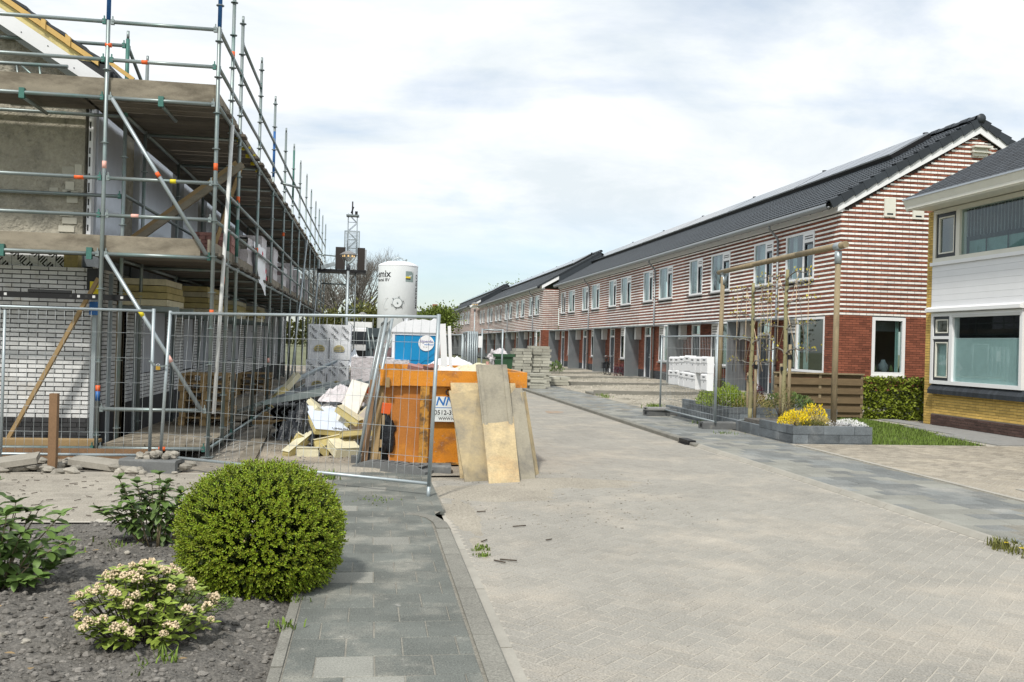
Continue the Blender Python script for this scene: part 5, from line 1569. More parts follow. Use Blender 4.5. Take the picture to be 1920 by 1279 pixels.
# gable: white facing brick below, plastered inner leaf above
mb = MB(); mb.box(-12, BX - .10, BY + .02, BY + .10, .40, 2.63); gwall = obj('gable_wall', mb, 'dark_mortar', bh)
lst = bricks(-7.2, BX, 0.46, 2.645, .247, .0643, .014, seed=12)
lst = [b for b in lst]
def white_single(parent, lst, nsingle, key):
    lst = sorted(lst, key=key)
    cache = {}
    for b in lst[:nsingle]:
        k = (round(b[1] - b[0], 3), round(b[3] - b[2], 3))
        if k not in cache:
            m_ = MB(); m_.box(0, k[0], -.10, 0.0, 0, k[1]); cache[k] = setmat(m_.mesh('brick'), 'white_brick')
        link('brick', cache[k], parent, (b[0], BY + .10 + rn.uniform(-.004, .003), b[2] + rn.uniform(-.001, .001)), (0, rn.uniform(-.004, .004), 0))
    if lst[nsingle:]:
        mb = MB()
        for b in lst[nsingle:]:
            j = rn.uniform(-.004, .003); mb.box(b[0], b[1], BY + j, BY + .1, b[2], b[3], skip=('+y',))
        sub('brickwork', mb, 'white_brick', parent)['kind'] = 'stuff'
white_single(gwall, lst, 295, lambda b: -b[0])
mb = MB(); mb.box(-12, BX + .004, BY - .004, BY + .1, -.3, .455); pl = obj('plinth', mb, 'dark_mortar', bh)
sub('plinth_bricks', face_bricks(MB(), bricks(-7, BX + .006, -.25, .45, .247, .0643, .012, seed=3), 'y', BY, BY - .012, rn), 'plinth_brick', pl)['kind'] = 'stuff'
def roof_z(x): return 5.42 + .635 * (-3.9 - x)
mb = MB(); mb.prism([(-12, 2.4), (-4.25, 2.4), (-4.25, 5.3), (-8.2, 5.3 + .635 * 3.95), (-12, 5.4)], 'y', BY + .27, BY + .45); gl = obj('inner_gable', mb, 'plaster', bh)
# bare limestone blocks showing through the torn plaster
for (x, z, w, h) in ((-4.47, 3.98, .17, .16), (-4.44, 3.78, .12, .14), (-4.40, 3.6, .15, .18), (-4.48, 3.72, .12, .08), (-4.47, 3.05, .14, .10), (-4.47, 3.17, .22, .10), (-4.43, 3.29, .2, .10), (-4.44, 2.88, .12, .14), (-4.5, 2.7, .16, .12), (-4.66, 3.72, .12, .10), (-4.33, 4.0, .10, .18), (-4.47, 3.40, .18, .09)):
    mb = MB(); mb.box(x - w / 2, x + w / 2, BY + .255, BY + .272, z, z + h - .01); obj('limestone_block', mb, 'limestone', bh)
mb = MB(); mb.box(-4.50, -4.28, BY + .258, BY + .272, 2.97, 3.04); obj('brick', mb, 'far_brick', bh)
for k in range(7):
    mb = MB(); mb.box(-5.3 + k * .2, -5.11 + k * .2, BY + .255, BY + .271, 5.0 + .0 * k, 5.30 - (k % 2) * .02); obj('limestone_block', mb, 'plaster' if k % 3 else 'limestone', bh)
# insulation strip above the brickwork, printed foil
mb = MB(); mb.box(-12, -4.45, BY + .12, BY + .268, 2.3, 3.0); ins = obj('insulation', mb, 'insul_foil', bh)
ORI = Vector(ORIG[bh.name])
for k, x in enumerate((-5.02, -4.74, -4.50, -5.35)):
    text_obj('UNILIN', .145, 'ink', 'lettering', bh, tuple(Vector((x, BY + .118, 2.73)) - ORI), (R(90), R(42), 0), .001)
for k in range(9):
    mb = MB(); mb.box(-5.4 + k * .12, -5.397 + k * .12, BY + .116, BY + .12, 2.62, 2.8); obj('insulation_seam', mb, 'membrane_grey', bh)
mb = MB(); mb.box(-4.44, -4.25, BY + .1, BY + .27, 2.60, 2.85); obj('cavity_board', mb, 'pir_yellow', bh)
# white barge, yellow rafters, counter battens and tiles at the gable
X0, X1 = -3.88, -7.9
mb = MB(); mb.prism([(-3.86, 5.34), (-4.20, 5.34), (X1, roof_z(X1) - .33), (X1, roof_z(X1) - .07), (-3.86, roof_z(-3.86) - .05)], 'y', BY - .16, BY - .13); obj('barge_board', mb, 'white_board', bh)
for k in range(6):
    x = -4.3 - k * .36; mb = MB(); mb.lathe([(.0, 0), (.009, 0), (.009, .004)], (0, 0, 0), 6); o = obj('screw', mb, 'black_steel', bh, loc=tuple(Vector((x, BY - .162, roof_z(x) - .2 + .06 * (k % 2))) - ORI)); o.rotation_euler = (R(90), 0, 0)
mb = MB(); mb.prism([(-4.05, roof_z(-4.05) - .08), (X1, roof_z(X1) - .08), (X1, roof_z(X1) + .06), (-4.05, roof_z(-4.05) + .06)], 'y', BY - .10, BY - .03); obj('rafter', mb, 'pir_yellow', bh)
mb = MB(); mb.prism([(-3.98, roof_z(-3.98) + .065), (X1, roof_z(X1) + .065), (X1, roof_z(X1) + .155), (-3.98, roof_z(-3.98) + .145)], 'y', BY - .15, BY - .06); obj('verge_batten', mb, 'pine_fresh', bh)
for k, (x, l) in enumerate(((-4.36, .07), (-4.70, .06))):
    mb = MB(); mb.prism([(x, roof_z(x) + .06), (x - l, roof_z(x - l) + .06), (x - l, roof_z(x - l) + .2), (x, roof_z(x) + .2)], 'y', BY - .17, BY - .06); obj('batten_end', mb, 'pine_fresh', bh)
mb = MB(); mb.beam((-3.83, BY - .1, 5.60), (-3.50, BY - .1, 5.38), .04, .055); obj('loose_batten', mb, 'pine_fresh', bh)
mb = MB(); mb.prism([(-3.80, 5.28), (-3.95, 5.34), (-4.3, roof_z(-4.3) - .06), (-3.85, 5.56)], 'y', BY - .12, BY + .1); obj('eave_end', mb, 'black_plastic', bh)
mb = MB(); mb.prism([(-3.75, roof_z(-3.75) + .04), (-8.2, roof_z(-8.2) + .04), (-8.2, roof_z(-8.2) + .12), (-3.75, roof_z(-3.75) + .12)], 'y', BY + .02, 46); obj('roof', mb, 'roof_tile', bh)
for k in range(15):
    x = -3.92 - k * .27
    for j in range(4):
        mb = MB(); xa, xb = x + .03, x - .27
        mb.prism([(xa, roof_z(xa) + .165), (xb, roof_z(xb) + .15), (xb, roof_z(xb) + .185), (xa, roof_z(xa) + .215)], 'y', BY - .13 + j * .3 + .02 * (k % 2), BY + .16 + j * .3)
        obj('roof_tile', mb, 'roof_tile', bh)
# street front: piers and window openings, ground floor
mb = MB()
OPEN = [(14.62, 14.98, -.3, 2.62), (15.72, 16.42, -.3, 2.55), (17.45, 19.45, 1.0, 2.6), (21.2, 22.4, .95, 2.6), (23.2, 25.0, 1.0, 2.6), (27.6, 30.0, 1.0, 2.6), (31.6, 34.2, 1.0, 2.6), (36.0, 38.6, 1.0, 2.6), (40.2, 42.8, 1.0, 2.6)]
holes = [(a, b, c, d) for a, b, c, d in OPEN]
wall_grid(mb, holes, BY + .1, 46, -.3, 2.66, lambda m, a, b, c, d: m.box(BX - .1, BX - .012, a, b, c, d))
fwall = obj('street_wall', mb, 'dark_mortar', bh)
lst = bricks(BY + .102, 46, .55, 2.645, .247, .0643, .014, holes, seed=14)
mb = MB()
for b in lst:
    j = rn.uniform(-.004, .003); mb.box(BX - .05, BX + j, b[0], b[1], b[2], b[3], skip=('-x',))
sub('brickwork', mb, 'white_brick', fwall)['kind'] = 'stuff'
for a, b in ((BY + .1, 14.62), (14.98, 15.72), (16.42, 46)):
    mb = MB(); mb.box(BX - .1, BX + .004, a, b, -.3, .54); obj('street_plinth', mb, 'plinth_brick', bh)
for k, (a, b, c, d) in enumerate(OPEN):
    if c > 0:
        mb = MB(); mb.box(BX - .08, BX - .03, a, b, c, d); obj('window_board', mb, 'panel_grey', bh)
        mb = MB(); mb.box(BX - .09, BX + .0, a + .001, a + .03, c, d); mb.box(BX - .13, BX + .0, b - .03, b - .001, c, d); mb.box(BX - .13, BX, a + .03, b - .03, d - .03, d - .001); obj('reveal', mb, 'concrete', bh)
    else:
        mb = MB(); mb.box(BX - .10, BX - .06, a, b, c, d); obj('doorway_sheet', mb, 'post_wood' if k else 'panel_grey', bh)
mb = MB(); mb.box(BX - .20, BX - .06, 15.74, 15.84, -.1, 2.54); mb.box(BX - .20, BX - .06, 16.3, 16.4, -.1, 2.54); mb.box(BX - .2, BX - .06, 15.84, 16.3, 2.42, 2.54); obj('door_frame', mb, 'post_wood', bh)
# upper floor behind the scaffold: taped foil panels, concrete piers, dark gaps
mb = MB(); mb.box(-4.45, -4.40, BY + .45, 46, 2.6, 5.3); obj('inner_wall', mb, 'concrete_dark', bh)
y = 14.78; k = 0
for (l, mt) in ((1.55, 'foil'), (.14, None), (.75, 'plaster'), (.12, None), (2.7, 'foil'), (.1, None), (.95, 'concrete'), (.14, None), (1.7, 'foil'), (.12, None), (.9, 'concrete'), (.16, None), (2.2, 'foil'), (.12, None), (1.0, 'plaster'), (.12, None), (2.2, 'foil'), (1.0, None), (2.3, 'foil'), (.9, 'concrete'), (2.4, 'foil'), (1.0, None), (2.2, 'foil'), (1, 'concrete'), (2.2, 'foil')):
    if mt:
        mb = MB(); mb.box(-4.38, -4.12 if mt == 'foil' else -4.2, y, y + l, 3.06 if mt == 'foil' else 2.6, 5.2)
        obj('window_foil' if mt == 'foil' else 'pier', mb, mt, bh)
    y += l
mb = MB(); mb.box(-4.2, -4.14, 14.58, 14.72, 2.9, 5.2); wj = obj('wall_jamb', mb, 'white_board', bh)
for k in range(10):
    z = 3.2 + k * .19; mb = MB(); mb.box(-4.19, -4.17, 14.576, 14.58, z, z + .09 + .05 * (k % 2)); sub('slot', mb, 'black_plastic', wj)
mb = MB(); mb.box(-4.3, -4.02, 14.62, 46, 2.66, 2.9); obj('floor_slab', mb, 'membrane_grey', bh)
mb = MB()
for k in range(12):
    y = 16.4 + k * .42; mb.box(-4.015, -3.995, y, y + .4, 2.24, 2.84)
obj('damp_membrane', mb, 'membrane_grey', bh)
mb = MB(); mb.box(-4.9, -4.46, 14.7, 46, -.3, 2.6); obj('dark_interior', mb, 'unlit_interior', bh)  # solid dark block, its colour standing for unlit rooms behind the wall
# grey profile posts set up for the bricklayers
for k, (y, x) in enumerate(((14.22, -3.95), (14.95, -3.93), (16.55, -3.93), (19.5, -3.93), (23.2, -3.93))):
    mb = MB(); mb.box(x - .028, x + .028, y, y + .04, -.02, 2.6); single('profile_post', mb, 'galv_light', ['grey metal profile post at the white brick corner', 'second grey profile post from the white brick corner', 'grey profile post beyond the first doorway', 'grey profile post between first two window boards', 'grey profile post beyond the second window board'][k], 'profile post', 'bricklaying profile posts')

# ================================================================== SCAFFOLD
XO, XI, YF = -2.2, -3.67, 13.47
sc = thing('scaffold', 'galvanised tube scaffold with plank decks along the unfinished house', 'scaffold', (-3, 20, 0))
YO = [13.47, 15.72, 18.35, 20.95, 23.6, 26.0, 28.4, 31.1, 33.5, 36.2, 38.6, 41.3, 44.0]
TR = .0275
SO = Vector(ORIG[sc.name])
def standard(x, y, z0, z1, topc=None):
    mb = MB(); mb.tube((x, y, z0), (x, y, z1), TR, 10)
    if z1 > 6: mb.tube((x, y, z1), (x, y, z1 + .12), TR * .75, 8)
    o = obj('standard', mb, 'galv', sc)
    mb = MB(); z = z0 + .28
    while z < z1:
        mb.lathe([(TR, -.004), (.055, -.004), (.055, .006), (TR, .006)], (x, y, z), 12, smooth=False); z += .5 if x == XO and y < 24 else 1.0
    sub('rosette', mb, 'galv', o)['kind'] = 'stuff'
    if topc:
        mb = MB(); mb.tube((x, y, topc[0]), (x, y, topc[1]), TR + .001, 10); sub('painted_top', mb, topc[2], o)
    return o
def tape(p, q, mat):
    mb = MB(); mb.tube(p, q, TR + .0022, 10); obj('tape_band', mb, mat, sc)
tops = {0: (5.98, 7.7, 'blue_steel')}
for k, y in enumerate(YO):
    z1 = 7.7 if k == 0 else rn.uniform(6.75, 6.98)
    standard(XO, y, .02, z1, {0: (6.0, 7.7, 'blue_steel'), 3: (5.2, 6.2, 'blue_steel'), 1: (3.0, 3.6, 'green_steel'), 5: (5.4, 6.8, 'green_steel')}.get(k))
    mb = MB(); mb.box(XO - .08, XO + .08, y - .08, y + .08, .005, .018); obj('base_plate', mb, 'galv', sc)
standard(XO, 14.75, .02, 7.4, (3.0, 3.9, 'green_steel'))
standard(XI, YF, .02, 7.4, (5.98, 7.4, 'blue_steel'))
for k, y in enumerate([14.5] + YO[1:]):
    standard(XI, y, .02, 6.05 if k < 2 else 4.95, (4.9, 6.05, 'green_steel') if k == 0 else None)
    mb = MB(); mb.box(XI - .08, XI + .08, y - .08, y + .08, .005, .018); obj('base_plate', mb, 'galv', sc)
standard(-6.7, YF, .02, 7.0)
def ledger(p, q, mat='galv', clamps=True):
    p, q = Vector(p), Vector(q); d = (q - p).normalized()
    mb = MB(); mb.tube(p + d * .05, q - d * .05, TR * .97, 9)
    o = obj('ledger', mb, mat, sc)
    if clamps:
        for e, s in ((p, 1), (q, -1)):
            c = e + d * s * .055
            mb = MB(); mb.rbox(c, (.046, .046, .07), Euler((0, 0, math.atan2(d.y, d.x)))); mb.rbox(c + Vector((0, 0, .05)), (.014, .022, .06), Euler((0, 0, math.atan2(d.y, d.x))))
            sub('coupler', mb, 'green_steel' if rn.random() < .55 else 'galv', o)
    return o
for y0, y1 in zip(YO, YO[1:]):
    n = y0 < 27
    for z in (.12, 2.78, 3.31, 3.83, 4.92, 5.44, 5.96): ledger((XO, y0, z), (XO, y1, z), clamps=n)
    for z in (2.78, 3.75, 4.92): ledger((XI, max(y0, 14.5) if y0 < 14 else y0, z), (XI, y1, z), clamps=False)
ledger((XO, 15.72, 6.48), (XO, 18.35, 6.46))
for z in (.12, 2.78, 3.31, 3.82, 4.92, 5.44, 5.96):
    ledger((XI, YF, z), (XO, YF, z)); ledger((-6.7, YF, z), (XI, YF, z))
ledger((XI, YF, .655), (XO, YF, .655))
ledger((-6.7, 14.5, 5.95), (XI, 14.5, 5.95)); ledger((-6.7, 14.5, 3.72), (XI, 14.5, 3.72)); ledger((-6.7, 14.5, 4.9), (XI, 14.5, 4.9))
ledger((XI, 14.5, 5.95), (XI, 15.72, 5.55))
for y in YO[1:]:
    for z in (2.76, 4.90): ledger((XI, y, z), (XO, y, z), clamps=False)
for x in (-4.75, -2.95):
    ledger((x, YF, 4.87), (x, 14.5, 4.87), clamps=False)
    mb = MB(); mb.box(x - .035, x + .035, YF - .03, YF + .035, 4.84, 4.98); obj('coupler', mb, 'green_steel', sc)
for x in (-4.95, -3.83):
    mb = MB(); mb.box(x - .035, x + .035, YF - .03, YF + .035, 2.70, 2.86); obj('coupler', mb, 'green_steel', sc)
def brace(p, q, mat='galv_light'):
    mb = MB(); mb.tube(p, q, TR, 10); return obj('brace', mb, mat, sc)
brace((-3.58, YF - .06, 4.90), (-2.28, YF - .06, 2.82)); brace((-3.60, YF - .06, 2.76), (-2.30, YF - .06, .68))
brace((-2.12, 14.36, 4.84), (-2.12, 13.40, .62), 'white_grey')
for k, (y0, y1) in enumerate(((26.0, 31.1), (33.5, 38.6))): brace((XO + .06, y1, 4.9), (XO + .06, y0, .2), 'galv_light')
mb = MB(); mb.tube((XO, 39.0, 5.16), (-1.28, 39.4, 5.13), TR, 8); obj('ledger', mb, 'galv', sc)
mb = MB(); mb.tube((XO, 22.6, 5.35), (-1.75, 22.8, 5.28), TR, 8); obj('ledger', mb, 'galv', sc)
# bands of coloured tape
for (p, q, m_) in (((-4.05, YF, 3.815), (-3.93, YF, 3.815), 'tape_orange'), ((-2.80, YF, 3.82), (-2.72, YF, 3.82), 'tape_yellow'), ((-3.30, YF, 3.315), (-3.20, YF, 3.315), 'tape_pink'),
                   ((-3.70, YF, 5.64), (-3.62, YF, 5.64), 'tape_orange'), ((-3.22, YF, 5.44), (-3.14, YF, 5.44), 'tape_orange'), ((XO, YF, 4.10), (XO, YF, 4.0), 'tape_orange'), ((XI, YF, 4.05), (XI, YF, 3.95), 'tape_pink'),
                   ((XO, 14.75, 6.05), (XO, 14.75, 5.96), 'tape_orange'), ((XO, 15.72, 3.98), (XO, 15.72, 3.88), 'tape_orange'), ((XO, YF, 2.06), (XO, YF, 2.0), 'tape_orange'), ((XI, YF, .98), (XI, YF, .90), 'tape_orange'), ((XI, YF, .90), (XI, YF, .77), 'blue_steel'),
                   ((-2.12, 13.86, 2.55), (-2.12, 13.83, 2.45), 'tape_orange'), ((-4.25, YF, .12), (-4.15, YF, .12), 'tape_orange'), ((-2.85, YF, .12), (-2.76, YF, .12), 'tape_orange'), ((XO, 18.35, 3.4), (XO, 18.35, 3.3), 'tape_orange'), ((XO, 20.95, 1.25), (XO, 20.95, 1.15), 'tape_pink'), ((XO, 23.6, 4.3), (XO, 23.6, 4.2), 'tape_orange')):
    tape(p, q, m_)
for p, q, m_ in (((-2.97, YF - .06, 3.92), (-2.93, YF - .06, 3.86), 'tape_orange'), ((-3.14, YF - .06, 2.02), (-3.09, YF - .06, 1.94), 'tape_yellow'), ((-2.75, YF - .06, 1.40), (-2.70, YF - .06, 1.32), 'tape_pink')): tape(p, q, m_)
# plank decks: short boards laid across, long boards along the gable
def deck(z, y0, y1):
    y = y0; k = 0
    while y < y1:
        w = .285
        mb = MB(); e = rn.uniform(-.06, .05)
        mb.box(XI - .36, XO + .05 + e, y, y + w, z, z + .04)
        mb.f = mb.f
        obj('deck_board', mb, 'scaf_wood', sc, kind=None); y += w + rn.choice((.012, .015, .03)); k += 1
deck(4.955, 13.53, 44.2); deck(2.815, 13.53, 44.2)
for z in (4.955, 2.815):
    for j in range(3):
        mb = MB(); mb.box(-7.5, XI - .32, 13.52 + j * .29, 13.80 + j * .29, z, z + .04); obj('deck_board', mb, 'scaf_wood', sc)
mb = MB(); mb.box(-7.5, -3.68, YF + .03, YF + .058, 4.93, 5.195); obj('toe_board', mb, 'toe_wood', sc)
mb = MB(); mb.box(-3.675, -2.225, YF + .035, YF + .058, 4.935, 5.205); obj('toe_board', mb, 'toe_wood', sc)
mb = MB(); mb.box(-7.5, -2.38, YF + .03, YF + .058, 2.80, 3.04); obj('toe_board', mb, 'toe_wood', sc)
for k, (y0, y1) in enumerate(zip(YO, YO[1:])):
    mb = MB(); mb.box(XO - .03 - .055, XO - .055, y0 + .03, y1 - .01, 5.0, 5.19 + rn.uniform(-.01, .01)); obj('toe_board', mb, 'toe_wood', sc)
    if k not in (2,):
        mb = MB(); mb.box(XO - .085, XO - .055, y0 + .03, y1 - .05, 2.86, 3.04); obj('toe_board', mb, 'toe_wood', sc)
# yellow toe-board clips
for k in range(5):
    mb = MB(); y = 15.8 + k * .7; mb.box(XO - .1, XO - .02, y, y + .04, 4.9, 5.1); obj('clip', mb, 'tape_yellow', sc)

# roof ladder lying on the deck by the gable
ld = thing('lattice_beam', 'grey lattice beam lying against the bare gable above the top deck', 'beam', (-4.8, 14.0, 5.0))
for (p, q) in (((-6.5, 14.0, 5.43), (-4.34, 14.0, 5.45)), ((-6.5, 14.0, 5.03), (-4.8, 14.0, 5.03))):
    mb = MB(); mb.tube(p, q, TR, 8); obj('chord', mb, 'galv', ld)
for k in range(6):
    x = -4.72 - k * .30
    mb = MB(); mb.tube((x, 14.0, 5.43), (x + .06, 14.0, 5.03), .016, 6); obj('rung', mb, 'galv', ld)
mb = MB(); mb.tube((-4.95, 14.0, 5.42), (-4.70, 14.0, 5.2), .016, 6); obj('rung', mb, 'galv', ld)

# ---- loose things on and under the scaffold
PG = 'loose planks leaning on the scaffold'
for k, (p, q) in enumerate((((-3.75, 15.18, 3.12), (-2.14, 15.1, 4.41)), ((-3.62, 15.08, 3.13), (-2.04, 15.0, 4.38)))):
    mb = MB(); mb.beam(p, q, .035, .10, (0, 0.2, 1)); single('plank', mb, 'pine' if k == 0 else 'toe_wood', ('upper of two long planks leaning slantwise on the lower deck', 'lower of two long planks leaning slantwise on the lower deck')[k], 'plank', PG)
mb = MB(); mb.beam((-2.62, 15.6, 2.85), (-2.18, 15.9, 4.55), .03, .06); single('batten', mb, 'pine', 'thin steep batten standing behind the slanting planks', 'batten', PG)
mb = MB(); mb.beam((-4.99, 13.92, .12), (-3.84, 13.98, 2.47), .05, .075, (0, 1, 0)); single('timber_prop', mb, 'pine', 'long yellowish timber prop leaning across the white brick gable', 'timber')
lv = thing('steel_profile', 'black drilled steel profile fixed level across the white brick wall', 'profile', (-4.5, 13.7, 2.1))
mb = MB(); mb.box(-6.8, -3.3, 13.70, 13.75, 2.155, 2.235); obj('bar', mb, 'black_steel', lv)
mb = MB(); mb.box(-4.68, -4.12, 13.69, 13.74, 2.237, 2.275); obj('level', mb, 'black_plastic', lv)
for k, x in enumerate((-4.97, -4.12, -4.02, -3.92, -3.82, -3.72, -3.45)):
    mb = MB(); mb.box(x - .018, x + .018, 13.697, 13.70, 2.18, 2.215); obj('hole', mb, 'white_brick' if k % 2 == 0 else 'unlit_interior', lv)
jb = thing('cavity_slab', 'yellow and blue package stood at the corner of the white brick wall', 'package', (-3.92, 14.12, 2.0))
mb = MB(); mb.box(-3.99, -3.87, 14.10, 14.16, 2.22, 2.43); obj('yellow_part', mb, 'tape_yellow', jb)
mb = MB(); mb.box(-3.99, -3.87, 14.10, 14.16, 1.95, 2.14); obj('blue_part', mb, 'blue_steel', jb)
mb = MB(); mb.box(-4.05, -3.9, 14.16, 14.3, 2.32, 2.62); obj('dark_wrap', mb, 'black_plastic', jb)
# yellow insulation slabs on brackets
def slab_stack(label, x0, x1, y0, y1, z, n, th=.11):
    t = thing('insulation_stack', label, 'insulation', (x0, y0, z), 'stacks of yellow insulation slabs')
    for k in range(n):
        mb = MB(); j = rn.uniform(-.06, .06)
        mb.box(x0 + j, x1 + j, y0 + rn.uniform(-.05, .05), y1 + rn.uniform(-.05, .05), z + k * th, z + (k + 1) * th - .012)
        obj('slab', mb, 'pir_yellow' if k % 3 else 'pir_pale', t)
    mb = MB(); mb.box(x0 - .1, x1 + .2, y0, y0 + .08, z - .09, z - .012); mb.box(x0 - .1, x1 + .2, y1 - .1, y1, z - .09, z - .012); obj('bracket', mb, 'galv', t)
slab_stack('yellow insulation slabs stacked under the lower deck, nearest the white corner', -3.98, -3.28, 15.7, 17.0, 2.16, 4)
slab_stack('yellow insulation slabs stacked under the lower deck, second along the wall', -3.98, -3.2, 19.4, 21.2, 2.14, 5)
slab_stack('yellow insulation slabs stacked under the lower deck, third along the wall', -3.98, -3.2, 23.4, 25.2, 2.14, 4)
slab_stack('yellow insulation slabs stacked under the lower deck, farthest along the wall', -3.98, -3.2, 27.4, 29.2, 2.14, 4)
# brick packs on the lower deck
def brick_pack(label, x, y, z, w, d, h, mat, wrap, seed, group='brick packs on the scaffold'):
    r_ = random.Random(seed)
    t = thing('brick_pack', label, 'brick pack', (x, y, z), group)
    L_, H_ = .22, .065
    mb = MB()
    nz_, ny = int(h / H_), max(1, int(d / L_))
    for k in range(nz_):
        for j in range(ny):
            for i in range(max(1, int(w / .105))):
                a = r_.uniform(-.006, .006)
                if i in (0, int(w / .105) - 1) or j in (0, ny - 1) or k == nz_ - 1:
                    mb.box(x + i * .105 + a, x + i * .105 + .1 + a, y + j * L_ + a, y + (j + 1) * L_ - .006 + a, z + k * H_, z + k * H_ + .06)
    obj('bricks', mb, mat, t)['kind'] = 'stuff'
    if wrap:
        W, D, Hh = w + .04, d + .04, nz_ * H_ + .03
        vs, fs = [], []
        n = 9
        for face in range(3):
            for a in range(n + 1):
                for b in range(n + 1):
                    u, v = a / n, b / n
                    jx = .035 * noise.noise(Vector((u * 5 + seed, v * 5, face * 3)))
                    if face == 0: p = (x + W - .02 + jx, y - .02 + D * u, z + Hh * v)
                    elif face == 1: p = (x - .02 + W * u, y - .02 + jx, z + Hh * v)
                    else: p = (x - .02 + W * u, y - .02 + D * v, z + Hh + jx)
                    vs.append(p)
            o_ = face * (n + 1) ** 2
            for a in range(n):
                for b in range(n):
                    if wrap == 1 and face == 1 and b > 5: continue
                    i0 = o_ + a * (n + 1) + b
                    fs.append((i0, i0 + n + 1, i0 + n + 2, i0 + 1))
        mb = MB(); mb.raw(vs, fs, True); obj('plastic_wrap', mb, 'wrap_plastic', t)
    return t
brick_pack('open pack of pinkish bricks on the lower deck beside the slanting planks', -3.0, 16.3, 2.86, .63, .9, .62, 'pink_brick', 0, 1)
names = ['plastic wrapped brick pack on the lower deck, first behind the pinkish bricks', 'plastic wrapped brick pack on the lower deck, second behind the pinkish bricks', 'plastic wrapped brick pack on the lower deck, third behind the pinkish bricks',
         'plastic wrapped brick pack on the lower deck, fourth behind the pinkish bricks', 'plastic wrapped brick pack on the lower deck, fifth behind the pinkish bricks', 'plastic wrapped brick pack on the lower deck, sixth behind the pinkish bricks',
         'plastic wrapped brick pack on the lower deck, seventh behind the pinkish bricks', 'plastic wrapped brick pack on the lower deck, farthest of the row']
for k in range(8):
    brick_pack(names[k], -3.05, 17.6 + k * 2.35 + rn.uniform(-.2, .2), 2.86, .74, .9, .66 + .26 * (k % 3 != 0), 'wrapped_brick' if k % 2 else 'stone', 1 if k % 3 == 0 else 2, 50 + k)
# torn white plastic hanging over the toe board
mb = MB(); vs = []; n = 8
for a in range(n + 1):
    for b in range(n + 1):
        u, v = a / n, b / n
        vs.append((XO - .06 + .10 * v + .05 * noise.noise(Vector((u * 4, v * 4, 2))), 18.45 + 1.9 * u * (1 - .3 * v), 3.55 - .75 * v - .25 * u * v + .06 * noise.noise(Vector((u * 5, v * 3, 7)))))
mb.raw(vs, [(a * (n + 1) + b, (a + 1) * (n + 1) + b, (a + 1) * (n + 1) + b + 1, a * (n + 1) + b + 1) for a in range(n) for b in range(n)], True)
shp = single('plastic_sheet', mb, 'loo_white', 'torn white plastic with red print hanging over the lower deck edge', 'plastic sheet')
for k, (y, z) in enumerate(((18.95, 3.3), (19.6, 3.0), (19.75, 2.85))):
    mb = MB()
    for j in range(3): mb.box(XO + .035, XO + .038, y + j * .07, y + j * .07 + .045, z + .03 * (j % 2), z + .08 + .03 * (j % 2))
    obj('red_print', mb, 'ink_red', shp)

# ---- foot of the scaffold: boards, pallets, stake
for k in range(5):
    mb = MB(); x = -3.62 + k * .275; mb.box(x, x + .268, 13.62 + rn.uniform(-.03, .03), 17.2, .13, .165)
    single('platform_board', mb, 'toe_wood', f'grey plank of the low platform at the scaffold foot, {["leftmost", "second from left", "middle one", "second from right", "rightmost"][k]}', 'plank', 'platform planks at the scaffold foot')
for k in range(4):
    mb = MB(); x = -3.5 + k * .3; mb.box(x, x + .29, 17.9, 24 + k * .5, .13, .165)
    single('platform_board', mb, 'toe_wood', f'grey plank of the far low platform behind the pallets, {["against the wall", "second from the wall", "third from the wall", "outermost"][k]}', 'plank', 'platform planks at the scaffold foot')
mb = MB(); mb.box(-7, -3.7, 13.62, 13.66, .13, .21); mb.box(-7, -3.7, 13.66, 13.86, .17, .21); single('long_board', mb, 'pine', 'long pale board lying along the foot of the white gable', 'board')
mb = MB(); mb.box(-7, -2.75, 13.05, 13.09, -.12, .16); single('retaining_board', mb, 'timber_brown', 'dark brown retaining board in the earth below the scaffold', 'board')
mb = MB(); mb.box(-8, -2.4, 13.1, 14.3, -.15, -.1); single('trench_floor', mb, 'soil', 'dark earth floor of the shallow trench below the scaffold', 'trench', kind='structure')
mb = MB(); mb.box(-3.785, -3.695, 11.88, 11.97, -.1, .955); single('wooden_stake', mb, 'timber_brown', 'square brown wooden stake standing at the mesh fence', 'stake')
def make_pallet():
    t = thing('pallet', 'x', 'pallet', (0, 0, 0), 'stacked wooden pallets')
    t['wo'] = 0
    for k in range(5):
        mb = MB(); mb.box(-.40, .40, -.5 + k * .225, -.40 + k * .225, .122, .144); obj('slat', mb, 'pine', t, loc=(0, 0, 0))
    for x in (-.35, 0, .35):
        mb = MB(); mb.box(x - .05, x + .05, -.5, .5, .1, .122); obj('runner', mb, 'pine', t, loc=(0, 0, 0))
        mb = MB(); mb.box(x - .05, x + .05, -.5, .5, 0, .02); obj('runner', mb, 'pine', t, loc=(0, 0, 0))
        for y in (-.43, 0, .43):
            mb = MB(); mb.box(x - .05, x + .05, y - .07, y + .07, .02, .1); obj('block', mb, 'pine', t, loc=(0, 0, 0))
    return t
pal = make_pallet()
pl_ord = ['bottom', 'second', 'third', 'fourth', 'fifth', 'topmost']
for k in range(6):
    lab = f'worn wooden pallet beside the scaffold corner, {pl_ord[k]} of its stack' if k in (0, 5) else f'worn wooden pallet beside the scaffold corner, {pl_ord[k]} from the ground'
    o = pal if k == 0 else dup(pal, (0, 0, 0))
    o['label'] = lab; o.location = (-2.78 + rn.uniform(-.03, .03), 16.9 + rn.uniform(-.04, .04), .17 + k * .146); o.rotation_euler = (0, 0, rn.uniform(-.05, .05))
for k in range(4):
    o = dup(pal, (-3.0 + rn.uniform(-.03, .03), 25.6, .17 + k * .146), rn.uniform(-.04, .04), f'wooden pallet in the far stack by the wall, {["bottom one", "second from below", "third from below", "topmost"][k]}')
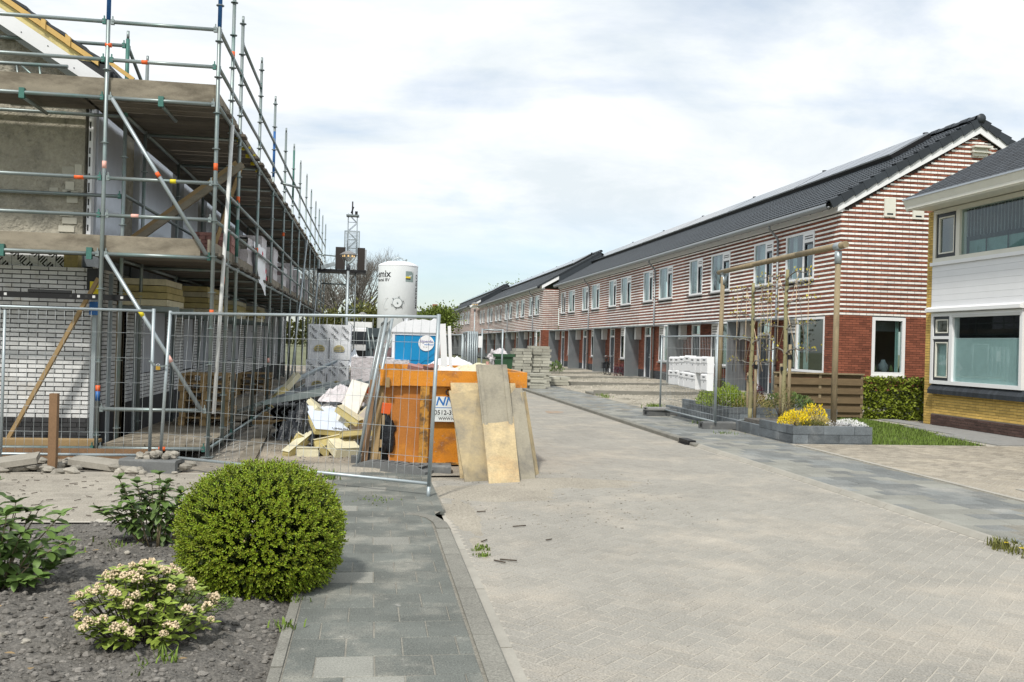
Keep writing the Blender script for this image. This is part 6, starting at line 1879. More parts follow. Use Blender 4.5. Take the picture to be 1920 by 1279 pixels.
# ================================================================== FENCE, SKIP AND BUILDING MATERIAL
rn = random.Random(51)
fA = fence_panel('mesh fence panel at the left with a brown stake in front', (-6.2, 12.30), (-2.70, 12.25), .15, 2.02, True)
mb = MB(); mb.tube((-4.45, 12.27, 0), (-4.45, 12.27, 1.95), .018, 10); obj('post', mb, 'galv_light', fA)
fB = fence_panel('mesh fence panel leaning forward from the padlock to the orange skip', (-2.56, 12.2), (.66, 10.02), .15, 2.0, True, foot=(.05, .15), lean=(.06, .06))
fC = fence_panel('mesh fence panel seen edge on, leaning at the left of the skip, nearer one', (-.14, 12.32), (-.16, 15.7), .0, 2.0, False, lean=(.34, .1), sp=.2)
fD = fence_panel('mesh fence panel seen edge on, leaning at the left of the skip, second one', (-.06, 12.55), (-.08, 15.9), .0, 2.0, False, lean=(.34, .1), sp=.2)
pd = thing('padlock', 'brass padlock on a chain joining the two near fence panels', 'padlock', (-2.62, 12.2, 1.28))
mb = MB(); mb.box(-2.64, -2.59, 12.18, 12.205, 1.255, 1.30); obj('body', mb, 'brass', pd)
mb = MB(); mb.path([(-2.63, 12.19, 1.30), (-2.63, 12.19, 1.325), (-2.615, 12.19, 1.335), (-2.60, 12.19, 1.325), (-2.60, 12.19, 1.30)], .005, 6); obj('shackle', mb, 'alu', pd)
mb = MB()
for k in range(9):
    p = Vector((-2.72, 12.22, 1.36)).lerp(Vector((-2.52, 12.18, 1.31)), k / 8) - Vector((0, 0, .03 * math.sin(math.pi * k / 8)))
    mb.rbox(p, (.03, .012, .018), Euler((k % 2 * 1.57, 0, -.2)))
obj('chain', mb, 'galv', pd)['kind'] = 'stuff'
fence_foot('grey fence foot with mortar lumps on top, below the padlock', -2.62, 12.02, .0, -.25, (.72, .26, .17), 'concrete_dark')
mb = MB()
for k in range(26): mb.blob((-2.55 + rn.uniform(-.22, .2), 12.0 + rn.uniform(-.08, .08), .175 + rn.uniform(0, .06)), rn.uniform(.025, .06), .5, k, 7, 5, (1, 1, .7), False)
single('mortar_lumps', mb, 'rubble', 'lumps of dried mortar heaped on the fence foot', 'rubble', kind='stuff')
# broken slabs on the ground at the left
for k, (x, y, z, sx, sy, a, tx, lab) in enumerate(((-4.35, 11.95, .06, .85, .35, .2, -.14, 'broken grey concrete slab tilted on rubble left of the stake'), (-5.0, 11.7, .02, .7, .35, -.1, .03, 'flat grey concrete slab lying at the left picture edge'), (-3.2, 12.1, .04, .75, .3, -.15, .12, 'low grey slab fragment right of the stake'))):
    mb = MB(); mb.rbox((0, 0, 0), (sx, sy, .07), Euler((0, 0, 0))); o = single('broken_slab', mb, 'rubble', lab, 'slab', 'broken slabs by the fence'); o.location = (x, y, z + .05); o.rotation_euler = (.1, tx, a)
mb = MB()
for k in range(110):
    x, y = rn.uniform(-5.2, -2.2), rn.uniform(11.75, 12.6)
    mb.blob((x, y, .03 + rn.uniform(0, .05)), rn.uniform(.02, .085), .5, k + 40, 7, 5, (1.3, 1, .6), False)
single('rubble', mb, 'rubble', 'grey rubble along the foot of the left fence', 'rubble', kind='stuff')
mb = MB(); mb.box(-5.3, -4.98, 11.98, 12.1, .06, .16); single('timber_offcut', mb, 'pine', 'short yellow timber offcut at the left picture edge', 'timber')

# ---- orange skip
sk = thing('skip', 'orange steel skip with worn paint, filled with rubble, plywood boards leaning on it', 'skip', (1.15, 14, 0))
fy = 12.66; by = 15.7
mb = MB()
tl, tr_, bl, br = .185, 2.085, .285, 1.985
def quadbox(mb, pts, th):
    """thin plate through 4 points"""
    p = [Vector(q) for q in pts]; n = (p[1] - p[0]).cross(p[3] - p[0]).normalized() * th
    vs = [tuple(q) for q in p] + [tuple(q - n) for q in p]
    mb.raw(vs, [(0, 1, 2, 3), (7, 6, 5, 4)] + [(i, 4 + i, 4 + (i + 1) % 4, (i + 1) % 4) for i in range(4)])
xm = 1.15
mb = MB(); quadbox(mb, [(bl, fy + .06, .06), (.70, fy + .06, .06), (.70, fy, 1.12), (tl, fy, 1.12)], .012); obj('front_panel', mb, 'skip_rust', sk)
mb = MB(); quadbox(mb, [(.70, fy + .06, .06), (br, fy + .06, .06), (tr_, fy, 1.12), (.70, fy, 1.12)], .012); obj('front_panel', mb, 'skip_orange', sk)
mb = MB(); quadbox(mb, [(bl, by, .06), (bl, fy + .06, .06), (tl, fy, 1.12), (tl, by, 1.12)], .012); obj('side_panel', mb, 'skip_rust', sk)
mb = MB(); quadbox(mb, [(br, fy + .06, .06), (br, by, .06), (tr_, by, 1.12), (tr_, fy, 1.12)], .012); obj('side_panel', mb, 'skip_orange', sk)
mb = MB(); quadbox(mb, [(tl, by, 1.12), (tr_, by, 1.12), (br, by, .06), (bl, by, .06)], .012); obj('back_panel', mb, 'skip_rust', sk)
# rim
mb = MB(); mb.box(.14, .41, fy - .085, fy + .02, 1.10, 1.315); mb.box(.412, 2.13, fy - .075, fy + .02, 1.105, 1.315)
rim = obj('rim', mb, 'skip_orange', sk)
mb = MB(); mb.box(.14, .20, fy + .022, by, 1.12, 1.32); sub('side_rim', mb, 'skip_worn', rim)
mb = MB(); mb.box(2.07, 2.13, fy + .022, by, 1.12, 1.315); sub('side_rim', mb, 'skip_orange', rim)
mb = MB(); mb.box(.14, 2.13, by, by + .06, 1.12, 1.315); sub('back_rim', mb, 'skip_orange', rim)
for x, mt in ((.74, 'skip_worn'), (1.62, 'skip_orange')):
    mb = MB(); quadbox(mb, [(x - .06, fy - .005, .03), (x + .06, fy - .005, .03), (x + .06, fy - .055, 1.10), (x - .06, fy - .055, 1.10)], -.05); obj('rib', mb, mt, sk)
mb = MB(); mb.box(bl + .1, br - .1, fy + .3, by - .2, .0, .055); obj('skid', mb, 'black_steel', sk)
mb = MB(); mb.box(bl - .01, br + .01, fy + .03, fy + .09, .035, .068); obj('bottom_edge', mb, 'skip_worn', sk)
mb = MB(); mb.path([(1.06, fy - .02, 1.06), (1.03, fy - .05, 1.04), (1.03, fy - .06, 1.0), (1.07, fy - .05, .985)], .008, 6); obj('hook', mb, 'black_steel', sk)
mb = MB(); mb.path([(1.55, fy - .09, 1.22), (1.62, fy - .10, 1.21), (1.72, fy - .10, 1.18)], .008, 6); mb.blob((1.54, fy - .08, 1.22), .03, .3, 2, 8, 5, (1, .3, .8)); obj('tie_hook', mb, 'black_steel', sk)
# sign on the skip
mb = MB(); mb.box(.845, 1.42, fy - .035, fy - .028, .625, .965); sg = obj('sign', mb, 'sign_white', sk)
SK = Vector(ORIG[sk.name])
so = lambda x, z: tuple(Vector((x, fy - .036, z)))
def sign_text(body, size, mat, x, z, **k): text_obj(body, size, mat, 'lettering', sg, so(x, z), (R(90), 0, 0), .0006, 'LEFT', **k)
sign_text('NNRD', .165, 'ink_blue', .90, .895, shear=.25)
sign_text('0512-331', .085, 'ink', .875, .745, xs=1.0)
sign_text('WWW.NNRD.NL', .052, 'ink', .935, .665)
mb = MB(); mb.box(.86, 1.42, fy - .0365, fy - .0355, .81, .818); sub('sign_rule', mb, 'ink_blue', sg)
mb = MB(); mb.box(.86, 1.42, fy - .0365, fy - .0355, .70, .704); sub('sign_rule', mb, 'logo_grey', sg)
# filling: rubble, white plastic
mb = MB(); mb.box(.25, 2.02, fy + .05, by - .05, .3, 1.0); obj('rubble_bed', mb, 'rubble', sk)
mb = MB()
for k in range(70): mb.blob((rn.uniform(.3, 1.95), fy + rn.uniform(.15, 2.6), 1.04 + rn.uniform(0, .16)), rn.uniform(.05, .13), .5, k, 8, 6, (1.2, 1, .7), False)
single('skip_rubble', mb, 'rubble', 'broken brick and mortar rubble filling the orange skip', 'rubble', kind='stuff')
def crumpled(name, cx, cy, cz, sx, sy, h, mat, label, cat, seed, n=16):
    vs = []
    for a in range(n + 1):
        for b in range(n + 1):
            u, v = a / n * 2 - 1, b / n * 2 - 1
            x, y = cx + sx * u * (1 + .2 * noise.noise(Vector((u * 2, v * 2, seed)))), cy + sy * v * (1 + .2 * noise.noise(Vector((u * 2, v * 2, seed + 5))))
            z = cz + h * max(0, 1 - max(abs(u), abs(v)) ** 2) * (1 + .5 * noise.noise(Vector((u * 2.5, v * 2.5, seed + 9)))) + h * .35 * noise.noise(Vector((u * 6, v * 6, seed + 2)))
            vs.append((x, y, z))
    mb = MB(); mb.raw(vs, [(a * (n + 1) + b, (a + 1) * (n + 1) + b, (a + 1) * (n + 1) + b + 1, a * (n + 1) + b + 1) for a in range(n) for b in range(n)], False)
    return single(name, mb, mat, label, cat)
crumpled('plastic_sheet', 1.0, 13.5, 1.25, .36, .4, .11, 'dirty_foil', 'crumpled white plastic sheet on top of the skip rubble, before the toilet cabin', 'plastic sheet', 3)
crumpled('plastic_sheet', 1.62, 14.2, 1.26, .36, .5, .12, 'pir_pale', 'pale dirty sheet lying at the right end of the skip filling', 'plastic sheet', 4)
mb = MB()
for k in range(3): mb.rbox((.62 + k * .12, 12.95 + k * .1, 1.34), (.21, .1, .06), Euler((.3, .2, k)))
single('loose_bricks', mb, 'pink_brick', 'few reddish bricks on the skip rubble by the blue cabin', 'bricks', kind='stuff')
# two white boards standing in the skip
for k, (x0, x1, xt) in enumerate(((1.155, 1.255, -.07), (1.285, 1.335, -.06))):
    mb = MB(); mb.prism([(x0, 1.0), (x1, 1.0), (x1 + xt, 2.0 - .03 * k), (x0 + xt, 1.99 - .03 * k)], 'y', 15.0 + .05 * k, 15.05 + .05 * k)
    o = single('white_board', mb, 'white_board', ('tall narrow white board standing in the skip beside the blue cabin', 'thin white lath standing in the skip right of the tall white board')[k], 'board')

# ---- plywood boards leaning on the skip
def lean_board(label, b0, b1, t0, t1, mat, th=.018, cleats=False):
    t = thing('plywood_board', label, 'board', b0, 'plywood boards leaning on the orange skip')
    mb = MB(); quadbox(mb, [b0, b1, t1, t0], th); o = obj('sheet', mb, mat, t)
    if cleats:
        B0, B1, T0, T1 = map(Vector, (b0, b1, t0, t1))
        for f in (.06, .84):
            mb = MB(); a, b = B0.lerp(B1, f), B0.lerp(B1, f + .11); c, d = T0.lerp(T1, f), T0.lerp(T1, f + .11)
            off = Vector((0, -.012, .004)); quadbox(mb, [a + off, b + off, d + off, c + off], .012); obj('cleat', mb, mat, t)
    return t
lean_board('pale back board whose top edge shows behind the left and tall boards', (1.16, 11.62, .0), (2.0, 11.95, .0), (1.08, 12.53, 1.16), (1.96, 12.545, 1.17), 'ply_pale')
lean_board('greyish plywood board at the left, tilted against the skip', (1.19, 11.36, .0), (1.53, 11.50, .0), (1.055, 12.46, 1.055), (1.45, 12.49, 1.10), 'ply_mid')
lean_board('tallest grey plywood board, standing above the skip rim', (1.52, 11.72, .0), (1.93, 11.76, .0), (1.408, 12.47, 1.412), (1.83, 12.49, 1.42), 'ply_grey', cleats=True)
lean_board('clean pale plywood board standing in front of the others', (1.47, 11.24, .0), (1.868, 11.36, .0), (1.475, 12.37, .895), (1.90, 12.39, .915), 'ply_pale')
lean_board('narrow grey board at the right of the tall board', (1.80, 11.55, .0), (2.12, 11.68, .0), (1.82, 12.50, 1.10), (2.055, 12.52, 1.11), 'ply_grey')
lean_board('yellow board seen edge-on at the far right of the skip', (2.06, 11.78, .0), (2.24, 12.1, .0), (2.04, 12.45, 1.05), (2.12, 12.62, 1.06), 'ply_pale', .03)
# wood and bags between fence and skip
for k, (x, w, z, dx, mt, lab) in enumerate(((-.05, .08, 1.17, .1, 'timber_brown', 'brown timber plank leaning upright left of the skip, nearest the fence posts'), (.075, .10, 1.2, .085, 'pine', 'yellow-brown timber plank leaning upright against the skip corner'))):
    mb = MB(); mb.beam((x, 12.42 + .1 * k, .0), (x + dx, 12.6 + .1 * k, z), w, .05, (0, 1, 0)); single('timber_plank', mb, mt, lab, 'plank', 'timber planks left of the skip')
for k, (z, l) in enumerate(((.28, .03), (.58, .035), (.86, .03), (1.08, .05), (.12, .03))):
    mb = MB(); mb.box(.135 + z * .075, .135 + z * .075 + l, 12.52, 12.56, z, z + .10 + .03 * (k % 2)); single('splinter_block', mb, 'pine', f'short wood offcut stuck to the leaning timber, {["second from below", "middle one", "second from top", "topmost", "lowest"][k]}', 'offcut', 'offcuts on the leaning timber')
mb = MB(); mb.blob((.25, 12.72, .45), .16, .5, 3, 16, 12, (.75, .7, 1.6), True); bg = single('rubbish_bag', mb, 'bag_black', 'black rubbish bag squeezed between timber and skip', 'bag')
mb = MB(); mb.rbox((.23, 12.52, .80), (.12, .02, .14), Euler((.2, .1, .1))); single('orange_card', mb, 'tape_orange', 'bright orange scrap on the black rubbish bag', 'scrap')
mb = MB(); mb.box(-.02, .30, 12.8, 13.6, .0, .25); single('dark_crate', mb, 'black_plastic', 'black crate in the shade behind the leaning timber', 'crate')
# fence feet before the skip
def ramp_foot(label, cx, cy, ang, l=.78):
    t = thing('fence_foot', label, 'fence foot', (cx, cy, .01), 'concrete fence feet', rotz=ang)
    mb = MB(); mb.prism([(-l / 2, 0), (l / 2, 0), (l / 2, .07), (l * .3, .13), (-l * .3, .13), (-l / 2, .07)], 'y', -.13, .13); obj('block', mb, 'concrete_dark', t)
    for k in range(4):
        mb = MB(); mb.box(-l * .22 + k * .11, -l * .22 + k * .11 + .06, -.1, .1, .129, .137); obj('ridge', mb, 'concrete_dark', t)
    return t
ramp_foot('long dark rubber fence foot lying before the skip, left one', .22, 12.15, -.45, .8)
ramp_foot('dark ridged rubber fence foot before the skip, middle one', .50, 11.85, -.5, .62)
fence_foot('grey concrete fence foot before the skip at the bent fence post', .80, 11.95, .0, -.05, (.52, .26, .14), 'concrete_dark')
mb = MB(); mb.box(-.22, .0, 12.8, 12.98, .02, .12); single('paving_block', mb, 'concrete_dark', 'single grey concrete block on the sand by the leaning fence posts', 'block')

# ---- insulation offcuts heap
HG = 'yellow insulation offcuts in the heap'
def offcut(label, c, size, rot, mat='pir_yellow', foil=None):
    t = thing('insulation_offcut', label, 'insulation', c, HG); t.rotation_euler = rot; t['wo'] = 0
    sx, sy, sz = size
    mb = MB(); mb.box(-sx / 2, sx / 2, -sy / 2, sy / 2, -sz / 2, sz / 2 - .03); mb.box(-sx / 2 + .01, sx / 2 - .01, -sy / 2 + .012, sy / 2 - .012, sz / 2 - .03, sz / 2); obj('foam', mb, mat, t, loc=(0, 0, 0))
    mb = MB(); mb.box(-sx / 2, sx / 2, -sy / 2, sy / 2, sz / 2 + .0005, sz / 2 + .004); f = obj('facing', mb, foil or 'pir_pale', t, loc=(0, 0, 0))
    return t
o = offcut('large insulation board with pale blue printed face on the heap', (-.62, 14.15, .48), (.52, .75, .085), (.40, .10, .35), foil='print_foil')
text_obj('UNILIN', .075, 'ink', 'lettering', o, (.12, -.33, .056), (0, 0, 0), .0005)
offcut('white insulation board standing steeply at the top of the heap', (-.26, 14.35, .70), (.27, .85, .08), (.95, .25, -.15), 'pir_pale', 'dirty_foil')
offcut('pale insulation board leaning at the right of the heap', (-.02, 14.3, .52), (.26, .8, .08), (1.0, .9, .2), 'pir_pale', 'dirty_foil')
offcut('short insulation block under the white board, yellow edge showing', (-.28, 14.0, .58), (.42, .16, .1), (.1, .5, -.5))
offcut('slanting yellow insulation strip at the left foot of the heap', (-.95, 13.8, .2), (.13, .75, .11), (.42, .1, -.55))
offcut('yellow insulation strip lying across the front of the heap', (-.36, 13.85, .27), (.85, .13, .11), (.0, -.2, .2))
offcut('short pale insulation block lying in front of the heap, left one', (-.84, 13.55, .09), (.3, .16, .12), (0, 0, .05), 'pir_pale')
offcut('short pale insulation block lying in front of the heap, right one', (-.34, 13.6, .14), (.36, .4, .15), (.25, 0, .35), 'pir_pale')
offcut('yellow insulation piece poking out under the heap', (-.66, 13.75, .12), (.15, .4, .1), (.2, .7, .4))
offcut('small yellow wedge of insulation at the far left of the heap', (-1.05, 14.0, .25), (.1, .4, .25), (.3, .5, .3))
offcut('pale insulation piece behind the printed board', (-.75, 14.55, .62), (.3, .45, .09), (.3, .6, .5), 'pir_pale')
rr_ = random.Random(9)
WD = ['lowest', 'second', 'third', 'fourth', 'fifth', 'sixth', 'seventh', 'eighth']
for k in range(8):
    offcut(f'small broken insulation scrap in the heap, {WD[k]} counted from the sand', (-.95 + rr_.random() * .8, 13.65 + rr_.random() * .7, .08 + .05 * k), (rr_.uniform(.08, .2), rr_.uniform(.2, .45), rr_.uniform(.05, .1)), (rr_.uniform(-.6, .6), rr_.uniform(-.5, .5), rr_.uniform(-1.5, 1.5)), rr_.choice(('pir_yellow', 'pir_pale')), rr_.choice(('pir_yellow', 'pir_pale', 'dirty_foil')))
crumpled('black_sheet', -1.02, 14.35, .22, .28, .55, .42, 'bag_black', 'black plastic sheet crumpled at the left side of the insulation heap', 'plastic sheet', 17)
crumpled('plastic_film', -.35, 14.9, .74, .4, .35, .22, 'wrap_plastic', 'crumpled pinkish plastic film on top of the insulation heap', 'plastic film', 12)
crumpled('plastic_film', -.62, 14.7, .55, .2, .22, .14, 'insul_foil', 'clump of whitish film behind the printed insulation board', 'plastic film', 13)
mb = MB(); mb.rbox((-.04, 14.6, .93), (.14, .02, .1), Euler((.4, .3, .2))); single('orange_card', mb, 'tape_orange', 'small orange scrap at the top of the insulation heap', 'scrap')

# ---- black profiles, steel sections, planks on the ground
def wavy_stack(label, cx, cy, z, n, L_, ang):
    t = thing('profile_bundle', label, 'profiles', (cx, cy, z), 'bundles of black corrugated profiles', rotz=ang)
    for k in range(n):
        pts = [(0.05 * math.sin(j * 1.3) , .0 + .034 * j) for j in range(10)]
        mb = MB(); x = -.42 + k * .105
        poly = [(x + a, b) for a, b in pts] + [(x + a + .012, b) for a, b in reversed(pts)]
        mb.prism(poly, 'y', -L_ / 2, L_ / 2); obj('profile', mb, 'black_plastic', t)
        mb = MB(); mb.prism(poly, 'y', -L_ / 2 - .006, -L_ / 2 - .001); obj('cut_edge', mb, 'membrane_grey', t)
    mb = MB(); mb.box(-.5, .6, -L_ / 2 + .03, L_ / 2, -.02, -.002); obj('bearer', mb, 'pine', t)
    return t
wavy_stack('upper bundle of black corrugated profiles behind the insulation heap', -1.05, 16.4, .36, 9, 1.7, -.12)
wavy_stack('lower bundle of black corrugated profiles behind the insulation heap', -.95, 16.3, .0, 9, 1.7, -.15)
mb = MB(); mb.prism([(-1.66, .62), (-.70, .80), (-.70, .93), (-1.62, .70)], 'y', 15.2, 15.24); mb.beam((-1.64, 15.3, .64), (-.72, 15.9, .84), .35, .012); single('steel_flashing', mb, 'galv', 'folded grey steel flashing lying across the black profiles', 'flashing')
for k in range(7):
    mb = MB(); x = -1.55 + k * .13; y = 16.2 + k * .28
    p, q = (x, y, .66 + .05 * (k % 3)), (x + .75, y + 1.7, .80 + .05 * (k % 2))
    mb.beam(p, q, .07, .012); mb.beam((p[0], p[1], p[2] + .03), (q[0], q[1], q[2] + .03), .012, .06)
    single('steel_section', mb, 'galv_light' if k % 2 else 'membrane_grey', f'grey steel section on the black profiles, {["nearest", "second", "third", "fourth", "fifth", "sixth", "farthest"][k]} of the loose bundle', 'steel section', 'loose steel sections')
for k in range(5):
    mb = MB(); mb.beam((-2.0 + k * .1, 20 + k * .4, .55 + .06 * k), (-1.25 + k * .1, 22.2 + k * .4, .95 + .05 * k), .09, .05); single('steel_section', mb, 'galv_light', f'grey steel section leaning by the far pallets, {["lowest", "second", "third", "fourth", "topmost"][k]}', 'steel section', 'loose steel sections')
mb = MB(); mb.beam((-2.05, 20, .28), (-1.75, 20.2, .62), .16, .12); bm = single('foam_beam', mb, 'pir_yellow', 'long yellow foam-edged beam slanting up among the steel sections', 'beam')
mb = MB(); mb.beam((-1.75, 20.2, .62), (-1.52, 20.4, .93), .15, .11); obj('beam_end', mb, 'pir_pale', bm)
for k in range(5):
    mb = MB(); mb.beam((-2.6 + k * .1, 18.6, .22 + .04 * k), (-1.9 + k * .12, 21.6, .36 + .05 * k), .05, .05); single('steel_channel', mb, 'galv', f'thin steel channel lying along the platform, {["nearest the wall", "second from the wall", "middle one", "second from the road", "nearest the road"][k]}', 'steel channel', 'steel channels by the platform')
mb = MB(); mb.beam((-1.575, 12.63, .06), (-1.84, 17.55, .07), .21, .035); single('ground_plank', mb, 'toe_wood', 'single grey plank lying flat on the sand beside the scaffold', 'plank')
mb = MB(); mb.box(-2.1, -1.3, 17.6, 17.8, .1, .16); mb.box(-2.1, -1.2, 19.2, 19.35, .12, .2); single('timber_bearers', mb, 'pine', 'two timber bearers lying behind the black profiles', 'timber', kind='stuff')

# ---- wrapped insulation packs on bearers
def foil_pack(label, x, y, z, w, d, h, seed):
    r_ = random.Random(seed)
    t = thing('insulation_pack', label, 'insulation pack', (x, y, z), 'foil wrapped insulation packs')
    n = 8; vs = []; fs = []
    for face in range(4):
        for a in range(n + 1):
            for b in range(n + 1):
                u, v = a / n, b / n; e = .02 * noise.noise(Vector((u * 4 + seed, v * 5, face)))
                p = [(x + w * u, y + e, z + h * v), (x + w + e, y + d * u, z + h * v), (x + w * u, y + d * v, z + h + e), (x + e, y + d * (1 - u), z + h * v)][face]
                vs.append(p)
        o_ = face * (n + 1) ** 2
        for a in range(n):
            for b in range(n):
                i0 = o_ + a * (n + 1) + b; fs.append((i0, i0 + n + 1, i0 + n + 2, i0 + 1))
    mb = MB(); mb.raw(vs, fs, True); obj('wrap', mb, 'insul_foil', t)
    O = Vector((x, y, z))
    for i in range(2):
        # torn round windows showing the slabs
        cx, cz = x + w * (.27 + .46 * i), z + h * .30
        poly = [(cx + .14 * math.cos(q), max(cz - .06, cz + .11 * math.sin(q))) for q in [math.pi * 2 * j / 20 for j in range(20)]]
        mb = MB(); mb.prism(poly, 'y', y - .028, y - .022); win = obj('wrap_window', mb, 'pir_yellow', t)
        for j in range(3):
            mb = MB(); mb.box(cx - .12 + .02 * j, cx + .12 - .02 * j, y - .031, y - .028, cz - .04 + j * .045, cz - .025 + j * .045); sub('slab_joint', mb, 'membrane_grey', win)
    mb = MB(); mb.box(x + w * .5 - .008, x + w * .5 + .008, y - .03, y - .022, z + .02, z + h * .62); obj('pack_gap', mb, 'ink', t)
    for r_i in range(2):
        for c in range(4):
            text_obj('UNILIN', .075, 'ink', 'lettering', t, (w * (.12 + .25 * c), -.03, h * (.66 + .2 * r_i)), (R(90), R(45), 0), .0005)
    return t
for k, (z, x) in enumerate(((.22, -1.66), (1.16, -1.62))):
    foil_pack(f'white foil wrapped insulation pack behind the heap, {["lower", "upper"][k]} one', x, 25.0, z + .0, 1.10, 1.2, .92, 60 + k)
mb = MB(); mb.box(-1.7, -.5, 25.0, 25.1, .0, .2); mb.box(-1.7, -.5, 26.0, 26.1, .0, .2); single('pack_bearers', mb, 'pine', 'timber bearers under the foil wrapped packs', 'timber', kind='stuff')
crumpled('plastic_film', -.45, 25.3, 1.0, .22, .3, .35, 'insul_foil', 'loose white film bulging from the foil packs beside the lamp post', 'plastic film', 21)
mb = MB(); mb.lathe([(0, 0), (.14, 0), (.16, .3), (.145, .3), (.13, .02)], (-.62, 22.3, .1), 16); single('black_tub', mb, 'black_plastic', 'black plastic tub beside the lamp post', 'tub')
brick_pack('brown shrink-wrapped brick pallet left of the blue cabin, nearer one', -.42, 22.3, .15, .95, .95, 1.15, 'wrapped_brick', 2, 71, 'wrapped brick pallets by the cabin')
brick_pack('brown shrink-wrapped brick pallet left of the blue cabin, farther one', .45, 23.4, .15, .5, .95, 1.1, 'wrapped_brick', 2, 72, 'wrapped brick pallets by the cabin')

# ---- portable toilet
pt = thing('portable_toilet', 'bright blue portable toilet cabin with white roof behind the skip', 'toilet cabin', (1.13, 24.5, 0))
PX0, PX1, PY0, PY1 = .56, 1.70, 24.0, 25.1
mb = MB(); mb.box(PX0, PX1, PY0, PY1, .1, 1.92); bd = obj('cabin', mb, 'loo_blue', pt)
mb = MB(); mb.box(PX0 - .02, PX0 + .05, PY0 - .02, PY0, .1, 1.93); mb.box(PX1 - .05, PX1 + .02, PY0 - .02, PY0, .1, 1.93); mb.box(PX0, PX1, PY0 - .022, PY0, 1.86, 1.95)
obj('corner_post', mb, 'loo_white', pt)
mb = MB(); mb.box(PX0 + .08, PX1 - .08, PY0 - .012, PY0, 1.22, 1.27); mb.prism([(PX0 + .55, 1.0), (PX1 - .06, 1.42), (PX1 - .06, 1.5), (PX0 + .5, 1.06)], 'y', PY0 - .014, PY0); sub('moulding', mb, 'loo_blue', bd)
vs, fs = [], []; n = 14; prof = [0, .06, .16, .22, .25, .26, .28, .30, .29, .31, .30, .28, .29, .36, .10]
poly = [(PX0 - .06, 1.93)] + [(lerp(PX0 - .06, PX1 + .04, i / n), 1.98 + prof[i] * .95) for i in range(n + 1)] + [(PX1 + .04, 1.93)]
mb = MB(); mb.prism(poly, 'y', PY0 - .06, PY1 + .05); obj('roof', mb, 'loo_white', pt)
mb = MB(); mb.lathe([(.05, 0), (.05, .14), (.07, .14), (.07, .19), (0, .2)], (PX0 + .35, PY1 - .2, 2.2), 12); obj('vent_pipe', mb, 'loo_white', pt)
mb = MB(); mb.lathe([(0, 0), (.2, 0), (.2, .006), (0, .006)], (0, 0, 0), 32, smooth=False); st = obj('sticker', mb, 'white_paint', pt, loc=(PX1 - .29 - 1.13, PY0 - 24.5 - .016, 1.66)); st.rotation_euler = (R(90), 0, 0)
text_obj('Sijperda', .105, 'ink_violet', 'lettering', st, (0, .045, .007), (0, 0, 0), .0005)
text_obj('verhuur', .075, 'ink_blue', 'lettering', st, (.07, -.03, .007), (0, 0, 0), .0005)
text_obj('0511 452', .03, 'ink', 'lettering', st, (-.02, -.10, .007), (0, 0, 0), .0005)

# ---- mortar silo
sx_, sy_ = 1.565, 58.0
si = thing('mortar_silo', 'tall white mortar silo on legs behind the site', 'silo', (sx_, sy_, 0))
RS_ = 1.21
mb = MB(); mb.lathe([(.12, .9), (RS_, 2.3), (RS_, 6.28), (RS_ - .02, 6.32)], (sx_, sy_, 0), 56); tank = obj('tank', mb, 'silo_white', si)
mb = MB(); mb.lathe([(RS_ + .012, 6.28), (RS_ + .012, 6.34), (RS_ - .1, 6.42), (RS_ * .55, 6.58), (0, 6.64)], (sx_, sy_, 0), 56); sub('dome', mb, 'loo_white', tank)
mb = MB(); mb.path([(sx_ - .33, sy_ - .3, 6.55), (sx_ - .26, sy_ - .3, 6.73), (sx_, sy_ - .3, 6.82), (sx_ + .26, sy_ - .3, 6.73), (sx_ + .33, sy_ - .3, 6.55)], .045, 8); obj('lifting_hoop', mb, 'galv_light', si)
for dx in (-.5, .42):
    mb = MB(); mb.beam((sx_ + dx, sy_ - .4, 6.5), (sx_ + dx + .06, sy_ - .4, 6.72), .06, .1); obj('lug', mb, 'galv', si)
for a in (.6, 2.2, 3.9, 5.4):
    mb = MB(); mb.tube((sx_ + (RS_ - .1) * math.cos(a), sy_ + (RS_ - .1) * math.sin(a), 0), (sx_ + (RS_ - .1) * math.cos(a), sy_ + (RS_ - .1) * math.sin(a), 2.5), .07, 8); obj('leg', mb, 'silo_white', si)
ha = -math.pi / 2 - .03
def on_silo(mb_flat, ang, z, lift=.006, rot=0):
    out = MB()
    for v in mb_flat.v:
        u, w = (v[0], v[1]) if not rot else (v[1] * (1 if rot > 0 else -1), -v[0] * (1 if rot > 0 else -1))
        a = ang + u / RS_
        out.v.append((sx_ + (RS_ + lift) * math.cos(a), sy_ + (RS_ + lift) * math.sin(a), z + w))
    out.f, out.sm, out.mi = mb_flat.f, mb_flat.sm, mb_flat.mi
    return out
def silo_text(s, size, ang, z, mat='ink', rot=0): obj('lettering', on_silo(text_mesh(s, size), ang, z, .006, rot), mat, si)
cam_a = math.atan2(-sy_, -sx_)              # bearing from the silo back to the street
silo_text('emix', .60, cam_a - .86, 5.74)
silo_text('Mortel BV', .27, cam_a - .90, 5.38)
silo_text('MORTELSILO', .36, cam_a + 1.20, 4.75, 'ink', -1)
silo_text('58', .30, cam_a - .60, 2.98); silo_text('Tel. 0', .30, cam_a + .55, 2.94)
fl = MB(); fl.raw([(-.25, -.42, 0), (-.06, -.42, 0), (-.25, .0, 0)], [(0, 1, 2)])
def silo_patch(pts, mat, lift=.005, name='logo'):
    n = 6; m_ = MB()
    (a, b, c, d) = [Vector(p) for p in pts]
    vs = []
    for i in range(n + 1):
        for q, r__ in ((a, b), (d, c)):
            v = q.lerp(r__, i / n); vs.append((v.x, v.y, 0))
    m_.raw(vs, [(2 * i, 2 * i + 2, 2 * i + 3, 2 * i + 1) for i in range(n)])
    obj(name, on_silo(m_, cam_a + .62, 5.62, lift), mat, si)
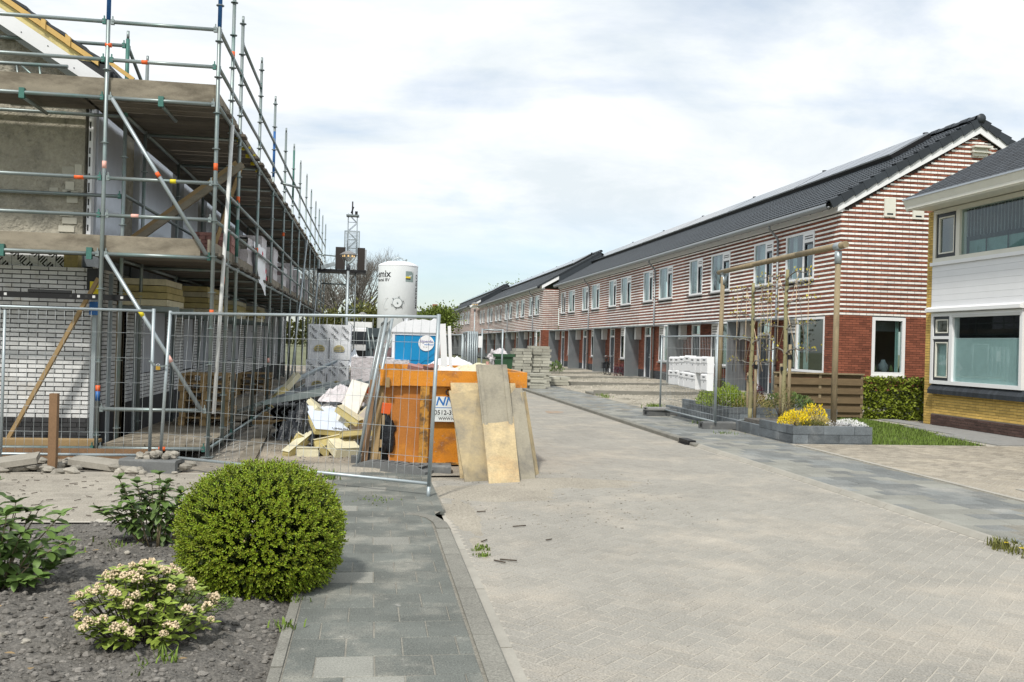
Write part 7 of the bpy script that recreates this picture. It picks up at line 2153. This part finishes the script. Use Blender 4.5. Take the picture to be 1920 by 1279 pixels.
silo_patch([(-.28, -.32), (.28, -.32), (.28, .32), (-.28, .32)], 'logo_grey', .005)
silo_patch([(-.28, -.10), (.05, -.10), (.05, .0), (-.28, .0)], 'logo_yellow', .009)
silo_patch([(-.28, -.18), (.05, -.18), (.05, -.11), (-.28, -.11)], 'ink', .009)
silo_patch([(-.10, .0), (.10, .0), (.30, .32), (.18, .32)], 'silo_white', .009)
mb = MB(); mb.tube((sx_ + 1.28 * math.cos(ha), sy_ + 1.28 * math.sin(ha), 4.0), (sx_ + 1.1 * math.cos(ha), sy_ + 1.1 * math.sin(ha), 4.0), .27, 24); hatch = obj('hatch', mb, 'silo_white', si)
mb = MB()
for k in range(24):
    a0, a1 = 2 * math.pi * k / 24, 2 * math.pi * (k + 1) / 24
    mb.tube((sx_ - .03 + .29 * math.cos(a0), sy_ - 1.24, 4.0 + .29 * math.sin(a0)), (sx_ - .03 + .29 * math.cos(a1), sy_ - 1.24, 4.0 + .29 * math.sin(a1)), .014, 5)
sub('hatch_ring', mb, 'galv', hatch)
for k in range(6):
    a = 2 * math.pi * k / 6 + .3; c = (sx_ - .03 + .36 * math.cos(a), sy_ - 1.22, 4.0 + .36 * math.sin(a))
    mb = MB(); mb.rbox(c, (.08, .06, .035), Euler((0, -a, 0))); sub('clamp', mb, 'black_steel', hatch)
mb = MB(); mb.lathe([(0, 0), (.05, 0), (.05, .03), (0, .04)], (0, 0, 0), 10); o = sub('knob', mb, 'galv', hatch); o.location = tuple(Vector((sx_ - .03, sy_ - 1.29, 4.0))); o.rotation_euler = (R(90), 0, 0)
mb = MB()
for k in range(24):
    a0, a1 = 2 * math.pi * k / 24, 2 * math.pi * (k + 1) / 24
    mb.tube((sx_ - .62 + .3 * math.cos(a0), sy_ - 1.06, 3.96 + .33 * math.sin(a0)), (sx_ - .62 + .3 * math.cos(a1), sy_ - 1.06, 3.96 + .33 * math.sin(a1)), .012, 5)
obj('blank_ring', mb, 'white_grey', si)

# ---- hoist mast, platform, street lamps
hm = thing('hoist_mast', 'lattice hoist mast with mesh cage and dark platform screens', 'hoist', (-.8, 36, 0))
hx, hy = -.80, 36.0
for dx in (-.17, .17):
    for dy in (-.17, .17):
        mb = MB(); mb.tube((hx + dx, hy + dy, 0), (hx + dx, hy + dy, 6.40), .022, 6); obj('mast_tube', mb, 'galv_light', hm)
mb = MB(); z = .2; k = 0
while z < 6.3:
    s = 1 if k % 2 else -1
    for dy in (-.17, .17): mb.tube((hx - .17 * s, hy + dy, z), (hx + .17 * s, hy + dy, z + .33), .010, 4)
    mb.tube((hx - .17, hy - .17, z), (hx + .17, hy - .17, z), .012, 4)
    z += .33; k += 1
obj('lattice', mb, 'galv_light', hm)['kind'] = 'stuff'
mb = MB(); mb.box(hx - .24, hx + .24, hy - .24, hy + .24, 6.38, 6.43); obj('mast_head', mb, 'galv', hm)
mb = MB(); mb.tube((hx - .02, hy, 6.43), (hx - .02, hy, 6.95), .03, 6); mb.tube((hx - .06, hy, 6.5), (hx + .02, hy, 6.75), .03, 5); mb.box(hx + .08, hx + .18, hy - .05, hy + .05, 6.43, 6.58); obj('antenna', mb, 'black_steel', hm)
for dx in (-.27, .27):
    mb = MB(); mb.box(hx + dx - .02, hx + dx + .02, hy - .3, hy - .26, 4.9, 5.80); obj('cage_post', mb, 'galv_light', hm)
mb = MB()
for k in range(13):
    x = hx - .26 + k * .043; mb.tube((x, hy - .28, 4.95), (x, hy - .28, 5.78), .007, 3)
for k in range(16): mb.tube((hx - .26, hy - .28, 4.97 + k * .052), (hx + .26, hy - .28, 4.97 + k * .052), .007, 3)
mb.box(hx - .27, hx + .27, hy - .29, hy - .27, 5.77, 5.81)
obj('cage_mesh', mb, 'galv_light', hm)['kind'] = 'stuff'
for x0, x1 in ((-1.39, -1.03), (-.58, -.30)):
    mb = MB(); mb.box(x0, x1, hy - .45, hy - .40, 4.33, 5.16); obj('screen', mb, 'screen_dark', hm)
mb = MB(); mb.box(-.30, -.24, hy - .46, hy - .40, 4.33, 5.10); obj('screen_edge', mb, 'alu', hm)
mb = MB(); mb.box(-2.05, -.25, hy - .5, hy + .5, 4.22, 4.32); obj('platform', mb, 'black_steel', hm)
mb = MB(); mb.beam((-1.9, hy - .5, 4.36), (-1.4, hy - .5, 4.52), .1, .14); obj('ramp', mb, 'galv_light', hm)
mb = MB(); mb.tube((-1.9, hy, 3.8), (-.8, hy, 3.78), .03, 6); obj('wall_tie', mb, 'galv', hm)
def street_lamp(label, x, y, zt, s=1.0, lit=True):
    t = thing('street_lamp', label, 'street lamp', (x, y, 0), 'street lamps')
    mb = MB(); mb.tube((x, y, 0), (x, y, zt - .42 * s), .040 * s, 12, .034 * s); obj('pole', mb, 'galv_light', t)
    mb = MB(); mb.lathe([(.045, -.45), (.055, -.43), (.055, -.30), (.03, -.29)], (x, y, zt), 12); obj('collar', mb, 'anthracite', t)
    mb = MB(); mb.lathe([(.04 * s, -.29 * s), (.10 * s, -.24 * s), (.225 * s, -.02 * s), (.225 * s, 0)], (x, y, zt), 20); obj('glass_bowl', mb, 'lamp_glass', t)
    mb = MB(); mb.lathe([(.02 * s, -.2 * s), (.08 * s, -.17 * s), (.15 * s, -.06 * s), (.17 * s, -.03 * s)], (x, y, zt), 16)
    obj('reflector', mb, 'white_grey', t)
    mb = MB()
    for k in range(8):
        a = k * .785; mb.blob((x + .15 * s * math.cos(a), y + .15 * s * math.sin(a), zt - .045 * s), .028 * s, 0, 1, 6, 4)
    obj('lamp_bulb', mb, 'lamp_glow', t)['kind'] = 'stuff'
    mb = MB(); mb.lathe([(.245 * s, -.02 * s), (.25 * s, 0), (.17 * s, .05 * s), (.07 * s, .10 * s), (0, .11 * s)], (x, y, zt), 24); obj('cap', mb, 'lamp_grey', t)
    return t
street_lamp('lit street lamp with conical glass shade on a grey pole before the hoist', -.69, 27, 4.12)
street_lamp('small far street lamp among the trees left of the silo', -.55, 60, 3.35, 1.1)
street_lamp('street lamp in front of the farthest terrace corner', 6.0, 54.5, 4.0, .95)
# ================================================================== PLANTS IN THE BED
rn = random.Random(61)
# clipped round box bush
bb = thing('box_bush', 'round clipped yellow-green box bush at the corner of the pavement', 'bush', (-.69, 6.47, 0))
cx, cy, cz, ax, az = -.69, 6.47, .375, .525, .46
def ball(d, k=1.0):
    lump = 1 + .045 * noise.noise(d * 3 + Vector((3, 1, 2))) + .03 * noise.noise(d * 9)
    sq = 1.0 if d.z > 0 else 1.0
    e = (abs(d.x) ** 2.15 + abs(d.y) ** 2.15 + abs(d.z) ** 2.15) ** (-1 / 2.15)
    return Vector((cx + d.x * ax * e * lump * k, cy + d.y * ax * e * lump * k, cz + d.z * az * e * lump * k))
def rdir():
    while True:
        v = Vector((rn.uniform(-1, 1), rn.uniform(-1, 1), rn.uniform(-1, 1)))
        if .1 < v.length < 1: return v.normalized()
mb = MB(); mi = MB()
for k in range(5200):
    d = rdir()
    if d.y > .75: continue
    p = ball(d, rn.uniform(.93, .99) - .03 * (k % 3 == 0))
    if p.z < 0.02: continue
    n = (d + rdir() * .45 + Vector((0, 0, .3))).normalized()
    L_ = rn.uniform(.03, .062)
    t1 = n.cross(rdir()).normalized(); t2 = n.cross(t1)
    for j in range(10):
        f = j / 9
        s = p + n * L_ * f
        a = j * 2.4 + k; o_ = (t1 * math.cos(a) + t2 * math.sin(a)) * (.95 - .5 * f) + n * (.35 + .65 * f)
        o_.normalize(); w = n.cross(o_); w.normalize()
        l = rn.uniform(.015, .022); ww = l * .52
        mb.raw([tuple(s), tuple(s + o_ * l * .55 + w * ww * .5), tuple(s + o_ * l), tuple(s + o_ * l * .55 - w * ww * .5)], [(0, 1, 2, 3)])
obj('foliage', mb, 'leaf_box', bb)['kind'] = 'stuff'
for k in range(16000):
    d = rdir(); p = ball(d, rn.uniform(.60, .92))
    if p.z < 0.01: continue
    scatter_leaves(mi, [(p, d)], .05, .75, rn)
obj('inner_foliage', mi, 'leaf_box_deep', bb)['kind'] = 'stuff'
mb = MB()
for k in range(9):
    a = k * .7; mb.tube((cx + .05 * math.cos(a), cy + .05 * math.sin(a), .0), (cx + .3 * math.cos(a), cy + .3 * math.sin(a), .45), .012, 5, .005)
obj('stems', mb, 'bark', bb)['kind'] = 'stuff'

def leafy(name, label, stems, leaf_me, mat, at, per, size, rn_, flower=None, cat='shrub', stem_mat='bark', stem_r=.007, whorl=True, limit=300):
    """shrub of thin stems with separate leaves; stems = list of point lists"""
    t = thing(name, label, cat, at)
    O = Vector(at)
    mb = MB()
    for pts in stems: mb.path(pts, stem_r, 5, stem_r * .5)
    obj('stems', mb, stem_mat, t)['kind'] = 'stuff'
    n = 0; rest = MB()
    places = []
    for pts in stems:
        tip = Vector(pts[-1]); dirn = (Vector(pts[-1]) - Vector(pts[-2])).normalized()
        for j in range(per):
            back = (j // 5) * (.055 if j < 10 else .07)
            a = j * 1.257 + (j // 5) * .6 + rn_.uniform(-.3, .3)
            ti = rn_.uniform(.25, .85) - .35 * (j // 5)
            places.append((tip - dirn * back, a, ti, size * rn_.uniform(.7, 1.15)))
    rn_.shuffle(places)
    for p, a, ti, s in places:
        if n < limit:
            o = link('leaf', leaf_me, t, tuple(p - O), (ti, rn_.uniform(-.25, .25), a)); o.scale = (s, s, s); n += 1
        else:
            m_ = Matrix.Translation(p) @ Euler((ti, 0, a)).to_matrix().to_4x4() @ Matrix.Scale(s, 4)
            v, f = leaf_card(1, .55); rest.raw([tuple(m_ @ Vector(q)) for q in v], f, True)
    if rest.v: obj('leaves', rest, mat, t)['kind'] = 'stuff'
    return t
lm = MB(); v, f = leaf_card(1, .62, .25, .3); lm.raw(v, f, True); hyd_leaf = setmat(lm.mesh('leaf'), 'leaf_hyd')
lm = MB(); v, f = leaf_card(1, .42, .18, .35); lm.raw(v, f, True); skim_leaf = setmat(lm.mesh('leaf'), 'leaf_skim')
# hydrangea behind the box bush
st = []
for k in range(30):
    a = rn.uniform(0, 6.28); r_ = rn.uniform(.1, .46); h = rn.uniform(.28, .62) * (1 - .25 * r_)
    b = (-1.62 + .08 * math.cos(a), 7.68 + .08 * math.sin(a), .0)
    e = (-1.62 + r_ * math.cos(a) * 1.05, 7.68 + r_ * math.sin(a) * .7, h)
    st.append([b, tuple(Vector(b).lerp(Vector(e), .5) + Vector((0, 0, .06))), e])
leafy('hydrangea', 'leafy hydrangea with bare lower stems standing behind the flowering shrub', st, hyd_leaf, 'leaf_hyd', (-1.62, 7.68, 0), 18, .085, random.Random(1), stem_mat='post_wood', stem_r=.006)
# hydrangea at the picture edge
st = []
for k in range(34):
    a = rn.uniform(0, 6.28); r_ = rn.uniform(.05, .48); h = rn.uniform(.12, .66) * (1 - .45 * r_)
    b = (-2.36 + .06 * math.cos(a), 6.45 + .06 * math.sin(a), .0)
    e = (-2.36 + r_ * math.cos(a), 6.45 + r_ * math.sin(a) * .8, h)
    st.append([b, tuple(Vector(b).lerp(Vector(e), .5) + Vector((0, 0, .05))), e])
st.append([(-2.38, 6.4, 0), (-2.42, 6.42, .4), (-2.38, 6.45, .70)])
leafy('hydrangea', 'broad leafed hydrangea cut by the left picture edge', st, hyd_leaf, 'leaf_hyd', (-2.36, 6.45, 0), 18, .10, random.Random(2), stem_mat='post_wood', stem_r=.006)
# skimmia in bloom
st = []; heads = []
for k in range(86):
    a = rn.uniform(0, 6.28); r_ = .42 * math.sqrt(rn.random()); h = .16 + .26 * (1 - (r_ / .42) ** 2) + rn.uniform(-.03, .03)
    b = (-1.17 + .05 * math.cos(a), 5.28 + .05 * math.sin(a), .0)
    e = (-1.17 + r_ * math.cos(a), 5.28 + r_ * math.sin(a) * .8, h)
    st.append([b, tuple(Vector(b).lerp(Vector(e), .55) + Vector((0, 0, .02 - .03))), e])
    heads.append(e)
sk_ = leafy('skimmia', 'low shrub with cream flower heads in front of the box bush', st, skim_leaf, 'leaf_skim', (-1.17, 5.28, 0), 13, .066, random.Random(3), stem_mat='bark', stem_r=.006)
hb_ = []
for v_ in range(4):
    mb = MB(); r_ = random.Random(v_)
    for k in range(46):
        d = Vector((r_.gauss(0, 1), r_.gauss(0, 1), abs(r_.gauss(0, 1)) + .05)).normalized()
        p = Vector((d.x * .021, d.y * .021, d.z * .027)) * r_.uniform(.75, 1.05)
        mb.blob(tuple(p), r_.uniform(.0035, .0055), .1, k, 5, 3)
    hb_.append(setmat(mb.mesh('flower_head'), 'bloom_skim'))
for k, e in enumerate(heads):
    if rn.random() < .8:
        o = link('flower_head', hb_[k % 4], sk_, tuple(Vector(e) + Vector((0, 0, .012)) - Vector((-1.17, 5.28, 0))), (rn.uniform(-.3, .3), rn.uniform(-.3, .3), rn.uniform(0, 6))); s = rn.uniform(1.0, 1.5); o.scale = (s, s, s)
mb = MB(); tuft(mb, -.98, 4.9, .04, 26, .09, rn, .05); tuft(mb, -1.05, 4.75, .04, 20, .07, rn, .04); single('grass_tuft', mb, 'grass', 'thin grass blades growing before the flowering shrub', 'grass', kind='stuff')
mb = MB(); tuft(mb, -.43, 5.45, .05, 24, .05, rn, .04); tuft(mb, -.40, 6.0, .05, 16, .04, rn, .03); tuft(mb, -.43, 11.2, .05, 50, .12, rn, .05); tuft(mb, -1.9, 7.6, .05, 40, .06, rn, .12); single('edge_weeds', mb, 'grass', 'small weeds along the edging of the planting bed', 'weeds', kind='stuff')
mb = MB()
for k in range(500):
    d = rdir(); scatter_leaves(mb, [((-.98 + .18 * d.x, 5.9 + .2 * d.y, .05 + .05 * abs(d.z)), d)], .025, .4, rn)
single('heather', mb, 'leaf_shrub', 'low dark green heather patch behind the flowering shrub', 'heather', kind='stuff')

# ================================================================== STONES, BIN, FENCE STACK AND BACKGROUND
def stone_stack(label, x, y, z, w, d, h, seed, tone='stone'):
    r_ = random.Random(seed)
    t = thing('slab_stack', label, 'slab stack', (x, y, z), 'stacks of grey paving slabs')
    ny = int(h / .115); nx = max(1, round(w / .42))
    for k in range(ny):
        for i in range(nx):
            j = r_.uniform(-.03, .03); o_ = (.18 if k % 2 else 0)
            x0 = x + i * w / nx - o_ * .4 + j
            mb = MB(); mb.box(x0, x0 + w / nx - .012, y + r_.uniform(-.03, .03), y + d, z + k * .115, z + k * .115 + .104)
            obj('slab', mb, tone, t)
    return t
stone_stack('tall stack of grey slabs beside the green bin, left block', 5.60, 36.0, .05, .70, 1.0, 1.55, 1)
stone_stack('tall stack of grey slabs beside the green bin, right block', 6.34, 36.2, .05, .75, 1.0, 1.62, 2)
stone_stack('lower stack of grey slabs in front of the tall pair', 5.98, 34.6, .05, .62, .8, .62, 3)
stone_stack('low flat stack of grey slabs to the right of the tall pair', 7.0, 37.8, .06, 1.2, .9, .42, 4)
gbn = thing('wheelie_bin', 'dark green wheelie bin stuffed with plastic beyond the plywood boards', 'bin', (4.72, 33.4, 0))
mb = MB()
n = 4
lo = [(4.48, 33.1), (4.96, 33.1), (4.96, 33.7), (4.48, 33.7)]; hi = [(4.38, 33.0), (5.06, 33.0), (5.06, 33.8), (4.38, 33.8)]
mb.raw([(x, y, .12) for x, y in lo] + [(x, y, 1.3) for x, y in hi], [(3, 2, 1, 0)] + [(i, (i + 1) % 4, 4 + (i + 1) % 4, 4 + i) for i in range(4)]); obj('body', mb, 'bin_green', gbn)
mb = MB(); mb.box(4.33, 5.11, 32.95, 33.0, 1.24, 1.34); mb.box(5.06, 5.11, 33, 33.85, 1.24, 1.34); mb.box(4.33, 4.38, 33, 33.85, 1.24, 1.34); obj('rim', mb, 'bin_green', gbn)
for x in (4.46, 4.98):
    mb = MB(); mb.tube((x - .03, 33.72, .12), (x + .03, 33.72, .12), .12, 14); obj('wheel', mb, 'black_plastic', gbn)
crumpled('plastic_film', 4.62, 33.3, 1.30, .26, .3, .22, 'wrap_plastic', 'crumpled clear plastic heaped on the green bin', 'plastic film', 31)
mb = MB(); mb.blob((4.30, 33.1, 1.22), .17, .7, 5, 14, 10, (.8, .6, 1.3), False); single('plastic_film', mb, 'wrap_plastic', 'clear plastic bunch hanging over the left rim of the green bin', 'plastic film')
mb = MB(); mb.box(4.12, 4.22, 33.2, 33.3, .0, 1.05); single('marker_post', mb, 'tape_pink', 'pale red and white marker post beside the green bin', 'marker post')
for k in range(5):
    fence_panel(f'galvanised mesh panel in the upright stack beyond the skip, {["nearest", "second", "third", "fourth", "last"][k]} one', (3.28 + .085 * k, 31.6 + .1 * k), (3.45 + .09 * k, 35.0 + .1 * k), .1, 2.1, False, sp=.3, hz=4, rr=.035, group='stacked mesh fence panels')
fence_panel('open mesh panel standing crosswise before the far porches', (3.80, 32.0), (4.50, 31.9), .1, 2.2, False, sp=.25, hz=4, rr=.03, group='stacked mesh fence panels')
fence_panel('mesh panel running along the road beyond the panel stack', (2.62, 36), (3.1, 31.8), .1, 2.0, False, sp=.3, hz=4, rr=.03, group='stacked mesh fence panels')
mb = MB(); mb.box(3.62, 3.76, 31.55, 31.56, 1.55, 1.95); single('white_notice', mb, 'white_paint', 'small white notice fixed to the stacked mesh panels', 'notice')
# bicycle at a porch
bk = thing('bicycle', 'black city bicycle parked beside a porch screen', 'bicycle', (13.0, 50.3, .15))
for y in (49.75, 50.85):
    mb = MB()
    for k in range(20):
        a0, a1 = k * .314, (k + 1) * .314
        mb.tube((13.0, y + .34 * math.cos(a0), .50 + .34 * math.sin(a0)), (13.0, y + .34 * math.cos(a1), .50 + .34 * math.sin(a1)), .022, 5, caps=False)
    w_ = obj('wheel', mb, 'black_plastic', bk)
    mb = MB()
    for k in range(8): a = k * .785; mb.tube((13.0, y, .5), (13.0, y + .33 * math.cos(a), .5 + .33 * math.sin(a)), .003, 3)
    sub('spokes', mb, 'alu', w_)['kind'] = 'stuff'
mb = MB()
for p, q in (((13, 50.85, .5), (13, 50.35, .48)), ((13, 50.35, .48), (13, 50.5, 1.0)), ((13, 50.5, 1.0), (13, 50.85, .5)), ((13, 50.35, .48), (13, 49.9, .95)), ((13, 50.48, .85), (13, 49.9, .95)), ((13, 49.9, 1.15), (13, 49.75, .5))): mb.tube(p, q, .02, 6)
obj('frame', mb, 'black_steel', bk)
mb = MB(); mb.blob((13, 50.53, 1.06), .12, .1, 1, 8, 5, (.8, 1.2, .4)); obj('saddle', mb, 'black_plastic', bk)
mb = MB(); mb.path([(12.7, 50.0, 1.18), (12.85, 49.88, 1.2), (13.0, 49.9, 1.18), (13.15, 49.88, 1.2), (13.3, 50.0, 1.18)], .014, 5); obj('handlebar', mb, 'alu', bk)
mb = MB(); mb.box(12.88, 13.12, 50.6, 51.0, .82, .86); mb.box(12.8, 13.2, 50.65, 50.95, .5, .82); obj('carrier_bag', mb, 'bag_black', bk)
# site container, lorry, tripods, cone
ct = thing('site_container', 'dark grey-green site container beside the far lamp', 'container', (.2, 40, 0))
mb = MB(); mb.box(-.17, .62, 40, 44, .1, 2.22); cb = obj('box', mb, 'container_teal', ct)
for k in range(4): mb = MB(); mb.box(-.16, .61, 39.96, 40, .3 + k * .5, .34 + k * .5); sub('rib', mb, 'black_steel', cb)
mb = MB(); mb.box(-.2, -.14, 39.95, 40.0, .1, 2.25); mb.box(.6, .66, 39.95, 40, .1, 2.25); obj('corner_post', mb, 'container_teal', ct)
tk = thing('lorry', 'white lorry parked by the site, partly hidden behind the foil packs', 'lorry', (-.4, 46, 0))
mb = MB(); mb.prism([(45.0, .7), (45.0, 1.5), (45.15, 2.25), (47, 2.3), (47, .7)], 'x', -1.3, .0); obj('cab', mb, 'white_paint', tk)
mb = MB(); mb.box(-1.25, -.05, 44.98, 45.02, 1.5, 2.1); obj('windscreen', mb, 'anthracite', tk)
mb = MB(); mb.box(-1.3, .05, 47.1, 51, .8, 2.6); obj('cargo_box', mb, 'white_grey', tk)
for x in (-1.15, -.1): mb = MB(); mb.tube((x - .12, 45.7, .45), (x + .12, 45.7, .45), .45, 16); obj('wheel', mb, 'black_plastic', tk)
mb = MB(); mb.box(.02, .12, 44.9, 45.0, 1.55, 2.0); obj('mirror', mb, 'black_plastic', tk)
mb = MB(); mb.box(-1.1, -.2, 44.97, 44.985, .9, 1.2); obj('grille', mb, 'black_plastic', tk)
for k in range(6):
    x = .08 + k * .07
    mb = MB(); mb.tube((x, 26.5 + .1 * k, .9), (x + (.32 if k % 2 else -.18), 26.6, 2.05 - .08 * k), .022, 5); single('scaffold_tube', mb, 'galv', f'loose grey tube leaning in the bundle left of the cabin, {["first", "second", "third", "fourth", "fifth", "sixth"][k]} from left', 'tube', 'loose tubes by the cabin')
tc_ = thing('traffic_cone', 'red and white cone among the grey tubes', 'cone', (.43, 28, 1.5)); tc_['wo'] = 0
mb = MB(); mb.lathe([(.16, 0), (.11, .12)], (0, 0, 0), 14); obj('base', mb, 'white_paint', tc_, loc=(0, 0, 0))
mb = MB(); mb.lathe([(.11, .12), (.08, .22)], (0, 0, 0), 14); obj('red_band', mb, 'red_plastic', tc_, loc=(0, 0, 0))
mb = MB(); mb.lathe([(.08, .22), (.03, .36), (0, .36)], (0, 0, 0), 14); obj('tip', mb, 'white_paint', tc_, loc=(0, 0, 0))
mb = MB(); mb.box(.1, .8, 27.5, 28.5, .1, 1.5); single('rubble_bin', mb, 'wrapped_brick', 'stack of wrapped material carrying the cone', 'material stack')
crumpled('white_sack', 1.95, 22.5, 1.12, .55, .5, .2, 'loo_white', 'white sacks piled to the right of the blue cabin', 'sacks', 41)
mb = MB(); mb.box(1.5, 2.5, 22.0, 23.0, .1, 1.1); single('sack_pallet', mb, 'stone', 'loaded pallet carrying the white sacks', 'pallet load')

# ---- trees
def tree(label, x, y, h, crown, trunk_h, mat, n, leaf, seed, bare=0.0, cat='tree', levels=4, deep=None, base=0.0, spread=1.0):
    r_ = random.Random(seed)
    t = thing('tree', label, cat, (x, y, 0), 'background trees')
    mb = MB(); tips = []
    def grow(p, d, L_, rad, lv):
        q = p + d * L_
        mb.tube(tuple(p), tuple(q), rad, 6 if lv < 2 else 4, rad * .62, caps=False)
        if lv >= levels: tips.append((q, d)); return
        for _ in range((r_.choice((3, 3, 4)) if bare and lv < 4 else r_.choice((2, 3, 3))) if lv else 6):
            nd = (d + Vector((r_.gauss(0, .5) * spread, r_.gauss(0, .5) * spread, r_.uniform(-.05, .35)))).normalized()
            grow(q if r_.random() < .7 else p.lerp(q, .7), nd, L_ * r_.uniform(.62, .85), rad * .58, lv + 1)
    grow(Vector((x, y, base)), Vector((r_.uniform(-.05, .05), 0, 1)), trunk_h, .03 * h, 0)
    o = obj('trunk', mb, 'twig' if bare > .5 else 'bark', t); o['kind'] = 'stuff'
    if n:
        pts, pts2 = [], []
        for k in range(n):
            c, d = tips[r_.randrange(len(tips))]
            g = Vector((r_.gauss(0, 1), r_.gauss(0, 1), r_.gauss(0, .8))) * crown
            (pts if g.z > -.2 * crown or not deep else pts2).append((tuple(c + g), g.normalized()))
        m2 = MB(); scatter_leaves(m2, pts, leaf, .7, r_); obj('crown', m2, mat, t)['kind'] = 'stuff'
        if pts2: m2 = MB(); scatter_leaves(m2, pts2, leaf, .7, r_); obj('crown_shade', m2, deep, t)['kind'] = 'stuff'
    return t
tree('large bare spreading tree behind the hoist mast', -1.6, 72, 7.2, .5, 2.6, 'leaf_olive', 0, .2, 1, 1.0, levels=7, spread=.82)
tree('bare tree behind the scaffold end, left of the big one', -3.6, 78, 9, .5, 2.1, 'leaf_olive', 0, .2, 2, 1.0, levels=6)
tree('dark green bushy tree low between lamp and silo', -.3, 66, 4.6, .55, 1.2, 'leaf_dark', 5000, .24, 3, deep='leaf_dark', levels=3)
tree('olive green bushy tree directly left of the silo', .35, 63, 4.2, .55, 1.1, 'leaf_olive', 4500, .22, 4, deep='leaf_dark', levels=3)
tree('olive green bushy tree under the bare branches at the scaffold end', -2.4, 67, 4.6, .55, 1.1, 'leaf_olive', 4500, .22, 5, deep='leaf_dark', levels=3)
tree('fresh green tree right of the silo at the far terrace end', 6.3, 98, 6.2, .62, 1.7, 'leaf_tree', 7500, .26, 6, deep='leaf_tree', levels=3)
tree('small yellow-green tree at the foot of the fresh green one', 5.0, 92, 3.6, .5, 1.1, 'leaf_tree', 3000, .24, 7, levels=3)
tree('treetop peeping above the far terrace roof, left one', 24, 170, 11.8, .8, 4.6, 'leaf_tree', 2500, .35, 8, levels=3)
tree('treetop peeping above the far terrace roof, right one', 27.5, 170, 12.2, .8, 4.7, 'leaf_tree', 2500, .35, 9, levels=3)
fh = thing('far_house', 'low house with dark roof far behind the silo', 'house', (8, 125, 0))
mb = MB(); mb.box(3, 9.4, 125, 133, 0, 3.6); obj('wall', mb, 'far_brick', fh)
mb = MB(); mb.prism([(124.4, 3.5), (133.6, 3.5), (129, 5.9)], 'x', 2.5, 9.8); rf_ = obj('roof', mb, 'roof_far', fh)
mb = MB(); mb.box(8.3, 9.0, 128.6, 129.3, 5.5, 6.9); sub('chimney', mb, 'far_brick', rf_)
for k in range(1): mb = MB(); mb.box(4.5 + k * 3.6, 6 + k * 3.6, 124.95, 125.0, 1.0, 2.4); obj('window', mb, 'white_paint', fh)
mb = MB()
for k in range(9000):
    x = rn.uniform(-40, 60); y = 210 + rn.uniform(0, 20)
    if 2 < x < 14 and rn.random() < .3: continue
    z = rn.uniform(0, 5.5 + 2.2 * noise.noise(Vector((x * .12, 0, 0))))
    scatter_leaves(mb, [((x, y, z), (0, -1, .3))], 1.0, .8, rn)
single('far_trees', mb, 'leaf_olive', 'line of trees closing the far end of the street', 'trees', kind='stuff')
